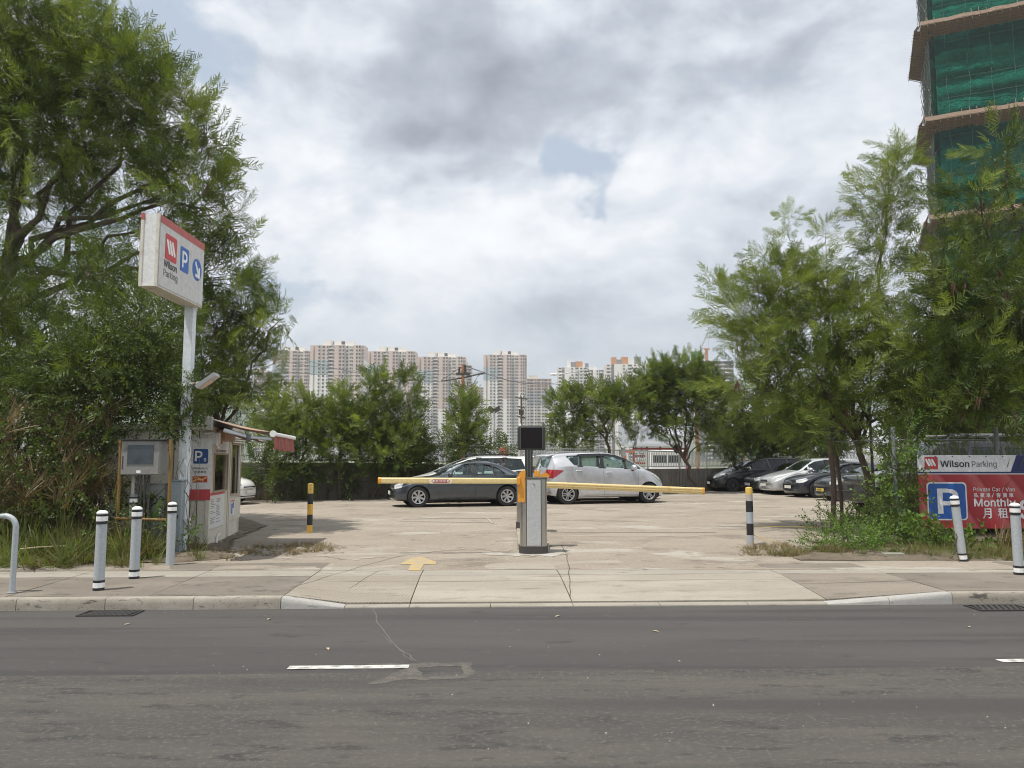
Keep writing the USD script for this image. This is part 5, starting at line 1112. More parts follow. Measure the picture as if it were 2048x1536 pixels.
GLYPH = {
    '私': '1,9 1,12 5,15 7,20 9,21 12,29 3,30 3,36 14,37 14,44 4,43 3,48 28,54 28,52 30,51 30,48 21,45 21,37 31,36 31,30 23,29 26,26 26,24 32,20 33,20 33,24 35,27 40,53 47,52 43,30 42,30 42,26 40,23 40,19 37,13 36,6 40,6 41,7 51,8 51,11 46,21 45,26 51,28 58,13 62,1 62,-3 56,-5 53,2 27,-3 25,3 29,8 31,17 29,17 28,14 26,14 23,20 21,20 21,-6 20,-7 15,-7 14,-6 14,16 11,15 10,11 5,5 3,5',
    '家': '3,0 3,2 5,3 9,3 16,7 21,8 22,10 29,13 31,16 29,18 26,15 20,12 17,12 13,9 6,8 6,10 4,11 5,14 19,18 27,24 27,25 23,25 11,19 7,19 5,21 4,23 5,25 15,27 19,30 22,30 22,31 13,32 12,34 5,34 4,35 4,48 5,49 27,49 26,53 29,55 33,55 36,49 60,49 60,34 53,34 53,43 11,42 12,37 13,38 51,38 51,31 53,29 55,29 55,26 49,21 47,21 46,18 51,9 55,5 63,1 60,-2 60,-4 57,-4 53,-2 45,6 40,15 39,14 40,4 39,4 39,0 37,-4 32,-7 22,-7 21,0 28,-1 31,0 33,4 33,8 14,-2 8,-4 6,-4|32,30 36,22 39,22 46,29 48,29 49,32 34,32',
    '車': '2,3 2,8 3,9 28,10 27,12 9,12 9,40 27,40 28,43 4,43 4,48 5,49 28,49 29,55 35,55 35,49 59,49 60,48 60,43 37,43 35,42 36,40 55,40 55,12 36,12 35,10 62,9 62,3 36,3 35,1 35,-7 29,-7 28,-6 28,3|35,19 48,18 48,23 35,23|35,30 48,29 48,34 35,34|16,19 28,18 28,23 16,23|28,33 16,34 16,29 28,29',
    '客': '1,14 2,16 22,21 24,23 20,29 11,25 10,23 5,27 5,29 11,31 16,36 18,36 22,42 11,43 11,36 10,35 4,35 4,49 28,49 27,54 28,55 33,55 36,49 60,49 60,35 53,35 53,43 30,43 30,39 48,39 50,37 50,34 47,32 47,30 40,25 41,22 54,18 63,17 60,11 51,12 51,-6 50,-7 44,-7 43,-5 22,-5 20,-7 14,-7 14,11 3,10 3,13|21,2 44,1 44,9 21,9|26,32 28,29 32,27 38,32 26,33|27,16 27,15 38,16 38,17 33,19 31,19',
    '貨': '2,40 2,42 13,47 21,55 24,55 27,52 24,48 20,46 21,42 31,45 31,54 32,55 37,55 38,47 48,51 51,54 56,52 55,48 43,42 40,42 38,40 55,39 55,44 59,44 62,42 60,35 54,33 54,4 50,3 52,1 60,-1 61,-4 57,-7 55,-7 49,-3 38,0 37,1 38,4 28,4 28,1 18,-4 6,-7 3,-4 3,-1 14,1 16,3 11,4 11,32 14,32 14,39 12,40 9,37 5,37|17,10 46,9 47,10 18,11|18,19 18,16 47,17 46,19|18,27 18,24 47,25 46,27|22,37 20,38 20,32 35,32 35,34 31,36 31,38',
    '月': '1,-4 1,-2 7,4 11,14 11,19 12,20 12,51 13,52 53,52 54,51 54,1 53,1 53,-4 47,-7 35,-7 34,-6 33,0 46,0 45,13 17,13 14,2 12,1 10,-4 7,-7 4,-7|19,21 46,20 46,29 19,29|20,45 19,36 46,36 46,45',
    '租': '1,9 1,12 5,16 11,29 11,30 2,30 2,36 12,37 12,44 4,43 2,47 3,49 9,49 23,54 28,49 30,51 56,51 56,3 62,2 62,-4 23,-4 23,2 29,2 29,18 27,18 25,14 23,14 21,19 19,19 19,-6 18,-7 13,-7 12,-6 12,14 9,13 5,5|36,3 49,2 49,13 37,13 36,11|36,20 49,19 49,29 36,29|36,37 38,35 49,35 49,45 37,45 36,44|20,29 27,21 27,19 29,19 29,31 20,30|23,46 19,46 19,36 29,36 29,48 26,48',
    '停': '4,22 1,29 5,32 7,37 9,38 16,55 21,54 22,49 36,49 35,54 41,55 44,49 62,49 62,43 18,43 16,38 16,-6 15,-7 9,-7 9,25 7,25 6,22;19,25 62,25 62,13 56,12 56,10 44,10 44,-3 43,-5 40,-7 29,-7 28,-1 37,-1 37,10 25,10 24,12 19,12|25,17 54,16 55,18 26,19;24,40 25,41 56,41 56,27 25,27 24,28|31,33 49,32 50,36 31,36',
    '付': '1,27 11,39 12,43 16,48 17,53 18,54 24,53 23,47 18,38 18,-6 17,-7 11,-7 11,26 9,26 7,22 4,22 4,24;21,41 47,41 47,54 54,54 54,41 62,41 62,34 54,34 54,-3 51,-6 48,-7 35,-7 33,-3 33,0 47,0 47,34 21,34;25,25 25,27 31,29 34,23 36,22 37,18 39,17 41,11 39,11 38,9 34,9 31,17 29,18 28,22',
    '款': '1,-1 7,14 7,15 2,15 1,16 2,21 34,21 34,15 29,14 33,4 35,4 37,5 41,15 42,33 43,34 48,34 49,33 49,21 50,21 52,11 56,4 63,-1 63,-3 60,-5 60,-7 56,-6 50,1 46,8 45,8 39,-4 36,-7 34,-7 30,-4 32,1 28,0 26,4 26,7 23,11 23,13 25,13 25,15 21,15 21,-5 20,-6 10,-7 9,-5 9,-1 15,-1 15,15 12,15 13,11 11,9 8,-1 6,-3;2,43 2,48 3,49 15,49 15,55 21,55 21,49 34,49 34,43 21,43 21,39 32,39 34,38 36,43 37,54 41,55 44,54 43,43 60,43 62,42 62,39 57,24 52,24 51,25 54,34 53,37 41,37 35,23 33,24 5,24 4,25 5,30 30,30 32,33 4,33 4,39 15,39 15,43',
    '請': '2,44 12,44 9,53 12,55 14,55 16,53 19,47 19,44 26,44 28,42 29,43 40,43 39,45 27,45 27,51 40,51 41,55 47,55 47,51 60,51 61,50 61,45 47,44 48,43 60,43 60,38 59,37 47,37 47,35 62,35 62,29 58,28 58,-5 55,-7 46,-7 45,-1 52,-1 52,6 38,6 36,4 36,-7 30,-7 30,27 31,29 26,29 25,30 24,29 5,29 4,30 4,35 39,35 40,37 30,37 27,39 26,38 2,38|36,12 51,11 52,12 50,14 38,14|36,20 51,19 52,21 37,22;4,-6 4,18 25,18 25,-3 11,-3 10,-6|10,4 19,3 19,12 10,12;4,26 5,27 24,27 24,21 4,21',
    '用': '1,-4 1,-2 4,0 6,4 7,11 8,11 8,18 9,19 9,50 10,51 57,51 58,50 58,-2 55,-6 42,-7 39,-2 40,0 51,0 50,13 36,13 36,-6 29,-6 28,13 15,13 14,12 14,7 12,1 8,-6 5,-7|36,21 51,20 51,28 36,28|36,36 51,35 51,44 36,44|16,28 15,24 15,20 29,20 29,28|16,36 29,35 29,44 16,44',
}
def glyph(ch, h):
    ps = []
    for poly in GLYPH[ch].split(';'):
        rings = [[tuple(map(float, q.split(','))) for q in r.split()] for r in poly.split('|')]
        p = Polygon(rings[0], rings[1:]).buffer(0); ps += list(getattr(p, 'geoms', [p]))
    return affinity.scale(unary_union(ps), h / 58.0, h / 58.0, origin=(0, 0))
def cjk(s, h, gap=1.12, depth=.001):
    return poly_prism(unary_union([affinity.translate(glyph(c, h), i * h * gap, 0) for i, c in enumerate(s)]), depth)

# ------------------------------------------------------------------ bollards and hoop
grey_post = worn('bollard_grey', (0.36, 0.385, 0.40), (0.22, 0.21, 0.19), 0.35, 0.45, 5.0, streak=.4)
white_band = worn('band_white', (0.74, 0.74, 0.72), (0.45, 0.43, 0.38), 0.3, 0.45, 5.0)
black_band = mat('band_black', (0.014, 0.014, 0.015), 0.5)
yellow_band = worn('band_yellow', (0.62, 0.36, 0.05), (0.36, 0.33, 0.28), 0.5, 0.55, 7.0)
def pipe(r, z0, z1, n=24): return lathe([(r, z0), (r, z1)], n)
def bollard(pt, top_z, label, lean=0.0, base_bands=True, green=None):
    h = top_z - pt[2]; t = thing('bollard', label, 'bollard', pt); r = .062
    M = tm.rotation_matrix(lean, (0, 1, 0))
    o = lambda n, m, ma: obj(n, xf(m, M), ma, t, smooth=40)
    o('post', lathe([(0, -.05), (r, -.05), (r, h - .03), (r * .93, h - .012), (r * .6, h), (0, h + .004)]), green or grey_post)
    for z0, z1, m in ((h - .055, h - .03, black_band), (h - .115, h - .057, white_band), (h - .150, h - .117, black_band)): o('band', lathe([(r, z0), (r + .004, z0), (r + .004, z1), (r, z1)]), m)
    o('cap', lathe([(r + .003, h - .028), (r + .003, h - .012), (r * .8, h + .006), (r * .4, h + .016), (0, h + .018)]), white_band if not green else green)
    if base_bands:
        for z0, z1, m in ((0, .03, black_band), (.032, .092, white_band), (.094, .122, black_band)): o('band', lathe([(r, z0), (r + .004, z0), (r + .004, z1), (r, z1)]), m)
def bolt_at(px, py, pt, z=.132, **kw):
    g = G(px, py, z); return g, P(px, pt, g[1])[2]
b, tz = bolt_at(197, 1180, 1023); bollard(b, tz, 'grey striped bollard nearest the kerb on the left pavement')
b, tz = bolt_at(268, 1157, 1015); bollard(b, tz, 'grey striped bollard standing on the pale strip with tall grass behind it')
b, tz = bolt_at(340, 1128, 1006, .15); bollard(b, tz, 'grey bollard rising from weeds right beside the sign post', base_bands=False)
b = np.array([*P(268, 1000, 12.6)[:2], .16]); bollard(b, P(268, 990, 12.6)[2], 'dull greenish bollard half hidden in grass under the metal meter box', base_bands=False, green=mat('green_grey_post', (.20, .235, .21), .7))
b, tz = bolt_at(1926, 1122, 993, .14); bollard(b, tz, 'leaning grey striped bollard in front of the white P on the banner', lean=-.085)
b, tz = bolt_at(2038, 1149, 1008); bollard(b, tz, 'grey striped bollard standing on the pale strip at the dollar sign of the banner')
g = G(24, 1186, .132); hz = P(24, 1032, g[1])[2]
hp = thing('hoop_railing', 'bent grey steel pipe hoop on the pavement at the left', 'hoop railing', g)
h = hz - g[2]; R_ = .14
pts = [(0, 0, -.03), (0, 0, h - R_)] + [(-R_ + R_ * math.cos(a), 0, h - R_ + R_ * math.sin(a)) for a in np.linspace(.15, PI / 2, 9)] + [(-.75, 0, h)] + [(-.85 - R_ * math.sin(a), 0, h - R_ + R_ * math.cos(a)) for a in np.linspace(0.1, PI / 2, 8)] + [(-.99, 0, -.03)]
obj('pipe', tube(pts, .033, 14), grey_post, hp, smooth=50)
for x in (0, -.99): obj('base_plate', mv(lathe([(0, 0), (.055, 0), (.055, .008), (0, .008)], 20), (x, 0, .004)), mat('galvanised', None), hp)

def striped(px, py, top, r, bands, label, z=.16):
    g = G(px, py, z); H_ = P(px, top, g[1])[2] - g[2]; t = thing('bollard', label, 'bollard', g); zz = np.array([py - b[0] for b in bands] + [py - bands[-1][1]]) * H_ / (py - top)
    for i, (a, b, m) in enumerate(bands):
        z1, z0 = zz[i], zz[i + 1]; last = i == 0; lo = -.05 if i == len(bands) - 1 else z0
        obj('band', lathe([(r * .97, lo), (r, lo + .002), (r, z1 - .002), (r * .97, z1)] if not last else [(r * .97, lo), (r, lo + .002), (r, z1 - .025), (r * .85, z1 - .008), (r * .5, z1), (0, z1)]), m, t, smooth=40)
yel_c = worn('cap_yellow', (0.60, 0.40, 0.09), (0.30, 0.29, 0.27), 0.45, 0.55, 6.0)
striped(619, 1066, 966, .058, [(966, 987, yel_c), (987, 1008, black_band), (1008, 1029, yellow_band), (1029, 1050, black_band), (1050, 1066, yellow_band)], 'yellow and black striped bollard beside the kiosk shadow')
peel = worn('peeled_yellow_paint', (0.33, 0.36, 0.40), (0.62, 0.36, 0.08), 0.75, 0.5, 7.0); grey_blue = worn('blue_grey_paint', (0.33, 0.365, 0.40), (0.18, 0.18, 0.17), 0.4, 0.5, 6.0)
striped(1501, 1088, 974, .064, [(974, 989, yel_c), (989, 1002, peel), (1002, 1024, black_band), (1024, 1047, grey_blue), (1047, 1070, black_band), (1070, 1088, peel)], 'grey and black striped bollard with peeling yellow top by the right barrier arm')

# ------------------------------------------------------------------ barrier gates
steel = mat('stainless', (0.42, 0.40, 0.37), 0.28, 0.9, var=.1, scale=2.0)
steel_dark = mat('dark_stainless', (0.14, 0.13, 0.115), 0.35, 0.7)
panel_grey = worn('panel_grey', (0.40, 0.41, 0.415), (0.25, 0.24, 0.22), 0.3, 0.5, 4.0)
orange_p = worn('orange_enamel', (0.66, 0.29, 0.03), (0.42, 0.22, 0.07), 0.35, 0.4, 5.0)
arm_yellow = worn('arm_yellow', (0.64, 0.50, 0.24), (0.50, 0.33, 0.12), 0.4, 0.32, 4.0)
stop_red = mat('stop_red', (0.36, 0.02, 0.02), .45); cream = mat('cream_vinyl', (0.72, 0.66, 0.48), .5)
def rprism(x0, x1, y0, y1, r, z0, z1): return mv(poly_prism(rrect(x0, y0, x1, y1, r), z1 - z0), (0, 0, z0))
def gate(Y, cx, width, z0, ztop, label, first=True):
    t = thing('barrier_gate', label, 'barrier gate', (cx, Y, z0)); w = width / 2; h = ztop - z0; D = .36
    obj('plinth', rprism(-w - .015, w + .015, -.02, D + .02, .13, -.03, .13), mat('plinth_black', (.045, .043, .04), .7), t, smooth=30)
    obj('cabinet', rprism(-w, w, 0, D, .12, .132, h - .03), steel, t, smooth=30)
    obj('lid', rprism(-w - .008, w + .008, -.008, D + .008, .125, h - .03, h), steel_dark, t, smooth=30)
    for x in (-w * .52, w * .56): obj('panel_seam', bx(x - .006, x + .006, -.004, .02, .14, h - .035), steel_dark, t)
    obj('front_panel', rbox(-w * .49, w * .53, -.008, .02, .145, h - .05, .004), panel_grey, t); obj('lock', rot(mv(lathe([(0, 0), (.014, 0), (.014, .012), (0, .012)], 12), (0, 0, 0)), PI / 2, (1, 0, 0)) if False else mv(rbox(-.013, .013, -.02, -.006, -.013, .013, .005), (w * .02, 0, h - .10)), chrome, t)
    return t, w, h
zt = P(1067, 955, 13.0)[2]
g1, w, h = gate(13.0, 0.362, .455, .14, zt, 'stainless steel barrier gate with grey front panel in the middle of the entrance')
# orange arm holder and the left arm
obj('arm_holder', [rbox(-w - .035, -w + .085, -.03, .04, h - .41, h + .01, .008)], orange_p, g1)
qd = Polygon([(0, 0)] + [(.12 * math.cos(a), .12 * math.sin(a)) for a in np.linspace(PI / 2, PI, 10)] + [(-.12, 0)])
obj('arm_hub', mv(xf(poly_prism(qd, .05), tm.rotation_matrix(PI / 2, (1, 0, 0))), (-w + .09, .02, h + .005)), orange_p, g1)
obj('arm_hub', mv(xf(poly_prism(Point(0, 0).buffer(.075).intersection(sbox(-1, 0, 1, 1)), .05), tm.rotation_matrix(PI / 2, (1, 0, 0))), (w - .03, .20, h + .003)), orange_p, g1)
def arm(t, A, B, r, nm='arm'):
    d = (B - A) / np.linalg.norm(B - A); L_ = np.linalg.norm(B - A); Mx = np.eye(4); up = np.array([0, 0, 1.0]); y = np.cross(up, d); y /= np.linalg.norm(y); Mx[:3, 0], Mx[:3, 1], Mx[:3, 2], Mx[:3, 3] = d, y, np.cross(d, y), A
    sec = rrect(-r * .72, -r, r * .72, r, r * .5)
    m = poly_prism(sec, L_ - .04); m = xf(m, np.array([[0, 0, 1, 0], [1, 0, 0, 0], [0, 1, 0, 0], [0, 0, 0, 1.0]])); a = obj(nm, xf(m, Mx), arm_yellow, t, smooth=40)
    cap = xf(poly_prism(sec.buffer(.004), .05), np.array([[0, 0, 1, L_ - .045], [1, 0, 0, 0], [0, 1, 0, 0], [0, 0, 0, 1.0]])); obj('end_cap', xf(cap, Mx), orange_p, a, smooth=40)
    rib = [bx(.0, L_ - .06, -r * .72 - .003, -r * .72 + .006, z - .003, z + .003) for z in (-.35 * r, .3 * r)]; obj('groove', [xf(m_, Mx) for m_ in rib], mat('arm_groove', (.40, .25, .05), .5), a)
    return a, Mx, L_
off = np.array([0.362, 13.0, .14])
A, B = P(1037, 962, 12.97) - off, P(757, 961, 12.9) - off
a1, Mx, L_ = arm(g1, A, B, .049)
bolts = obj('arm_bracket', rbox(A[0] - .03, A[0] + .03, A[1] - .05, A[1] + .05, A[2] - .06, A[2] + .06, .006), orange_p, g1)
cxs = (P(882, 962, 12.9) - off); Yp = cxs[1] - .045
hexa = lambda L2, H2, c: Polygon([(-L2, 0), (-L2 + c, H2), (L2 - c, H2), (L2, 0), (L2 - c, -H2), (-L2 + c, -H2)])
put = lambda m, lift: plate_on((cxs[0], Yp - lift, cxs[2]), (1, 0, 0), (0, 0, 1), m)
obj('stop_label', put(poly_prism(rrect(-.188, -.040, .188, .040, .03), .004), 0), cream, a1); obj('stop_label', put(poly_prism(hexa(.155, .027, .03), .002), .0045), stop_red, a1)
lm = [centered(cjk('停', .036, depth=.002), -.068, 0), centered(text('STOP', .030, .002, True), .032, 0), poly_prism(Point(-.034, 0).buffer(.006), .002)]
for x in (-.118, .118): lm.append(poly_prism(Point(x, 0).buffer(.018).difference(sbox(x - .011, -.003, x + .011, .003)), .002))
obj('label_text', [put(m, .007) for m in lm], white_band, a1, smooth=False, kind='stuff')
# rear gate, partly hidden, with the right arm
Yb = 16.4; xb = P(1057, 950, Yb)[0]
g2, w2, h2 = gate(Yb, xb + .0, .50, .26, P(0, 942, Yb)[2], 'second barrier gate standing right behind the front one, carrying the right arm')
off2 = np.array([xb, Yb, .26])
obj('arm_holder', mv(rbox(.12, .24, -.04, .04, h2 - .12, h2 + .005, .008), (0, 0, 0)), orange_p, g2)
arm(g2, P(1075, 969, Yb - .08) - off2, P(1408, 982, Yb - .1) - off2, .066)
struct('traffic_island', rprism(.10, .64, 13.46, 18.4, .10, .05, .265), kerb_mat)
# display on its post
ds = thing('display_screen', 'black electronic display screen on a dark post behind the barrier gate', 'display screen', (P(1058, 950, 13.75)[0], 13.75, .265))
o = np.array([P(1058, 950, 13.75)[0], 13.75, .265]); a, b = P(1035, 853, 13.7) - o, P(1091, 900, 13.7) - o
pdark = mat('post_black', (.030, .032, .030), .45)
obj('post', [rbox(-.072, .066, -.06, .06, 0, b[2] + .03, .02)], pdark, ds, smooth=40)
for x in (-.03, .018): obj('post_groove', bx(x, x + .012, -.064, -.05, .05, b[2]), mat('groove_grey', (.10, .105, .10), .5), ds)
obj('housing', rbox(a[0], b[0], -.06, .10, b[2], a[2], .02), pdark, ds, smooth=40)
obj('screen', bx(a[0] + .06, b[0] - .06, -.066, -.05, b[2] + .03, a[2] - .025), mat('screen_black', (.008, .005, .006), .25, specular_ior_level=.25), ds)
for x in (a[0] + .055, b[0] - .058): obj('bezel', bx(x - .003, x + .006, -.072, -.05, b[2] + .02, a[2] - .015), mat('bezel_grey', (.09, .095, .09), .4), ds)
obj('top_trim', bx(a[0] + .02, b[0] - .02, -.04, .08, a[2] + .001, a[2] + .012), mat('groove_grey', None), ds); obj('camera_dome', mv(lathe([(0, 0), (.02, 0), (.018, .03), (0, .04)], 12), (a[0] + .05, 0, a[2] + .012)), white_band, ds, smooth=50)

# ------------------------------------------------------------------ sign box on its post
sign_white = worn('sign_white', (0.70, 0.70, 0.68), (0.50, 0.46, 0.38), 0.22, 0.5, 3.0); sign_face_m = worn('sign_face', (0.52, 0.51, 0.49), (0.46, 0.44, 0.40), 0.2, 0.5, 2.0)
sign_edge = worn('sign_edge', (0.62, 0.58, 0.50), (0.42, 0.27, 0.14), 0.55, 0.6, 6.0)
red_m = mat('sign_red', (0.46, 0.045, 0.05), .5); blue_m = mat('sign_blue', (0.022, 0.105, 0.36), .5); ink = mat('sign_ink', (0.035, 0.035, 0.04), .6); ink_grey = mat('sign_ink_grey', (0.13, 0.13, 0.14), .6); white_v = mat('white_vinyl', (0.72, 0.72, 0.70), .5)
Rb, Rt = P(402.5, 614, 13.05), P(402.5, 487.5, 13.05); Lp = P(314, 569.5, 11.40)
sx, sz0, sz1 = Rb[0], (Rb[2] + Lp[2]) / 2, Rt[2]
sg = thing('parking_sign', 'tall white parking sign box on a rusty pale post by the kiosk', 'sign', (sx - .08, 12.98, 0.14))
O = np.array([sx - .08, 12.98, 0.14]); y0, y1, th = 11.38 - O[1], 13.06 - O[1], .27; xr = .08; zb, zt_ = sz0 - O[2], sz1 - O[2]
obj('post', rbox(-.145 + 0, .0, -.07, .08, -.1, zb + .02, .006), worn('post_paint', (0.60, 0.64, 0.66), (0.40, 0.20, 0.09), 0.30, 0.45, 3.2, streak=.25), sg)
obj('sign_box', bx(xr - th, xr, y0, y1, zb, zt_), sign_white, sg)
for x in (xr - th - .004, xr - .04): obj('edge_frame', [bx(x, x + .044, y0 - .012, y0 + .01, zb - .004, zt_ + .004)], sign_edge, sg)
obj('edge_frame', bx(xr - th - .004, xr + .004, y0 - .012, y1 + .004, zb - .02, zb - .001), sign_edge, sg)
obj('face', bx(xr, xr + .012, y0 + .02, y1 - .005, zb + .01, zt_ - .01), sign_face_m, sg)
W_, H_ = y1 - y0, zt_ - zb
face = lambda m, lift=.0: plate_on((xr + .0125 + lift, y0, zb), (0, 1, 0), (0, 0, 1), m)
obj('top_band', [face(poly_prism(sbox(.02, H_ * .885, W_ - .006, H_ - .011), .004)), bx(xr - th - .006, xr - th + .05, y0 - .014, y0 + .0, zt_ - .10, zt_)], mat('faded_red', (0.40, 0.10, 0.09), .6), sg)
def swoosh(x0, y0_, s):
    """three slanted white strokes on the red badge"""
    return [LineString([(x0 + s * (.16 + .22 * i), y0_ + s * .72), (x0 + s * (.36 + .22 * i), y0_ + s * .30)]).buffer(s * .075, quad_segs=6) for i in range(3)]
s_ = .40; bx0, by0 = .20, H_ * .42
obj('badge', face(poly_prism(rrect(bx0, by0, bx0 + s_, by0 + s_, .03), .004)), red_m, sg); obj('badge_strokes', [face(poly_prism(p, .003), .0045) for p in swoosh(bx0, by0, s_)], white_v, sg, kind='stuff')
obj('parking_badge', face(poly_prism(rrect(.74, H_ * .375, 1.06, H_ * .375 + .40, .03), .004)), blue_m, sg); obj('parking_letter', face(centered(text('P', .26, .003, True), .90, H_ * .375 + .20), .0045), white_v, sg)
obj('arrow_disc', face(poly_prism(Point(1.40, H_ * .52).buffer(.185, 24), .004)), blue_m, sg)
ar = unary_union([LineString([(1.32, H_ * .52 + .12), (1.47, H_ * .52 - .09)]).buffer(.028, cap_style=2), LineString([(1.485, H_ * .52 + .05), (1.485, H_ * .52 - .11), (1.33, H_ * .52 - .10)]).buffer(.026, cap_style=2, join_style=2)])
obj('arrow', face(poly_prism(ar, .003), .0045), white_v, sg)
obj('lettering', face(mv(text('Wilson', .105, .003, True), (.17, H_ * .305, 0)), 0), ink, sg, smooth=False); obj('lettering', face(mv(text('Parking', .105, .003), (.165, H_ * .175, 0)), 0), ink_grey, sg, smooth=False)
# floodlight on the post
fc = P(415, 762, 12.75) - O
obj('lamp_arm', tube([(-.02, -.07, P(0, 775, 12.9)[2] - O[2]), (.06, -.16, fc[2] - .04), fc], .018, 8), sign_edge, sg)
fl = rbox(-.19, .19, -.11, .11, -.035, .035, .012); obj('floodlight', mv(rot(fl, -.62, (0, 1, 0)), fc), mat('lamp_grey', (.42, .42, .41), .45), sg, smooth=40)
obj('floodlight_glass', mv(rot(bx(-.13, .08, -.09, .09, -.045, -.034), -.62, (0, 1, 0)), fc), mat('lamp_glass', (.40, .33, .26), .15), sg)
obj('junction_box', rbox(.0, .05, -.06, .06, .45, .60, .006), white_band, sg)

# ------------------------------------------------------------------ ticket kiosk
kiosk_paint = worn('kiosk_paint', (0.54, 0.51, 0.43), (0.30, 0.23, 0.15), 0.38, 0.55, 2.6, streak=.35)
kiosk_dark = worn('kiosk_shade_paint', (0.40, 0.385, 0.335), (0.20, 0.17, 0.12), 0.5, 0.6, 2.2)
C = G(414, 1099, .14); D_ = G(474, 1071, .15); dv = (D_ - C)[:2]; LK = np.linalg.norm(dv); KH = P(418, 856, C[1])[2] - .14
ky = math.atan2(dv[1], dv[0]) - PI / 2
kk = thing('kiosk', 'cream metal ticket kiosk with windows, notices and a red awning', 'kiosk', (C[0], C[1], .14), ky)
KW = 1.75                                                     # local: x leftwards negative, y along the side face, side face at x = 0, front at y = 0
wt = .05
# walls: side face with two openings, front, back, left
def wall_with_holes(L_, Hh, holes): 
    p = sbox(0, .06, L_, Hh)
    for h_ in holes: p = p.difference(sbox(*h_))
    return p
w1, w2_ = (.28, 1.00, 1.28, 1.66), (1.62, .88, 2.42, 1.86)
side = wall_with_holes(LK, KH, [w1, w2_])
onside = lambda m, lift=0: plate_on((-wt + lift, 0, 0), (0, 1, 0), (0, 0, 1), m)
obj('side_wall', onside(poly_prism(side, wt)), kiosk_paint, kk, smooth=False)
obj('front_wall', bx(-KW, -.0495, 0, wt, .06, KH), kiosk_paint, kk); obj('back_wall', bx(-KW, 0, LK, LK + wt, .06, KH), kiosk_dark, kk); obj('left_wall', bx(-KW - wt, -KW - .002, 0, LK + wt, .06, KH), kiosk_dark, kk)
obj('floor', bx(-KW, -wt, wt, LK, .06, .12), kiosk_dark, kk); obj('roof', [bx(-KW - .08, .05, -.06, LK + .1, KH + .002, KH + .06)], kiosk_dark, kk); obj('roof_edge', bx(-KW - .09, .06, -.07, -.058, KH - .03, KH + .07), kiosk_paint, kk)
for x in (-.20, -.62, -1.04, -1.46): obj('panel_seam', bx(x - .006, x + .006, -.008, .002, .08, KH - .05), mat('seam_dark', (.08, .075, .065), .8), kk)
obj('corner_post', rbox(-.06, .012, -.014, .05, .02, KH - .01, .008), kiosk_paint, kk)
for y in (1.40, 1.52, LK - .02): obj('mullion', rbox(-.02, .018, y - .03, y + .03, .08, 1.92 if y > 1.45 else KH - .1, .006), kiosk_paint, kk)
for (a_, c_, b_, d_) in (w1, w2_):
    fr = sbox(a_ - .03, c_ - .03, b_ + .03, d_ + .03).difference(sbox(a_, c_, b_, d_)); f_ = obj('window', onside(poly_prism(fr, .02), wt + .001), worn('window_frame_tan', (.36, .27, .19), (.2, .13, .08), .4, .5, 4.0), kk)
    obj('pane', onside(poly_prism(sbox(a_ + .001, c_ + .001, b_ - .001, d_ - .001), .004), .02), glass_mat('kiosk_glass', (.80, .78, .70)), f_)
obj('vent_grille', [bx(.019, .06, 1.5, 2.6, z, z + .022) for z in (1.90, 1.945, 1.99)] + [bx(.019, .05, 1.5, 1.53, 1.90, 2.01), bx(.019, .05, 2.57, 2.6, 1.90, 2.01)], worn('grille_cream', (.56, .52, .42), (.3, .24, .16), .4, .5, 5.0), kk, kind='stuff')
# inside: counter, shelf, papers, chair back
obj('counter', bx(-.55, -.055, .2, 2.5, .86, .90), mat('counter_brown', (.13, .08, .05), .6), kk); obj('shelf', [bx(-1.6, -1.2, .3, 2.4, 1.3, 1.33), bx(-1.6, -1.2, .3, 2.4, 1.62, 1.65)], mat('counter_brown', None), kk, kind='stuff')
for y, z, s in ((.5, .90, .2), (.85, .9, .26), (1.9, .9, .34), (2.2, .9, .2)): obj('stored_box', rbox(-.45, -.2, y, y + .2, z + .001, z + s, .01), mat('stored_box_%d' % int(y * 10), (.10 + .2 * (y % .3), .09, .08), .7), kk)
obj('towel', mv(Manifold.sphere(1, 16).scale((.03, .09, .26)), (-.12, 2.2, 1.32)), mat('towel_pale', (.52, .46, .46), .8), kk, smooth=True)
# notices
red_n = mat('notice_red', (0.44, 0.05, 0.055), .5); paper = worn('notice_white', (0.62, 0.62, 0.60), (0.46, 0.42, 0.36), .35, .5, 3.0)
n1 = obj('price_notice', onside(poly_prism(sbox(.05, .34, 1.12, .98), .006), wt + .002), paper, kk); obj('notice_header', onside(poly_prism(sbox(.05, .93, 1.12, .981), .003), wt + .0085), red_n, n1)
q = random.Random(2); rows_ = []
for k in range(16):
    z = .88 - k * .03
    for x0_, wd in ((.10, .36), (.52, .34)):
        if q.random() < .85: rows_.append(sbox(x0_, z, x0_ + wd * (.5 + .5 * q.random()), z + .010))
obj('notice_print', onside(poly_prism(unary_union(rows_), .001), wt + .0085), ink_grey, n1, kind='stuff')
n2 = obj('board', onside(poly_prism(sbox(1.56, .38, 2.52, .80), .012), wt + .002), kiosk_paint, kk); obj('poster', onside(poly_prism(sbox(1.66, .46, 1.96, .76), .003), wt + .0145), paper, n2); obj('poster_print', onside(poly_prism(unary_union([sbox(1.68, .50, 1.78, .70), sbox(1.80, .60, 1.90, .72)]), .001), wt + .018), blue_m, n2); obj('poster_header', onside(poly_prism(sbox(1.66, .735, 1.96, .762), .001), wt + .018), red_n, n2)
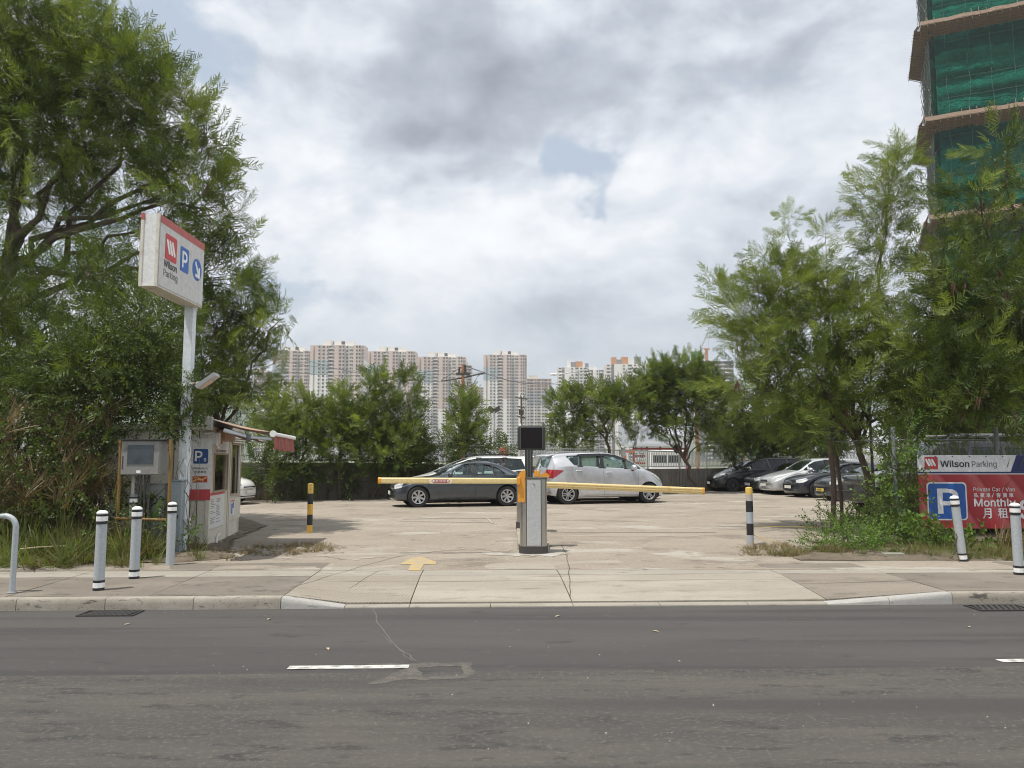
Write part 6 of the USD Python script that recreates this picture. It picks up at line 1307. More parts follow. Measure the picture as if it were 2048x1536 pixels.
n3 = obj('small_sign', onside(poly_prism(sbox(.30, 1.68, 1.30, 1.92), .008), wt + .002), paper, kk); obj('small_sign_print', onside(poly_prism(unary_union([sbox(.31, 1.865, .80, 1.915), sbox(.36, 1.80, .46, 1.85), sbox(.36, 1.70, .46, 1.76)]), .001), wt + .0105), red_n, n3); obj('small_sign_text', onside(poly_prism(unary_union([sbox(.52 + .09 * i, 1.71, .59 + .09 * i, 1.75) for i in range(7)]), .001), wt + .0105), ink_grey, n3, kind='stuff')
# payment sign on the front wall
onfront = lambda m, lift=0: plate_on((-.40, -.003 - lift, 0), (1, 0, 0), (0, 0, 1), m)
ps = obj('payment_sign', onfront(poly_prism(sbox(.06, .86, .425, 1.95), .008), .006), paper, kk)
obj('sign_red_band', onfront(poly_prism(sbox(.06, .86, .425, 1.05), .003), .0145), red_n, ps); obj('sign_seam', onfront(poly_prism(sbox(.218, .86, .223, 1.95), .001), .0178), mat('seam_grey', (.25, .25, .25), .7), ps)
obj('parking_badge', onfront(poly_prism(rrect(.115, 1.50, .365, 1.76, .025), .003), .0145), mat('sign_navy', (.02, .065, .21), .5), ps); obj('parking_letter', onfront(centered(text('P', .17, .003, True), .205, 1.635), .0178), white_v, ps); obj('parking_letter_small', onfront(centered(text('S', .055, .003, True), .315, 1.57), .0178), white_v, ps)
obj('pay_text', [onfront(centered(text('Please pay by', .028, .002), .242, 1.42), .0178), onfront(centered(cjk('付款請用', .036, 1.45, .002), .242, 1.355), .0178)], ink_grey, ps, smooth=False, kind='stuff')
obj('card_logo', onfront(poly_prism(sbox(.115, 1.11 + .06, .365, 1.27 + .01), .003), .0145), mat('logo_red', (.36, .035, .02), .5), ps)
lg = [LineString([(.13, 1.19), (.17, 1.215), (.21, 1.225), (.26, 1.215), (.30, 1.23), (.345, 1.255)]).buffer(.012), LineString([(.14, 1.25), (.19, 1.255), (.24, 1.24), (.28, 1.21), (.30, 1.185)]).buffer(.008)]
obj('logo_ribbon', onfront(poly_prism(unary_union(lg), .002), .0178), mat('logo_gold', (.62, .40, .12), .45), ps)
# conduit, lamp box, feet
obj('conduit', tube([(-.10, -.03, KH - .10), (.04, -.03, KH - .08), (.10, -.02, KH - .12), (.11, -.02, KH - .30), (.15, .0, KH - .36)], .017, 8), white_band, kk, smooth=50); obj('junction_box', rbox(-.02, .14, .02, .12, KH - .28, KH - .08, .01), white_band, kk)
obj('vent_box', rbox(.02, .16, .35, 1.2, KH - .22, KH - .02, .01), worn('vent_tan', (.38, .25, .17), (.2, .1, .06), .4, .6, 4.0), kk)
for y in (.12, .75, 1.9, 2.5): obj('foot_block', rbox(-.12, .06, y, y + .14, -.04, .07, .015), kerb_mat, kk, smooth=40)
obj('base_conduit', tube([(.03, .55, .02), (.03, .55, .16), (.03, .72, .20)], .02, 8), white_band, kk, smooth=50)
# awning: cloth, front bar, hanging valance, folding arms
awn = worn('awning_cloth', (0.25, 0.075, 0.06), (0.34, 0.22, 0.15), 0.6, 0.8, 2.5); awn_top = worn('awning_roof_cloth', (0.36, 0.235, 0.17), (0.20, 0.07, 0.05), 0.55, 0.8, 2.0)
def KL(px, py, Y):                                            # photograph pixel at a depth, in the kiosk's own frame
    p = P(px, py, Y) - [C[0], C[1], .14]; c, s = math.cos(-ky), math.sin(-ky); return np.array([p[0] * c - p[1] * s, p[0] * s + p[1] * c, p[2]])
bar0, bar1 = KL(547, 868, 13.6), KL(588, 876, 15.0); wall0, wall1 = np.array([.05, bar0[1] - .05, KH + .12]), np.array([.05, bar1[1] + .15, KH + .10])
def awn_f(U, V):
    p = (wall0 * (1 - U[..., None]) + bar0 * U[..., None]) * (1 - V[..., None]) + (wall1 * (1 - U[..., None]) + bar1 * U[..., None]) * V[..., None]
    return p[..., 0], p[..., 1], p[..., 2] - .07 * np.sin(PI * U) * (0.6 + .5 * np.sin(V * 9)) + .03
aw = obj('awning', grid(np.linspace(0, 1, 16), np.linspace(0, 1, 12), awn_f), awn_top, kk, smooth=True)
obj('awning_bar', tube([bar0 - [0, .03, 0], bar1 + [0, .03, 0]], .035, 12), white_band, aw, smooth=50); obj('bar_end', mv(rot(lathe([(0, -.02), (.055, -.02), (.06, 0), (.055, .02), (0, .02)], 16), PI / 2, (1, 0, 0)), bar0 - [0, .05, 0]), white_band, aw, smooth=50)
def val(U, V):
    p = bar0 * (1 - U[..., None]) + bar1 * U[..., None]; w_ = .012 * np.sin(U * 60) * V + .012 * np.sin(U * 23)
    return p[..., 0] + w_ + .02 * V, p[..., 1] + 0 * V, p[..., 2] - .03 - V * (.245 + .012 * np.sign(np.sin(U * 50)))
obj('awning_valance', grid(np.linspace(0, 1, 90), np.linspace(0, 1, 5), val), awn, aw, smooth=True)
arm_m = mat('awning_arm_white', (.52, .55, .58), .4)
e0, e1_ = KL(447, 860, 13.45), KL(497, 874, 13.6); e2_ = KL(545, 878, 13.65)
obj('awning_arm', [tube([e0, e1_], [.035, .035], 8)], arm_m, aw, smooth=50); obj('awning_arm', [tube([e1_, e2_], .026, 8)], arm_m, aw, smooth=50); obj('arm_joint', mv(lathe([(0, -.05), (.05, -.05), (.05, .05), (0, .05)], 14), e1_), mat('joint_grey', (.12, .13, .13), .5), aw)
obj('awning_bracket', rbox(-.02, .10, bar0[1] - .12, bar0[1] + .02, KH - .05, KH + .18, .015), mat('bracket_grey', (.28, .27, .24), .6), aw); obj('awning_roll', tube([wall0 + [0, 0, -.02], wall1 + [0, 0, -.02]], .06, 10), mat('bracket_grey', None), aw, smooth=50); obj('underside_cloth', grid(np.linspace(.02, .55, 8), np.linspace(0, 1, 8), lambda U, V: tuple(np.array(awn_f(U, V)) - np.array([0 * U, 0 * U, .10 + .13 * U]))), awn, aw, smooth=True)

# ------------------------------------------------------------------ meter box and cabinets in the weeds
MO = P(240, 950, 12.45); mb = thing('meter_box', 'weathered grey metal meter box with a glass window on yellow posts', 'meter box', (MO[0], 12.45, .15))
mw, mz0, mz1 = P(318, 950, 12.45)[0] - MO[0], MO[2] - .15, P(240, 881, 12.45)[2] - .15
mgrey = worn('meter_grey', (0.24, 0.235, 0.22), (0.12, 0.10, 0.085), .5, .5, 5.0, metal=.3)
obj('case', rbox(0, mw, 0, .26, mz0, mz1, .012), mgrey, mb); obj('roof_sheet', bx(-.03, mw + .06, -.05, .32, mz1 + .002, mz1 + .018), mat('roof_black', (.03, .03, .03), .7), mb)
obj('door_frame', [bx(.012, mw - .012, -.01, 0.004, mz0 + .015, mz1 - .015)], mgrey, mb); obj('glass_window', bx(.11, mw - .10, -.018, -.009, mz0 + .17, mz1 - .07), mat('meter_glass', (.035, .042, .052), .12, var=.5, coat_weight=.6), mb); obj('window_bead', [bx(.095, mw - .085, -.014, -.011, z, z + .014) for z in (mz0 + .155, mz1 - .07)], mgrey, mb, kind='stuff'); obj('sticker', bx(mw * .42, mw * .53, -.013, -.0105, mz0 + .03, mz0 + .075), white_v, mb); obj('hinge_bar', bx(.03, .045, -.016, -.0105, mz0 + .10, mz1 - .25), mat('dark_steel', None), mb)
yp = worn('yellow_pipe', (.20, .115, .028), (.09, .06, .035), .6, .7, 4.0)
for x in (-.05, mw + .14): obj('support_post', tube([(x - .02, .1, mz1 + .02), (x, .08, mz1 - .25), (x + .01, .08, -.1)], .028, 8), yp, mb, smooth=50)
for x in (.14, .22, .27, .33, .40): obj('cable_pipe', cyl((x, .16, -.1), (x, .16, mz0 + .02), .018 + .012 * (x < .2), 8), mat('cable_grey' if x > .2 else 'pipe_pale', (.07, .07, .07) if x > .2 else (.36, .35, .31), .6), mb, smooth=50)
obj('crossbar', cyl((-.06, .06, .62), (mw + .16, .06, .60), .024, 8), yp, mb, smooth=50)
for px0, px1, pt, Y, lab, c in ((292, 330, 968, 12.85, 'pale grey low cabinet in the weeds under the meter box', (.33, .34, .32)), (338, 364, 962, 12.75, 'blue grey low cabinet squeezed between the sign post and weeds', (.24, .28, .30))):
    p0, p1 = P(px0, pt, Y), P(px1, pt, Y); cb = thing('utility_cabinet', lab, 'cabinet', (p0[0], Y, .14)); ww, hh = p1[0] - p0[0], p0[2] - .14; cm = worn('cabinet_%d' % px0, c, (.15, .13, .1), .5, .6, 4.0)
    obj('case', rbox(0, ww, 0, .16, 0, hh, .01), cm, cb); obj('door', bx(.02, ww - .02, -.008, .002, .06, hh - .04), cm, cb); obj('lid', bx(-.02, ww + .02, -.02, .18, hh + .002, hh + .02), cm, cb); obj('latch', bx(ww - .05, ww - .035, -.02, -.0085, hh * .5, hh * .5 + .06), mat('dark_steel', None), cb)

# ------------------------------------------------------------------ banner and fence on the right
YB = 15.15; bL, bT, bBt = P(1834, 910, YB)[0], P(1834, 910, YB)[2], P(1838, 1057, YB)[2]
K = 1538 / YB * 1.006; BW, BH = 3.2, bT - bBt
bn = thing('banner', 'large red and white parking banner tied to the wire fence', 'banner', (bL, YB, 0))
def wavy(m):
    v, f = m; v = v.copy(); v[:, 1] += .010 * np.sin(v[:, 0] * 4.2 + .6) + .003 * np.sin(v[:, 0] * 9); return v, f
U_ = lambda px: (px - 1834) / K
V_ = lambda py: bT - (py - 910) / K
def bput(poly_or_mesh, lift):
    m = cut(poly_or_mesh, .1) if hasattr(poly_or_mesh, 'area') and not isinstance(poly_or_mesh, tuple) else poly_or_mesh
    return wavy(plate_on((0, -lift * 1.3, 0), (1, 0, 0), (0, 0, 1), m))
def cut(poly, step=.15):
    x0, y0, x1, y1 = poly.bounds; out = []
    for x in np.arange(x0, x1, step): 
        q_ = poly.intersection(sbox(x, y0 - 1, x + step, y1 + 1)); out += [g_ for g_ in getattr(q_, 'geoms', [q_]) if g_.geom_type == 'Polygon' and g_.area > 1e-7]
    return join([trimesh.creation.extrude_polygon(g_, .0015, engine='earcut') for g_ in out])
# printed ground: red with paler slanting rays
n = {'tc': ('texture_coordinate', {}), 'mp': ('mapping', {'rotation': (0, .62, 0), 'scale': (1, 1, 1)}), 'w': ('wave_texture', {'bands_direction': 'x', 'profile': 'saw', 'scale': .55, 'distortion': 3.0, 'detail': 1.0, 'detail_scale': .6}), 'n': ('noise_texture', {'scale': 1.3, 'detail': 4.0}),
     'r': ('rgb_ramp', {'ramp': [(0, (.30, .016, .022)), (.55, (.40, .028, .034)), (.9, (.46, .10, .10)), (1, (.36, .02, .03))]}), 'm': ('mix', {'mix_type': 'multiply', 'fac': .25}), 'p': ('principled_bsdf', {'roughness': .38})}
red_print = usdkit.material(stage, '/World/Looks/banner_red', n, [('tc.object', 'mp.vector'), ('mp.vector', 'w.vector'), ('w.fac', 'r.fac'), ('tc.object', 'n.vector'), ('r.color', 'm.color1'), ('n.color', 'm.color2'), ('m.color', 'p.base_color')], surface='p.BSDF')
bwhite = worn('banner_white', (.66, .67, .69), (.52, .53, .56), .3, .4, 2.5); navy = mat('banner_navy', (.012, .022, .10), .45); bblue = mat('banner_blue', (.012, .085, .33), .45)
zmid = V_(948.5)
obj('sheet', bput(cut(sbox(0, bBt, BW, zmid)), 0), red_print, bn); obj('header', bput(cut(sbox(0, zmid + .001, BW, bT)), 0), bwhite, bn)
obj('stripe', bput(cut(sbox(0, V_(946.5), BW, V_(943.5))), .004), navy, bn); obj('navy_corner', bput(cut(Polygon([(U_(2020), V_(943.4)), (U_(2033), bT - .001), (BW, bT - .001), (BW, V_(943.4))])), .004), navy, bn)
rb0, rb1 = U_(1848.7), U_(1875); obj('badge', bput(rrect(rb0, V_(938.3), rb1, V_(914), .012), .004), red_m, bn)
sb_ = rb1 - rb0; obj('badge_strokes', [bput(p, .007) for p in swoosh(rb0 - .01, V_(938.3) - .0, sb_)], white_v, bn, kind='stuff')
def fit(m, x0, x1, y0): v, f = m; v = v.copy(); w_ = v[:, 0].max() - v[:, 0].min(); v[:, 0] = x0 + (v[:, 0] - v[:, 0].min()) * (x1 - x0) / w_; v[:, 1] += y0; return v, f
cap = lambda a_, b_: (b_ - a_) / K
obj('lettering', bput(fit(text('Wilson', cap(921.5, 933.5), .0015, True), U_(1879.5), U_(1937), V_(933.5)), .004), ink, bn, smooth=False); obj('lettering', bput(fit(text('Parking', cap(922, 933.5), .0015), U_(1942), U_(1993), V_(933.5)), .004), ink_grey, bn, smooth=False)
pale_p = mat('banner_print_white', (.64, .64, .66), .45)
obj('parking_badge', bput(rrect(U_(1850), V_(1039), U_(1928.5), V_(964), .075), .004), pale_p, bn); obj('parking_badge', bput(rrect(U_(1853), V_(1036.3), U_(1925.7), V_(966.7), .06), .0065), bblue, bn)
obj('parking_letter', bput(fit(text('P', cap(978, 1025), .0015, True), U_(1870), U_(1912), V_(1025)), .009), pale_p, bn, smooth=False)
obj('lettering', bput(fit(text('Private Car / Van', cap(974.5, 982), .0015), U_(1942), U_(2026), V_(982)), .004), pale_p, bn, smooth=False)
ch = cap(985.5, 994); x = U_(1942)
cl_ = []
for c_ in '私家車/客貨車':
    if c_ == '/': cl_.append(poly_prism(LineString([(x, V_(993.5)), (x + ch * .4, V_(985.5))]).buffer(.006, cap_style=2), .0015)); x += ch * 1.0
    else: cl_.append(mv(poly_prism(glyph(c_, ch), .0015), (x, V_(993.2), 0))); x += ch * 1.48
obj('lettering', [bput(m, .004) for m in cl_], pale_p, bn, smooth=False)
obj('lettering', bput(fit(text('Monthly', cap(997, 1011.5), .0015, True), U_(1942), U_(2026), V_(1011.5)), .004), pale_p, bn, smooth=False)
ch = cap(1015, 1034.5); obj('lettering', [bput(mv(poly_prism(glyph(c_, ch), .0015), (U_(x_), V_(1033), 0)), .004) for c_, x_ in (('月', 1958), ('租', 1989))], pale_p, bn, smooth=False)
obj('lettering', bput(fit(text('$', cap(1000, 1036), .0015, True), U_(2032), U_(2060), V_(1036)), .004), pale_p, bn, smooth=False)
for i in range(9): obj('eyelet', mv(rot(lathe([(.006, 0), (.013, 0), (.013, .004), (.006, .004)], 12), PI / 2, (1, 0, 0)), (.03 + i * .33, -.004 + .010 * math.sin((.03 + i * .33) * 4.2 + .6), bT - .03)), mat('dark_steel', None), bn)

timber = worn('timber', (0.085, 0.058, 0.042), (0.045, 0.032, 0.024), .6, .85, 3.0, streak=.2, bump=.01)
for (px, py, r, top_, lab) in ((1670, 1066, .055, 880, 'dark timber post standing in the bushes, the thicker of two'), (1684, 1060, .042, 880, 'thin dark timber post just right of the thicker one')):
    g = G(px, py, .16); tp = thing('timber_post', lab, 'post', (g[0], g[1], .1)); hh = P(px, top_, g[1])[2] - .1; k_ = np.linspace(0, 1, 9); pts = np.c_[.03 * np.sin(k_ * 5 + px) - .04 * k_, .02 * np.cos(k_ * 4), k_ * hh]
    obj('shaft', tube(pts, r * (1 + .1 * np.sin(k_ * 17)), 10), timber, tp, smooth=50); obj('top_end', mv(lathe([(0, 0), (r * .9, 0), (r * .6, .02), (0, .03)], 10), pts[-1]), timber, tp)
fp_m = worn('fence_steel', (0.17, 0.19, 0.21), (0.12, 0.08, 0.06), .5, .6, 3.0)
FPs = [(np.array([7.53, 15.22]), 'steel fence post beside the banner, wrapped in creeper'), (np.array([7.05, 17.4]), 'steel fence post behind the two timber posts'), (np.array([9.6, 15.28]), 'steel fence post behind the banner')]
cf = thing('wire_fence', 'rusty chain-link wire fence between the steel posts and timber posts', 'fence')
wm = mat('chain_wire', (0.16, 0.14, 0.12), .6, .3)
for p_, lab in (FPs[0], FPs[2]): obj('fence_post', [tube([(p_[0], p_[1], 0), (p_[0], p_[1], 2.35)], .04, 10)], fp_m, cf, smooth=50)
def chain(a, b, z0, z1, nm):
    L_ = np.linalg.norm(b - a); d = (b - a) / L_; H__ = z1 - z0; w_ = []; pit = .085
    for s in np.arange(-H__, L_, pit):
        for sgn in (1, -1):
            s0, s1 = (s, s + H__) if sgn > 0 else (s + H__, s); zz0, zz1 = z0, z1
            t0, t1 = np.clip([s0, s1], 0, L_); 
            if abs(t1 - t0) < .02: continue
            q0 = z0 + (t0 - s0) / (s1 - s0) * H__; q1 = z0 + (t1 - s0) / (s1 - s0) * H__
            w_.append(tube([(*(a + d * t0), q0), (*(a + d * t1), q1)], 0.0019, 3, False))
    obj(nm, w_, wm, cf, smooth=False, kind='stuff'); obj('top_wire', cyl((*a, z1), (*b, z1), .012, 6), fp_m, cf)
chain(FPs[1][0], FPs[0][0], .2, 2.1, 'chain_link'); chain(FPs[0][0], FPs[2][0], .2, 2.1, 'chain_link')
obj('cross_pipe', cyl((6.95, 17.2, 1.02), (7.62, 16.6, 1.0), .016, 8), mat('brown_steel', None), cf)
rope_m = mat('yellow_rope', (.42, .30, .09), .8)
def rope(pts, label): tag(obj('rope', tube([P(*p) if len(p) == 3 else p for p in pts], .007, 5), rope_m, smooth=50), label, 'rope')
r0 = G(1501, 1088, .16)
rope([(1506, 1052, r0[1]), (1560, 1053, r0[1] + .6), (1600, 1054, r0[1] + 1.2), (1640, 1055, r0[1] + 1.6)], 'yellow rope stretched from the grey and black bollard to the timber posts')
rope([(1506, 1070, r0[1]), (1540, 1081, 14.3), (1580, 1096, 14.0), (1600, 1103, 13.85)], 'yellow rope sagging from the grey and black bollard down to the bushes')
g = G(1790, 1116, .145); cbk = thing('concrete_block', 'small mossy concrete block lying at the pavement edge under the bushes', 'block', g, .03)
obj('block', rbox(-.16, .17, 0, .12, -.02, .075, .012), worn('mossy_concrete', (.24, .235, .19), (.13, .14, .08), .5, .9, 6.0), cbk, smooth=40); obj('chipped_edge', rbox(-.05, .05, -.012, .02, -.02, .02, .006), kerb_mat, cbk, smooth=40)
# ------------------------------------------------------------------ plants
bark = worn('bark', (0.10, 0.078, 0.055), (0.055, 0.043, 0.032), .6, .9, 4.0, streak=.3, bump=.01)
twig_m = mat('twig', (0.085, 0.075, 0.045), .85)
LEAF_G = leaf_mat('feather_leaf_green', (0.062, 0.094, 0.020), (0.218, 0.282, 0.055), .38)
LEAF_Y = leaf_mat('feather_leaf_pale', (0.125, 0.170, 0.040), (0.30, 0.36, 0.095), .42)
LEAF_D = leaf_mat('feather_leaf_dark', (0.038, 0.062, 0.015), (0.135, 0.185, 0.038), .34)
VINE_L = leaf_mat('creeper_leaf', (0.042, 0.070, 0.017), (0.160, 0.21, 0.045), .34)
BROAD_L = leaf_mat('broad_leaf', (0.085, 0.155, 0.028), (0.22, 0.33, 0.065), .35)
GRASS_L = leaf_mat('grass_blade', (0.085, 0.115, 0.030), (0.25, 0.27, 0.085), .35)
DRY_L = leaf_mat('dry_grass_blade', (0.13, 0.10, 0.05), (0.34, 0.27, 0.14), .2)
POD_L = leaf_mat('seed_pod_brown', (0.085, 0.045, 0.028), (0.27, 0.17, 0.11), .1)
PODG_L = leaf_mat('seed_pod_green', (0.20, 0.25, 0.06), (0.36, 0.40, 0.12), .2)

def strips(base, d, up, L, w, droop=0.0, seg=2, taper=.5, fold=0.0):
    """one thin blade: a strip of quads that bends down towards its tip"""
    d = d / np.linalg.norm(d); s = np.cross(d, up); s /= max(np.linalg.norm(s), 1e-6); t = np.linspace(0, 1, seg + 1); v = []
    for q in t:
        c = base + d * L * q + np.array([0, 0, -1.0]) * droop * L * q * q; k = w * .5 * (1 - (1 - taper) * q ** 2) * (0.55 + .45 * min(1, q * 5)) if q < 1 else w * .5 * taper * .6
        v += [c - s * k, c + s * k]
    f = []
    for i in range(seg): a = 2 * i; f += [(a, a + 1, a + 3), (a, a + 3, a + 2)]
    return np.array(v), np.array(f)

def frond(q, L=.30, pairs=6, w=.0185):
    """a feathery twice-divided leaf along +x: opposite side leaflets that stand well apart and hang a little"""
    out = []; bend = q.uniform(.25, .75)
    for i in range(pairs):
        t = (i + .9) / pairs; x = np.array([L * t, 0, -bend * L * t * t])
        for s in (-1, 1):
            a = math.radians(q.uniform(52, 78) - 22 * t); d = np.array([math.cos(a), s * math.sin(a), q.uniform(-.45, .05)]); l = L * .44 * (1.08 - .6 * abs(t - .45)) * q.uniform(.8, 1.1)
            out.append(strips(x, d, np.array([0, 0, 1.0]) + .45 * np.array([q.uniform(-1, 1), q.uniform(-1, 1), 0]), l, w, q.uniform(.15, .6), 2, .6))
    out.append(strips(np.zeros(3), np.array([1, 0, 0.]), np.array([0, 0, 1.]), L, .004, bend, 3, .5))
    return join(out)

def sprig(seed, n=6, L=.50, fl=.30, pairs=6, w=.0185):
    """a leafy shoot along +x"""
    q = random.Random(seed); out = []
    for i in range(n):
        t = (i + .5) / n; az = i * 2.4 + q.uniform(-.6, .6); op = math.radians(78 - 40 * t + q.uniform(-14, 14))
        M = tm.rotation_matrix(az, (1, 0, 0)) @ tm.rotation_matrix(-op, (0, 1, 0)); f = xf(frond(q, fl * (1.05 - .30 * t) * q.uniform(.8, 1.15), pairs, w), M); out.append(mv(f, (L * t, 0, 0)))
    out.append(tube([(0, 0, 0), (L * .5, 0, .01), (L, 0, .0)], [.006, .004, .002], 3, False)); return join(out)

def leaf_blade(L, w, q):
    """an oval leaf of six faces, folded along its midrib"""
    x = np.array([0, .3, .7, 1.0]) * L; z = np.array([0, .02, .0, -.08]) * L; k = np.array([.02, .5, .42, 0.02]) * w; v, f = [], []
    for i in range(4): v += [(x[i], -k[i], z[i] + .18 * k[i]), (x[i], 0, z[i]), (x[i], k[i], z[i] + .18 * k[i])]
    for i in range(3):
        a = 3 * i; f += [(a, a + 1, a + 4), (a, a + 4, a + 3), (a + 1, a + 2, a + 5), (a + 1, a + 5, a + 4)]
    return np.array(v), np.array(f)

def leafy(seed, n=14, L=.32, ll=.06, lw=.035, spread=70):
    """a shoot with simple oval leaves along +x"""
    q = random.Random(seed); out = []
    for i in range(n):
        t = (i + .5) / n; M = tm.translation_matrix((L * t, 0, 0)) @ tm.rotation_matrix(i * 2.4 + q.uniform(-.6, .6), (1, 0, 0)) @ tm.rotation_matrix(-math.radians(spread - 30 * t + q.uniform(-18, 18)), (0, 1, 0)) @ tm.rotation_matrix(q.uniform(-.7, .7), (1, 0, 0))
        k = q.uniform(.7, 1.15); out.append(xf(mv(leaf_blade(ll * k, lw * k, q), (.012, 0, 0)), M))
    out.append(tube([(0, 0, 0), (L, 0, 0)], [.004, .0015], 3, False)); return join(out)

def pods(seed, n=11):
    """a bunch of flat hanging seed pods (hanging along -z)"""
    q = random.Random(seed)
    return join([strips(np.array([q.uniform(-.03, .03), q.uniform(-.03, .03), q.uniform(-.02, .02)]), np.array([q.uniform(-.35, .35), q.uniform(-.35, .35), -1]), np.array([q.uniform(-1, 1), q.uniform(-1, 1), .2]), q.uniform(.11, .19), .017, .05, 3, .7) for _ in range(n)])

def tuft(seed, n=16, L=.9, w=.016, lean=.5, droop=.5):
    """a tussock of arching blades growing up +z"""
    q = random.Random(seed); out = []
    for _ in range(n):
        a = q.uniform(0, 2 * PI); k = q.uniform(.2, 1) * lean; d = np.array([math.cos(a) * k, math.sin(a) * k, 1.0])
        out.append(strips(np.array([math.cos(a), math.sin(a), 0]) * q.uniform(0, .07), d, np.array([-math.sin(a) + .3 * q.uniform(-1, 1), math.cos(a), .1]) @ np.array([[0, 1, 0], [-1, 0, 0], [0, 0, 1.]]), L * q.uniform(.55, 1.1), w * q.uniform(.7, 1.2), droop * q.uniform(.3, 1.3), 6, .15))
    return join(out)

SPR = [sprig(s) for s in (1, 2, 3, 4)]; SPL = [sprig(s, 8, .75, .33, 7) for s in (11, 12)]; SPS = [sprig(s, 5, .45, .30, 5) for s in (21, 22, 23)]
SPF = [sprig(s, 6, .5, .34, 5, .034) for s in (41, 42, 43, 44)]
VIN = [leafy(s, 18, .42, .055, .036) for s in (5, 6, 7)]; BRD = [leafy(s, 12, .36, .085, .055, 75) for s in (8, 9)]; SML = [leafy(s, 16, .24, .034, .017, 60) for s in (31, 32)]
PDS = [pods(s) for s in (1, 2)]; TUF = [tuft(s) for s in (1, 2, 3)]; TUL = [tuft(s, 15, 1.5, .019, .45, .42) for s in (4, 5)]; TUS = [tuft(s, 22, .32, .008, .7, .4) for s in (6, 7)]

def lobe_points(q, lobes, dens):
    """points through the lobes (px, py, Y, rx, ry in photograph pixels, weight), with their outward directions"""
    pos, out, which = [], [], []
    for i, lb in enumerate(lobes):
        px, py, Y, rx, ry = lb[:5]; wt_ = lb[5] if len(lb) > 5 else 1.0; c = P(px, py, Y); k = Y / 1538.0; R3 = np.array([rx * k, min(max(rx, ry) * k, rx * k * 1.1), ry * k])
        n = max(3, int(dens * wt_ * R3[0] * R3[2] * 10)); d = q.normal(size=(n, 3)); d /= np.linalg.norm(d, axis=1, keepdims=True); r = q.random((n, 1)) ** .45
        # uneven outline: clumps and gaps
        cl = meshkit.fbm(d * 1.7 + i * 3.1, 3, i + 1); r = r * (.62 + .72 * cl)[:, None]
        p = c + d * r * R3; keep = meshkit.noise(p * 1.5 + i, 4) > .22
        pos.append(p[keep]); out.append(d[keep]); which += [i] * int(keep.sum())
    return np.vstack(pos), np.vstack(out), np.array(which)

def tree(name, label, cat, base, fork, lobes, dens, protos, mats, seed, trunk_r=.10, scale=(.8, 1.25), upness=.45, group=None, mats_w=None, limbs=True, twigs=5, pod_n=0, sag=0.0, z0=None, pod_green=False, spread=.55):
    q = np.random.default_rng(seed); base = np.asarray(base, float); fork = np.asarray(fork, float)
    t = thing(name, label, cat, base, 0, group); pos, out, which = lobe_points(q, lobes, dens)
    ok = pos[:, 2] > (z0 if z0 is not None else .25); pos, out, which = pos[ok], out[ok], which[ok]
    wood = []
    def limb(a, b, r0, r1, n=7, wob=.12, sides=7):
        u = np.linspace(0, 1, n)[:, None]; L_ = np.linalg.norm(b - a); m = a + (b - a) * u; m[:, 2] += np.sin(PI * u[:, 0]) * L_ * .06; m[1:-1] += q.normal(size=(n - 2, 3)) * wob * L_ * .25 * np.array([1, 1, .5]); wood.append(tube(m - base, np.linspace(r0, r1, n), sides)); return m
    if trunk_r > 0:
        limb(base - [0, 0, .2], fork, trunk_r, trunk_r * .72, 9, .10, 10)
        for i, lb in enumerate(lobes):
            c = P(*lb[:3]); limb(fork + (base - fork) * q.uniform(0, .25), c, trunk_r * .5, trunk_r * .12, 8, .15) if limbs else None
            pts = pos[which == i]
            for p in pts[::twigs]: limb(c + (p - c) * q.uniform(.0, .3) + (fork - c) * .1, p, .014, .004, 4, .15, 4)
        obj('trunk', wood, bark, t, smooth=50)
    dirs = out * .8 + q.normal(size=out.shape) * spread + np.array([0, 0, upness]); n = len(pos)
    idx = q.integers(0, len(protos), n); pr = []
    for i, m in enumerate(protos): pr.append(('shoot', m, mats[i % len(mats)]))
    kids = instancer('crown', t, pr, pos - base, quats_to(dirs, q.uniform(-.6, .6, n)), q.uniform(*scale, n), idx)
    if pod_n:
        k = q.choice(len(pos), pod_n); pp = pos[k] + out[k] * .12; qq = np.zeros((pod_n, 4)); a = q.uniform(0, 2 * PI, pod_n); qq[:, 0], qq[:, 3] = np.cos(a / 2), np.sin(a / 2)
        instancer('seed_pods', t, [('pod_bunch', m, PODG_L if pod_green else POD_L) for m in PDS], pp - base, qq, q.uniform(.8, 1.5, pod_n), q.integers(0, 2, pod_n))
    return t

def at(px, Y, z=.15): p = P(px, 916, Y); return np.array([p[0], Y, z])

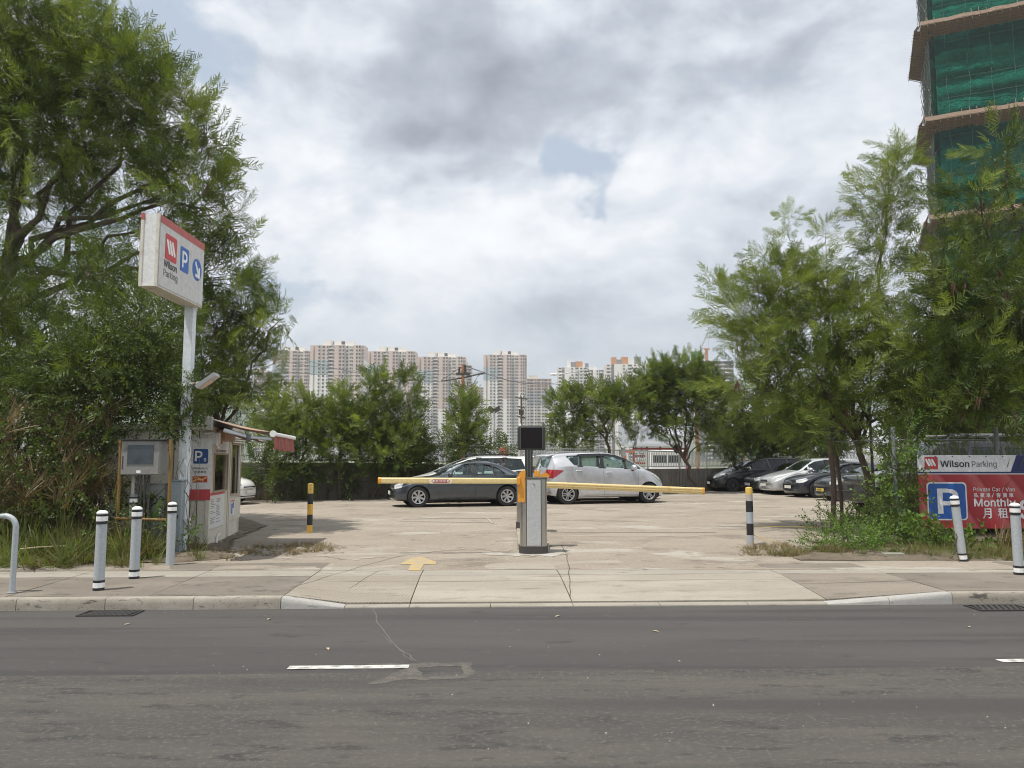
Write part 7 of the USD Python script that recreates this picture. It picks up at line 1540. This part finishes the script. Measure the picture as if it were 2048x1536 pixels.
# --- left of the entrance
tree('leucaena_tree', 'tall feathery tree rising out of the picture behind the parking sign', 'tree', at(0, 17.6), P(12, 520, 17.6),
     [(40, 40, 17.4, 150, 95), (70, 150, 17.4, 170, 120), (225, 150, 17, 115, 95), (310, 215, 16.8, 90, 85), (150, 285, 17.4, 190, 85), (375, 310, 16.6, 75, 80), (415, 420, 16.4, 72, 58), (330, 390, 16.8, 85, 45, .6), (40, 370, 17.6, 120, 65, .7), (-60, 220, 17.4, 90, 160, .8), (440, 570, 16.4, 60, 55, 1.1), (130, 450, 17.2, 140, 45, .55), (270, 465, 16.8, 80, 36, .55), (420, 500, 16.6, 60, 30, .7)],
     10.5, SPR + SPL, [LEAF_G, LEAF_G, LEAF_D, LEAF_G, LEAF_G, LEAF_Y], 11, .19, (.85, 1.35), .25, pod_n=34)
tree('leucaena_tree', 'lower dark feathery tree in front of the tall one, left of the sign post', 'tree', at(120, 15.6), P(110, 800, 15.7),
     [(70, 590, 16.2, 150, 75, .9), (240, 570, 15.8, 120, 70), (110, 690, 15.4, 170, 80), (280, 660, 14.8, 120, 75), (60, 790, 14.8, 130, 70), (240, 770, 14.2, 130, 60), (-40, 650, 15.8, 80, 130, .8), (300, 640, 13.4, 70, 45, .8), (170, 740, 13.3, 110, 50, .9)],
     10.5, SPR + SPS, [LEAF_D, LEAF_G, LEAF_D, LEAF_G, LEAF_D, LEAF_G, LEAF_D], 12, .10, (.8, 1.25), .3, pod_n=10)
tree('leucaena_tree', 'leafy tree behind the kiosk roof with a light spray reaching right', 'tree', at(455, 17.4), P(440, 800, 17.3),
     [(430, 650, 16.6, 80, 60, 1.3), (400, 745, 16.0, 85, 65, 1.3), (470, 745, 17.4, 60, 75, 1.2), (520, 655, 16.6, 60, 30, .7), (560, 640, 16.5, 45, 26, .6), (450, 820, 17.2, 60, 40), (340, 800, 15.8, 70, 45)],
     9.5, SPR + SPL, [LEAF_G, LEAF_D, LEAF_G, LEAF_D, LEAF_Y, LEAF_G], 13, .08, (.75, 1.2), .25, pod_n=4)
def creeper(label, lobes, dens, seed, protos=VIN, mats=(VINE_L,), base=None, z0=.2, scale=(.7, 1.2), up=.2, name='creeper', cat='creeper'):
    b = base if base is not None else at(lobes[0][0], lobes[0][2]); return tree(name, label, cat, b, b + [0, 0, .5], lobes, dens, protos, list(mats), seed, .012, scale, up, limbs=True, twigs=9, z0=z0)
creeper('small leaved creeper climbing over the shrubs left of the kiosk roof', [(150, 720, 14.0, 100, 60), (300, 740, 13.4, 75, 55), (210, 800, 13.5, 110, 48), (60, 770, 14.0, 90, 65), (320, 825, 13.2, 60, 26), (250, 690, 13.2, 90, 50)], 46, 14)
creeper('dark creeper wound round the sign post below the floodlight', [(382, 800, 12.9, 20, 45), (358, 830, 12.9, 30, 48, 1.4), (388, 765, 12.9, 16, 22), (340, 850, 13.0, 36, 26, 1.4), (350, 790, 13.1, 36, 40, 1.2)], 75, 15, scale=(.45, .8), z0=1.5)
creeper('tangled dark undergrowth behind the tall grass and meter box', [(40, 880, 13.6, 150, 70), (170, 890, 13.3, 90, 70), (60, 980, 13.2, 150, 60), (170, 985, 12.9, 80, 55), (215, 860, 13.0, 40, 40), (300, 1000, 13.0, 40, 50, .5)], 34, 16, protos=VIN + TUF[:1], mats=(VINE_L, VINE_L, VINE_L, DRY_L), name='undergrowth', cat='undergrowth')

def scatter(poly, n, seed, clump=1.2):
    from shapely import contains_xy
    q = np.random.default_rng(seed); x0, y0, x1, y1 = poly.bounds; p = np.c_[q.uniform(x0, x1, n * 3), q.uniform(y0, y1, n * 3)]; p = p[contains_xy(poly, p[:, 0], p[:, 1])]
    k = meshkit.fbm(np.c_[p * clump, p[:, :1] * 0 + seed], 3, seed); p = p[k > .42 + .1 * q.random(len(p))][:n]; return p, q
def grass(name, label, poly, n, seed, protos, mats, scale, zoff=.14, tilt=.12, kind='stuff', clump=1.2):
    p, q = scatter(poly, n, seed, clump); z = zlot(p[:, 0], p[:, 1]) - .135 + zoff; a = q.uniform(0, 2 * PI, len(p)); tx, ty = q.normal(size=len(p)) * tilt, q.normal(size=len(p)) * tilt
    qq = np.c_[np.cos(a / 2), tx, ty, np.sin(a / 2)]
    pi = instancer(name, None, [('tussock', m, mats[i % len(mats)]) for i, m in enumerate(protos)], np.c_[p, z], qq, q.uniform(*scale, len(p)), q.integers(0, len(protos), len(p)), kind=kind, label=label); return pi
gl = Polygon([gp(0, 1118, .15), gp(180, 1122, .15), gp(300, 1118, .15), gp(345, 1105, .15), (-5.75, 13.1), (-7.6, 13.2), (-9.5, 14.2), (-12.5, 14.4), (-12.5, 11.7)])
grass('tall_grass', 'tall arching green and dry grass along the left verge', gl, 330, 3, TUF + TUL + TUF, [GRASS_L, GRASS_L, DRY_L, GRASS_L, GRASS_L, GRASS_L, DRY_L, GRASS_L], (.55, 1.15))
gl2 = Polygon([(-12.5, 13.2), (-7.2, 12.9), (-7.2, 14.0), (-12.5, 15)])
grass('dry_reeds', 'brown dry reeds and stems hanging behind the tall grass', gl2, 110, 5, TUL, [DRY_L, DRY_L], (1.0, 1.5), clump=.8)
gl3 = Polygon([gp(150, 1132, .15), gp(300, 1134, .15), gp(400, 1122, .15), gp(412, 1100, .15), gp(330, 1085, .15), gp(150, 1105, .15)])
grass('verge_grass', 'short mixed grass round the bollards and post foot on the left', gl3, 420, 6, TUS, [GRASS_L, DRY_L], (.6, 1.3), clump=2.5)
gl4 = Polygon([gp(400, 1120, .15), gp(560, 1112, .15), gp(680, 1103, .15), gp(640, 1088, .15), gp(470, 1096, .15)])
grass('dry_grass', 'trampled dry grass and litter beside the kiosk corner', gl4, 260, 8, TUS, [DRY_L, DRY_L], (.25, .55), clump=3, tilt=.5)
gl5 = Polygon([gp(1490, 1110, .15), gp(1600, 1114, .15), gp(1640, 1105, .15), gp(1560, 1090, .15), gp(1480, 1094, .15)])
grass('dry_grass', 'trampled dry grass and litter at the foot of the right bushes', gl5, 200, 9, TUS, [DRY_L, DRY_L], (.25, .55), clump=3, tilt=.5)
gl6 = Polygon([gp(1640, 1112, .15), gp(2048, 1118, .15), (9.5, 12.8), (9.5, 14.0), (6, 14.0)])
grass('verge_grass', 'low weeds along the right pavement edge under the banner', gl6, 520, 10, TUS, [GRASS_L, DRY_L], (.5, 1.0), clump=2.5)
# grass along the foot of the back wall
gw = Polygon([(-13, 24.8), (-8.2, 27.3), (-5.2, 28.6), (-2, 29.8), (4, 32.2), (7, 33.2), (9.5, 35.2), (9.0, 35.6), (6.5, 34.3), (-5.4, 29.8), (-8.5, 28.6), (-14, 26.4)])
grass('verge_grass', 'rough grass growing along the foot of the back wall', gw, 420, 12, TUF + TUS, [GRASS_L, GRASS_L, DRY_L, GRASS_L, GRASS_L], (.5, 1.0), zoff=.19)

# --- along the back wall
def back(label, px, top, rx, bottom, Y, seed, mats=(LEAF_Y, LEAF_G, LEAF_Y), dens=11, extra=(), lean=0, narrow=.55, pod=0, r=.06):
    h_ = (bottom - top); lobes = [(px + lean, top + h_ * .16, Y, rx * narrow, h_ * .17), (px, top + h_ * .40, Y, rx * .85, h_ * .2), (px - rx * .2, top + h_ * .68, Y, rx, h_ * .22), (px + rx * .25, top + h_ * .85, Y, rx * .8, h_ * .16)] + list(extra)
    return tree('leucaena_tree', label, 'tree', at(px, Y, .18), P(px, bottom - h_ * .25, Y), lobes, dens, SPF, list(mats), seed, r, (.7, 1.15), .5, twigs=16, pod_n=pod)
back('bushy young tree in front of the leftmost towers above the awning', 556, 780, 48, 905, 28.0, 31, (LEAF_Y, LEAF_G, LEAF_Y))
back('yellowish green bushy tree just right of the awning end', 612, 790, 44, 915, 28.6, 32, (LEAF_Y, LEAF_G, LEAF_Y))
back('round bushy tree along the wall between the awning and the tall pair', 680, 785, 50, 925, 28.8, 33, (LEAF_Y, LEAF_G, LEAF_G), extra=((720, 850, 28.9, 40, 35),))
back('tall pointed young tree, left one of the pair before the second tower', 752, 745, 42, 940, 29.2, 34, (LEAF_G, LEAF_Y, LEAF_G), extra=((790, 900, 29.0, 45, 40),))
back('tall pointed young tree, right one of the pair before the second tower', 815, 755, 40, 935, 29.6, 35, (LEAF_G, LEAF_D, LEAF_G))
back('slim young tree growing in front of the rusty utility pole', 935, 778, 36, 905, 31.2, 36, (LEAF_Y, LEAF_G, LEAF_G))
creeper('dark bush spilling over the railings behind the saloon roof', [(880, 905, 30.4, 40, 22), (940, 895, 31.0, 50, 24), (990, 905, 31.2, 35, 18), (840, 915, 30.2, 30, 20)], 14, 37, protos=VIN + SPF[:1], mats=(VINE_L, VINE_L, VINE_L, LEAF_D), scale=(.9, 1.4), base=at(920, 30.6, .2), name='bush', cat='bush')
creeper('dark bush growing up the back wall left of the saloon', [(690, 960, 28.7, 40, 26), (600, 930, 28.2, 60, 30), (540, 940, 27.4, 50, 40), (800, 950, 29.2, 36, 30)], 13, 38, protos=VIN + SPF[:1], mats=(VINE_L, LEAF_D, VINE_L, LEAF_D), scale=(.9, 1.4), base=at(640, 28.4, .2), name='bush', cat='bush')
creeper('small bush between the white car tail and the display post', [(1020, 950, 30.6, 22, 26), (1035, 970, 30.4, 18, 20)], 9, 39, scale=(.9, 1.3), base=at(1025, 30.5, .2), name='bush', cat='bush')
tree('leucaena_tree', 'spreading tree with a bare trunk leaning left over the silver hatchback', 'tree', at(1238, 33.4, .2), P(1205, 850, 33.2),
     [(1130, 815, 33, 36, 30), (1180, 800, 33, 50, 24), (1240, 808, 33, 45, 28), (1215, 845, 33, 45, 24, .6), (1140, 872, 33.4, 45, 24, .8), (1265, 790, 33, 24, 24), (1130, 905, 33.6, 40, 16, .7)], 14, SPF, [LEAF_G, LEAF_D, LEAF_Y], 41, .08, (.7, 1.15), .4, twigs=14, pod_n=6)
tree('leucaena_tree', 'biggest middle tree with a slanting trunk left of the black people carrier', 'tree', at(1393, 34.6, .18), P(1362, 905, 34.4),
     [(1320, 758, 34, 40, 30), (1365, 742, 34, 44, 24), (1415, 768, 34, 40, 32), (1310, 800, 34, 45, 40), (1365, 790, 34, 55, 40), (1420, 800, 34, 42, 40, .8), (1345, 850, 34, 50, 26, .7), (1290, 850, 34, 35, 26, .7), (1420, 870, 34.2, 40, 26, .6)], 14, SPF, [LEAF_G, LEAF_Y, LEAF_G, LEAF_D], 42, .085, (.7, 1.15), .4, twigs=14, pod_n=12)
back('thin straggly tree above the black people carrier', 1470, 800, 42, 925, 37.0, 43, (LEAF_D, LEAF_G, LEAF_D), dens=12)
back('shaded shrubby tree behind the row of parked cars', 1545, 790, 55, 925, 38.5, 44, (LEAF_D, LEAF_G, LEAF_D), dens=13, extra=((1600, 880, 39, 50, 35), (1500, 880, 38, 40, 30)))
back('shaded tree behind the silver car at the right end of the row', 1650, 760, 70, 915, 40.0, 45, (LEAF_D, LEAF_G, LEAF_D), dens=13)

# --- right of the entrance
tree('leucaena_tree', 'bushy feathery tree with a leaning trunk over the timber posts', 'tree', at(1752, 16.9), P(1712, 860, 16.9),
     [(1500, 625, 17, 55, 55, .55), (1560, 585, 17, 60, 75, .6), (1585, 690, 17, 105, 70), (1680, 660, 17, 85, 75), (1530, 770, 17, 70, 50, .9), (1640, 780, 16.8, 120, 65), (1740, 740, 17, 80, 70), (1640, 855, 16.8, 90, 38, .9), (1780, 830, 16.6, 80, 60), (1640, 540, 17.2, 35, 45, .5)],
     9, SPR + SPL, [LEAF_G, LEAF_Y, LEAF_G, LEAF_Y, LEAF_Y, LEAF_G], 51, .085, (.8, 1.3), .5, pod_n=26)
# upright shoots that stand clear of the crown
def shoots(label, pts, seed, mats, Y=17.0, n=26, r=.016, spread=.24):
    q = np.random.default_rng(seed); ps = [P(*p, Y) for p in pts]; base = ps[0]; t = thing('sapling', label, 'sapling', base); u = np.linspace(0, 1, 12); c = np.cumsum([0] + [np.linalg.norm(b - a) for a, b in zip(ps[:-1], ps[1:])]); c /= c[-1]
    line = np.array([[np.interp(k, c, [p[i] for p in ps]) for i in range(3)] for k in u]); obj('stem', tube(line - base, np.linspace(r, .004, 12), 6), bark, t, smooth=50)
    k = np.sort(q.uniform(.35, 1.0, n)); pos = np.array([[np.interp(x, u, line[:, i]) for i in range(3)] for x in k]); a = np.arange(n) * 2.4 + q.uniform(-.4, .4, n); d = np.c_[np.cos(a), np.sin(a), .55 - .5 * (1 - k) + .2 * q.normal(size=n)]
    instancer('leaves', t, [('shoot', m, mats[i % len(mats)]) for i, m in enumerate(SPR + SPL)], pos + d * spread * 0.15 - base, quats_to(d, q.uniform(-.3, .3, n)), q.uniform(.75, 1.15, n) * (1.15 - .35 * k), q.integers(0, 6, n)); return t
tall = shoots('tall slim sapling standing clear above the right trees beside the green netting', [(1748, 1000), (1738, 800), (1752, 620), (1768, 460), (1792, 300)], 61, [LEAF_Y, LEAF_G, LEAF_Y], 17.3, 120, .035, .5)
tree('leucaena_tree', 'airy layered crown of pale fronds on the tall slim sapling', 'tree', P(1750, 640, 17.3), P(1770, 450, 17.3), [(1790, 335, 17.3, 45, 40, .7), (1765, 400, 17.3, 75, 35, .6), (1750, 470, 17.3, 80, 35, .6), (1775, 530, 17.3, 70, 35, .6), (1735, 590, 17.3, 55, 35, .5)], 8, SPR, [LEAF_Y, LEAF_G, LEAF_Y], 62, .022, (.8, 1.15), .35, pod_n=3)
shoots('pale pointed shoot leaning left at the top left of the right bushes', [(1640, 700), (1600, 560), (1568, 435)], 63, [LEAF_Y, LEAF_Y], 17.0, 30)
shoots('thin pale shoot sticking out at the far left of the right bushes', [(1560, 740), (1480, 630), (1432, 560)], 64, [LEAF_Y, LEAF_Y], 17.0, 26)
shoots('upright pale shoot between the leaning shoot and the tall sapling', [(1660, 720), (1655, 560), (1650, 450)], 65, [LEAF_Y, LEAF_G], 17.1, 24)
shoots('slanting pale shoot above the black people carrier', [(1560, 800), (1500, 690), (1440, 650)], 66, [LEAF_Y, LEAF_Y], 17.0, 22)
shoots('short upright shoot among the left tips of the right bushes', [(1590, 700), (1540, 600), (1528, 510)], 67, [LEAF_Y, LEAF_G], 17.0, 24)
tree('leucaena_tree', 'dark feathery tree hanging in from the right edge above the banner', 'tree', at(2075, 15.8), P(2060, 740, 15.8),
     [(2010, 310, 15.6, 50, 50, .4), (1960, 390, 15.6, 80, 55, .5), (2040, 430, 15.6, 70, 80, .7), (1925, 480, 15.8, 70, 55, .5), (1950, 580, 15.6, 100, 70), (2050, 600, 15.6, 70, 100), (1890, 640, 15.8, 70, 60, .9), (1960, 710, 15.4, 110, 70), (1870, 740, 15.8, 80, 60), (2030, 780, 15.4, 90, 60), (1920, 810, 15.4, 110, 50)],
     11, SPR + SPL, [LEAF_G, LEAF_D, LEAF_G, LEAF_D, LEAF_Y, LEAF_D], 52, .11, (.8, 1.3), .3, pod_n=44)
tree('leucaena_tree', 'dark tree filling the gap behind the four-wheel drive and the banner', 'tree', at(1960, 27, .2), P(1960, 800, 27), [(1880, 800, 27, 80, 60), (1960, 740, 27, 90, 80), (2050, 760, 27, 80, 90), (1990, 850, 27, 120, 50), (1840, 860, 27, 60, 40)], 8, SPF, [LEAF_D, LEAF_G, LEAF_D, LEAF_D], 53, .1, (.9, 1.4), .4, twigs=14)
gr = Polygon([(8.2, 15.7), (11.5, 15.7), (11.5, 17.2), (8.2, 17.2)])
grass('tall_grass', 'tall cane-like grass standing behind the red banner', gr, 100, 15, TUL, [GRASS_L, GRASS_L], (1.25, 1.75), clump=.9, tilt=.05)
creeper('leafy creeper covering the steel fence post left of the banner', [(1800, 930, 15.0, 38, 60), (1790, 1010, 14.9, 46, 50), (1822, 1045, 14.6, 26, 22), (1760, 1000, 15.2, 30, 40, .6), (1820, 870, 15.2, 50, 35)], 26, 71, protos=VIN + BRD, mats=(VINE_L, BROAD_L), scale=(.7, 1.1), z0=.2)
creeper('low bright green bush at the foot of the timber posts', [(1690, 1080, 13.3, 62, 28), (1640, 1090, 13.3, 42, 20), (1730, 1090, 13.2, 48, 24), (1765, 1075, 13.6, 40, 24)], 75, 72, protos=SML, mats=(BROAD_L,), scale=(.8, 1.3), z0=.16, up=.5, name='bush', cat='bush')
creeper('dull green bush at the timber posts behind the bright low bush', [(1660, 1050, 14.6, 40, 24), (1720, 1050, 14.5, 46, 26), (1770, 1045, 14.4, 34, 30)], 50, 73, protos=VIN, mats=(VINE_L,), scale=(.6, 1.0), z0=.16, up=.5, name='bush', cat='bush')
creeper('broad leaved bush under the banner behind the leaning bollard', [(1850, 1082, 13.7, 46, 24), (1900, 1092, 13.5, 40, 18), (1945, 1092, 13.6, 34, 18), (1870, 1100, 13.2, 46, 12), (1800, 1085, 13.7, 36, 24)], 48, 74, protos=BRD, mats=(BROAD_L, VINE_L), scale=(.75, 1.15), z0=.16, up=.35, name='bush', cat='bush')
creeper('small weed patch at the foot of the leaning bollard', [(1905, 1118, 12.2, 22, 8), (1960, 1105, 12.9, 34, 9)], 40, 75, protos=SML, mats=(BROAD_L,), scale=(.5, .8), z0=.12, up=.5, name='weed', cat='weeds')
g8 = Polygon([gp(1985, 1105, .15), gp(2048, 1108, .15), (9.4, 13.6), (8.6, 13.6)])
grass('dry_grass', 'pale dry straw hanging under the right end of the banner', g8, 60, 16, TUF, [DRY_L, DRY_L], (.6, .95), clump=2.0, tilt=.25)
gl7 = Polygon([(-7.4, 12.05), (-5.9, 11.95), (-5.55, 12.35), (-5.7, 12.75), (-7.4, 12.85)])
grass('tall_grass', 'lush green grass growing in front of the meter box and its posts', gl7, 210, 25, TUF, [GRASS_L, GRASS_L, DRY_L], (.55, 1.1), clump=2.2, tilt=.18)
creeper('leafy weeds growing between the kiosk corner and the rear bollards', [(300, 1060, 12.55, 50, 36), (350, 1085, 12.6, 34, 26), (240, 1050, 12.5, 40, 40)], 30, 78, protos=SML + VIN, mats=(GRASS_L, BROAD_L, VINE_L), scale=(.6, 1.0), z0=.16, up=.6, name='weed', cat='weeds')
gl8 = Polygon([gp(0, 1136, .14), gp(150, 1140, .14), gp(150, 1118, .15), gp(0, 1112, .15)])
grass('verge_grass', 'low ragged grass spilling onto the pavement at the far left', gl8, 150, 27, TUS + TUF[:1], [GRASS_L, DRY_L, GRASS_L], (.5, 1.0), clump=2.5, tilt=.3)
gl9 = Polygon([gp(1500, 1112, .14), gp(2048, 1122, .14), gp(2048, 1108, .14), gp(1660, 1100, .14), gp(1500, 1100, .14)])
grass('verge_grass', 'thin dry and green weeds along the edge of the right verge', gl9, 700, 28, TUS, [DRY_L, GRASS_L], (.3, .75), clump=1.8, tilt=.4)
# dead leaves and bits drifted against the kiosk and the right bushes
ql = np.random.default_rng(44); bits = [leaf_blade(.06, .028, random.Random(1)), leaf_blade(.045, .012, random.Random(2)), strips(np.zeros(3), np.array([1., 0, 0]), np.array([0, 0, 1.]), .12, .006, .05, 2, .6)]
for nm_, lab_, pl_, n_ in (('leaf_litter', 'brown dead leaves and twigs drifted over the ground beside the kiosk', gl4.buffer(.25), 520), ('leaf_litter', 'brown dead leaves and twigs drifted by the right bushes and bollard', unary_union([gl5.buffer(.25), gl9.buffer(.1)]), 700)):
    p_, _q = scatter(pl_, n_, 50 + n_, 2.0); z_ = lot_z(p_[:, 0], p_[:, 1])[2] + .006; k_ = len(p_); a_ = ql.uniform(0, 2 * PI, k_)
    instancer(nm_, None, [('leaf_bit', b_, DRY_L if i_ != 1 else POD_L) for i_, b_ in enumerate(bits)], np.c_[p_, z_], np.c_[np.cos(a_ / 2), ql.normal(size=(k_, 2)) * .12, np.sin(a_ / 2)], ql.uniform(.5, 1.3, k_), ql.integers(0, 3, k_), label=lab_)
# dead stick in the left grass, litter
stick = mat('pale_stick', (.36, .30, .19), .8); tag(obj('dead_cane', tube([P(40, 1098, 11.85), P(80, 1094, 11.9), P(130, 1092, 12.0)], .012, 6), stick, smooth=50), 'pale broken cane lying across the front of the left grass', 'stick')
lf = [('fallen_leaf', 'pale curled dead leaf lying on the road %s', a_, b_, s_) for a_, b_, s_ in ((655, 1296, 'above the white lane dash'), (248, 1250, 'in front of the left striped bollards'), (1305, 1262, 'by the right half of the driveway'), (535, 1240, 'by the left end of the lowered kerb'), (1940, 1255, 'in front of the right drain grating'), (1120, 1232, 'by the middle of the driveway'))]
for k, (nm, lab, px, py, s_) in enumerate(lf):
    g = G(px, py, .004); q = random.Random(k); m = leaf_blade(.07, .03, q); tag(obj(nm, mv(rot(m, q.uniform(0, 6), (0, 0, 1)), g + [0, 0, .004]), mat('dead_leaf', (.42, .33, .2), .8)), lab % s_, 'leaf')
q = np.random.default_rng(9); npb = 900
pp = np.c_[q.uniform(-7.5, 7.5, npb), np.where(q.random(npb) < .12, q.uniform(4.6, 9.0, npb), q.uniform(12.4, 24, npb))]
st = trimesh.creation.icosphere(0, 1.0)
instancer('gravel', None, [('stone', st, mat('gravel_stone', (.36, .32, .26), .9, var=.3))], np.c_[pp, np.where(pp[:, 1] < 9.1, .002, lot_z(pp[:, 0], pp[:, 1])[2])], quats_to(q.normal(size=(npb, 3)), q.uniform(0, 6, npb)), np.c_[np.where(q.random(npb) < .9, .4, 1) * q.uniform(.003, .016, npb), q.uniform(.002, .008, npb), q.uniform(.001, .006, npb)], np.zeros(npb, int), label='loose grit and small stones scattered over the road and car park')
# ------------------------------------------------------------------ haze over the whole place
hz = usdkit.material(stage, '/World/Looks/haze_air', {'v': ('principled_volume', {'color': (0.97, 0.985, 1.0), 'density': 0.00030, 'anisotropy': 0.25})}, [], volume='v.volume')
tag(obj('haze', trimesh.creation.box((13000, 8200, 176)).apply_translation((0, 3500, 176 / 2 - 1.6)), hz, smooth=False), 'thin pale summer haze that fades the far towers and hills', None, None, 'stuff')
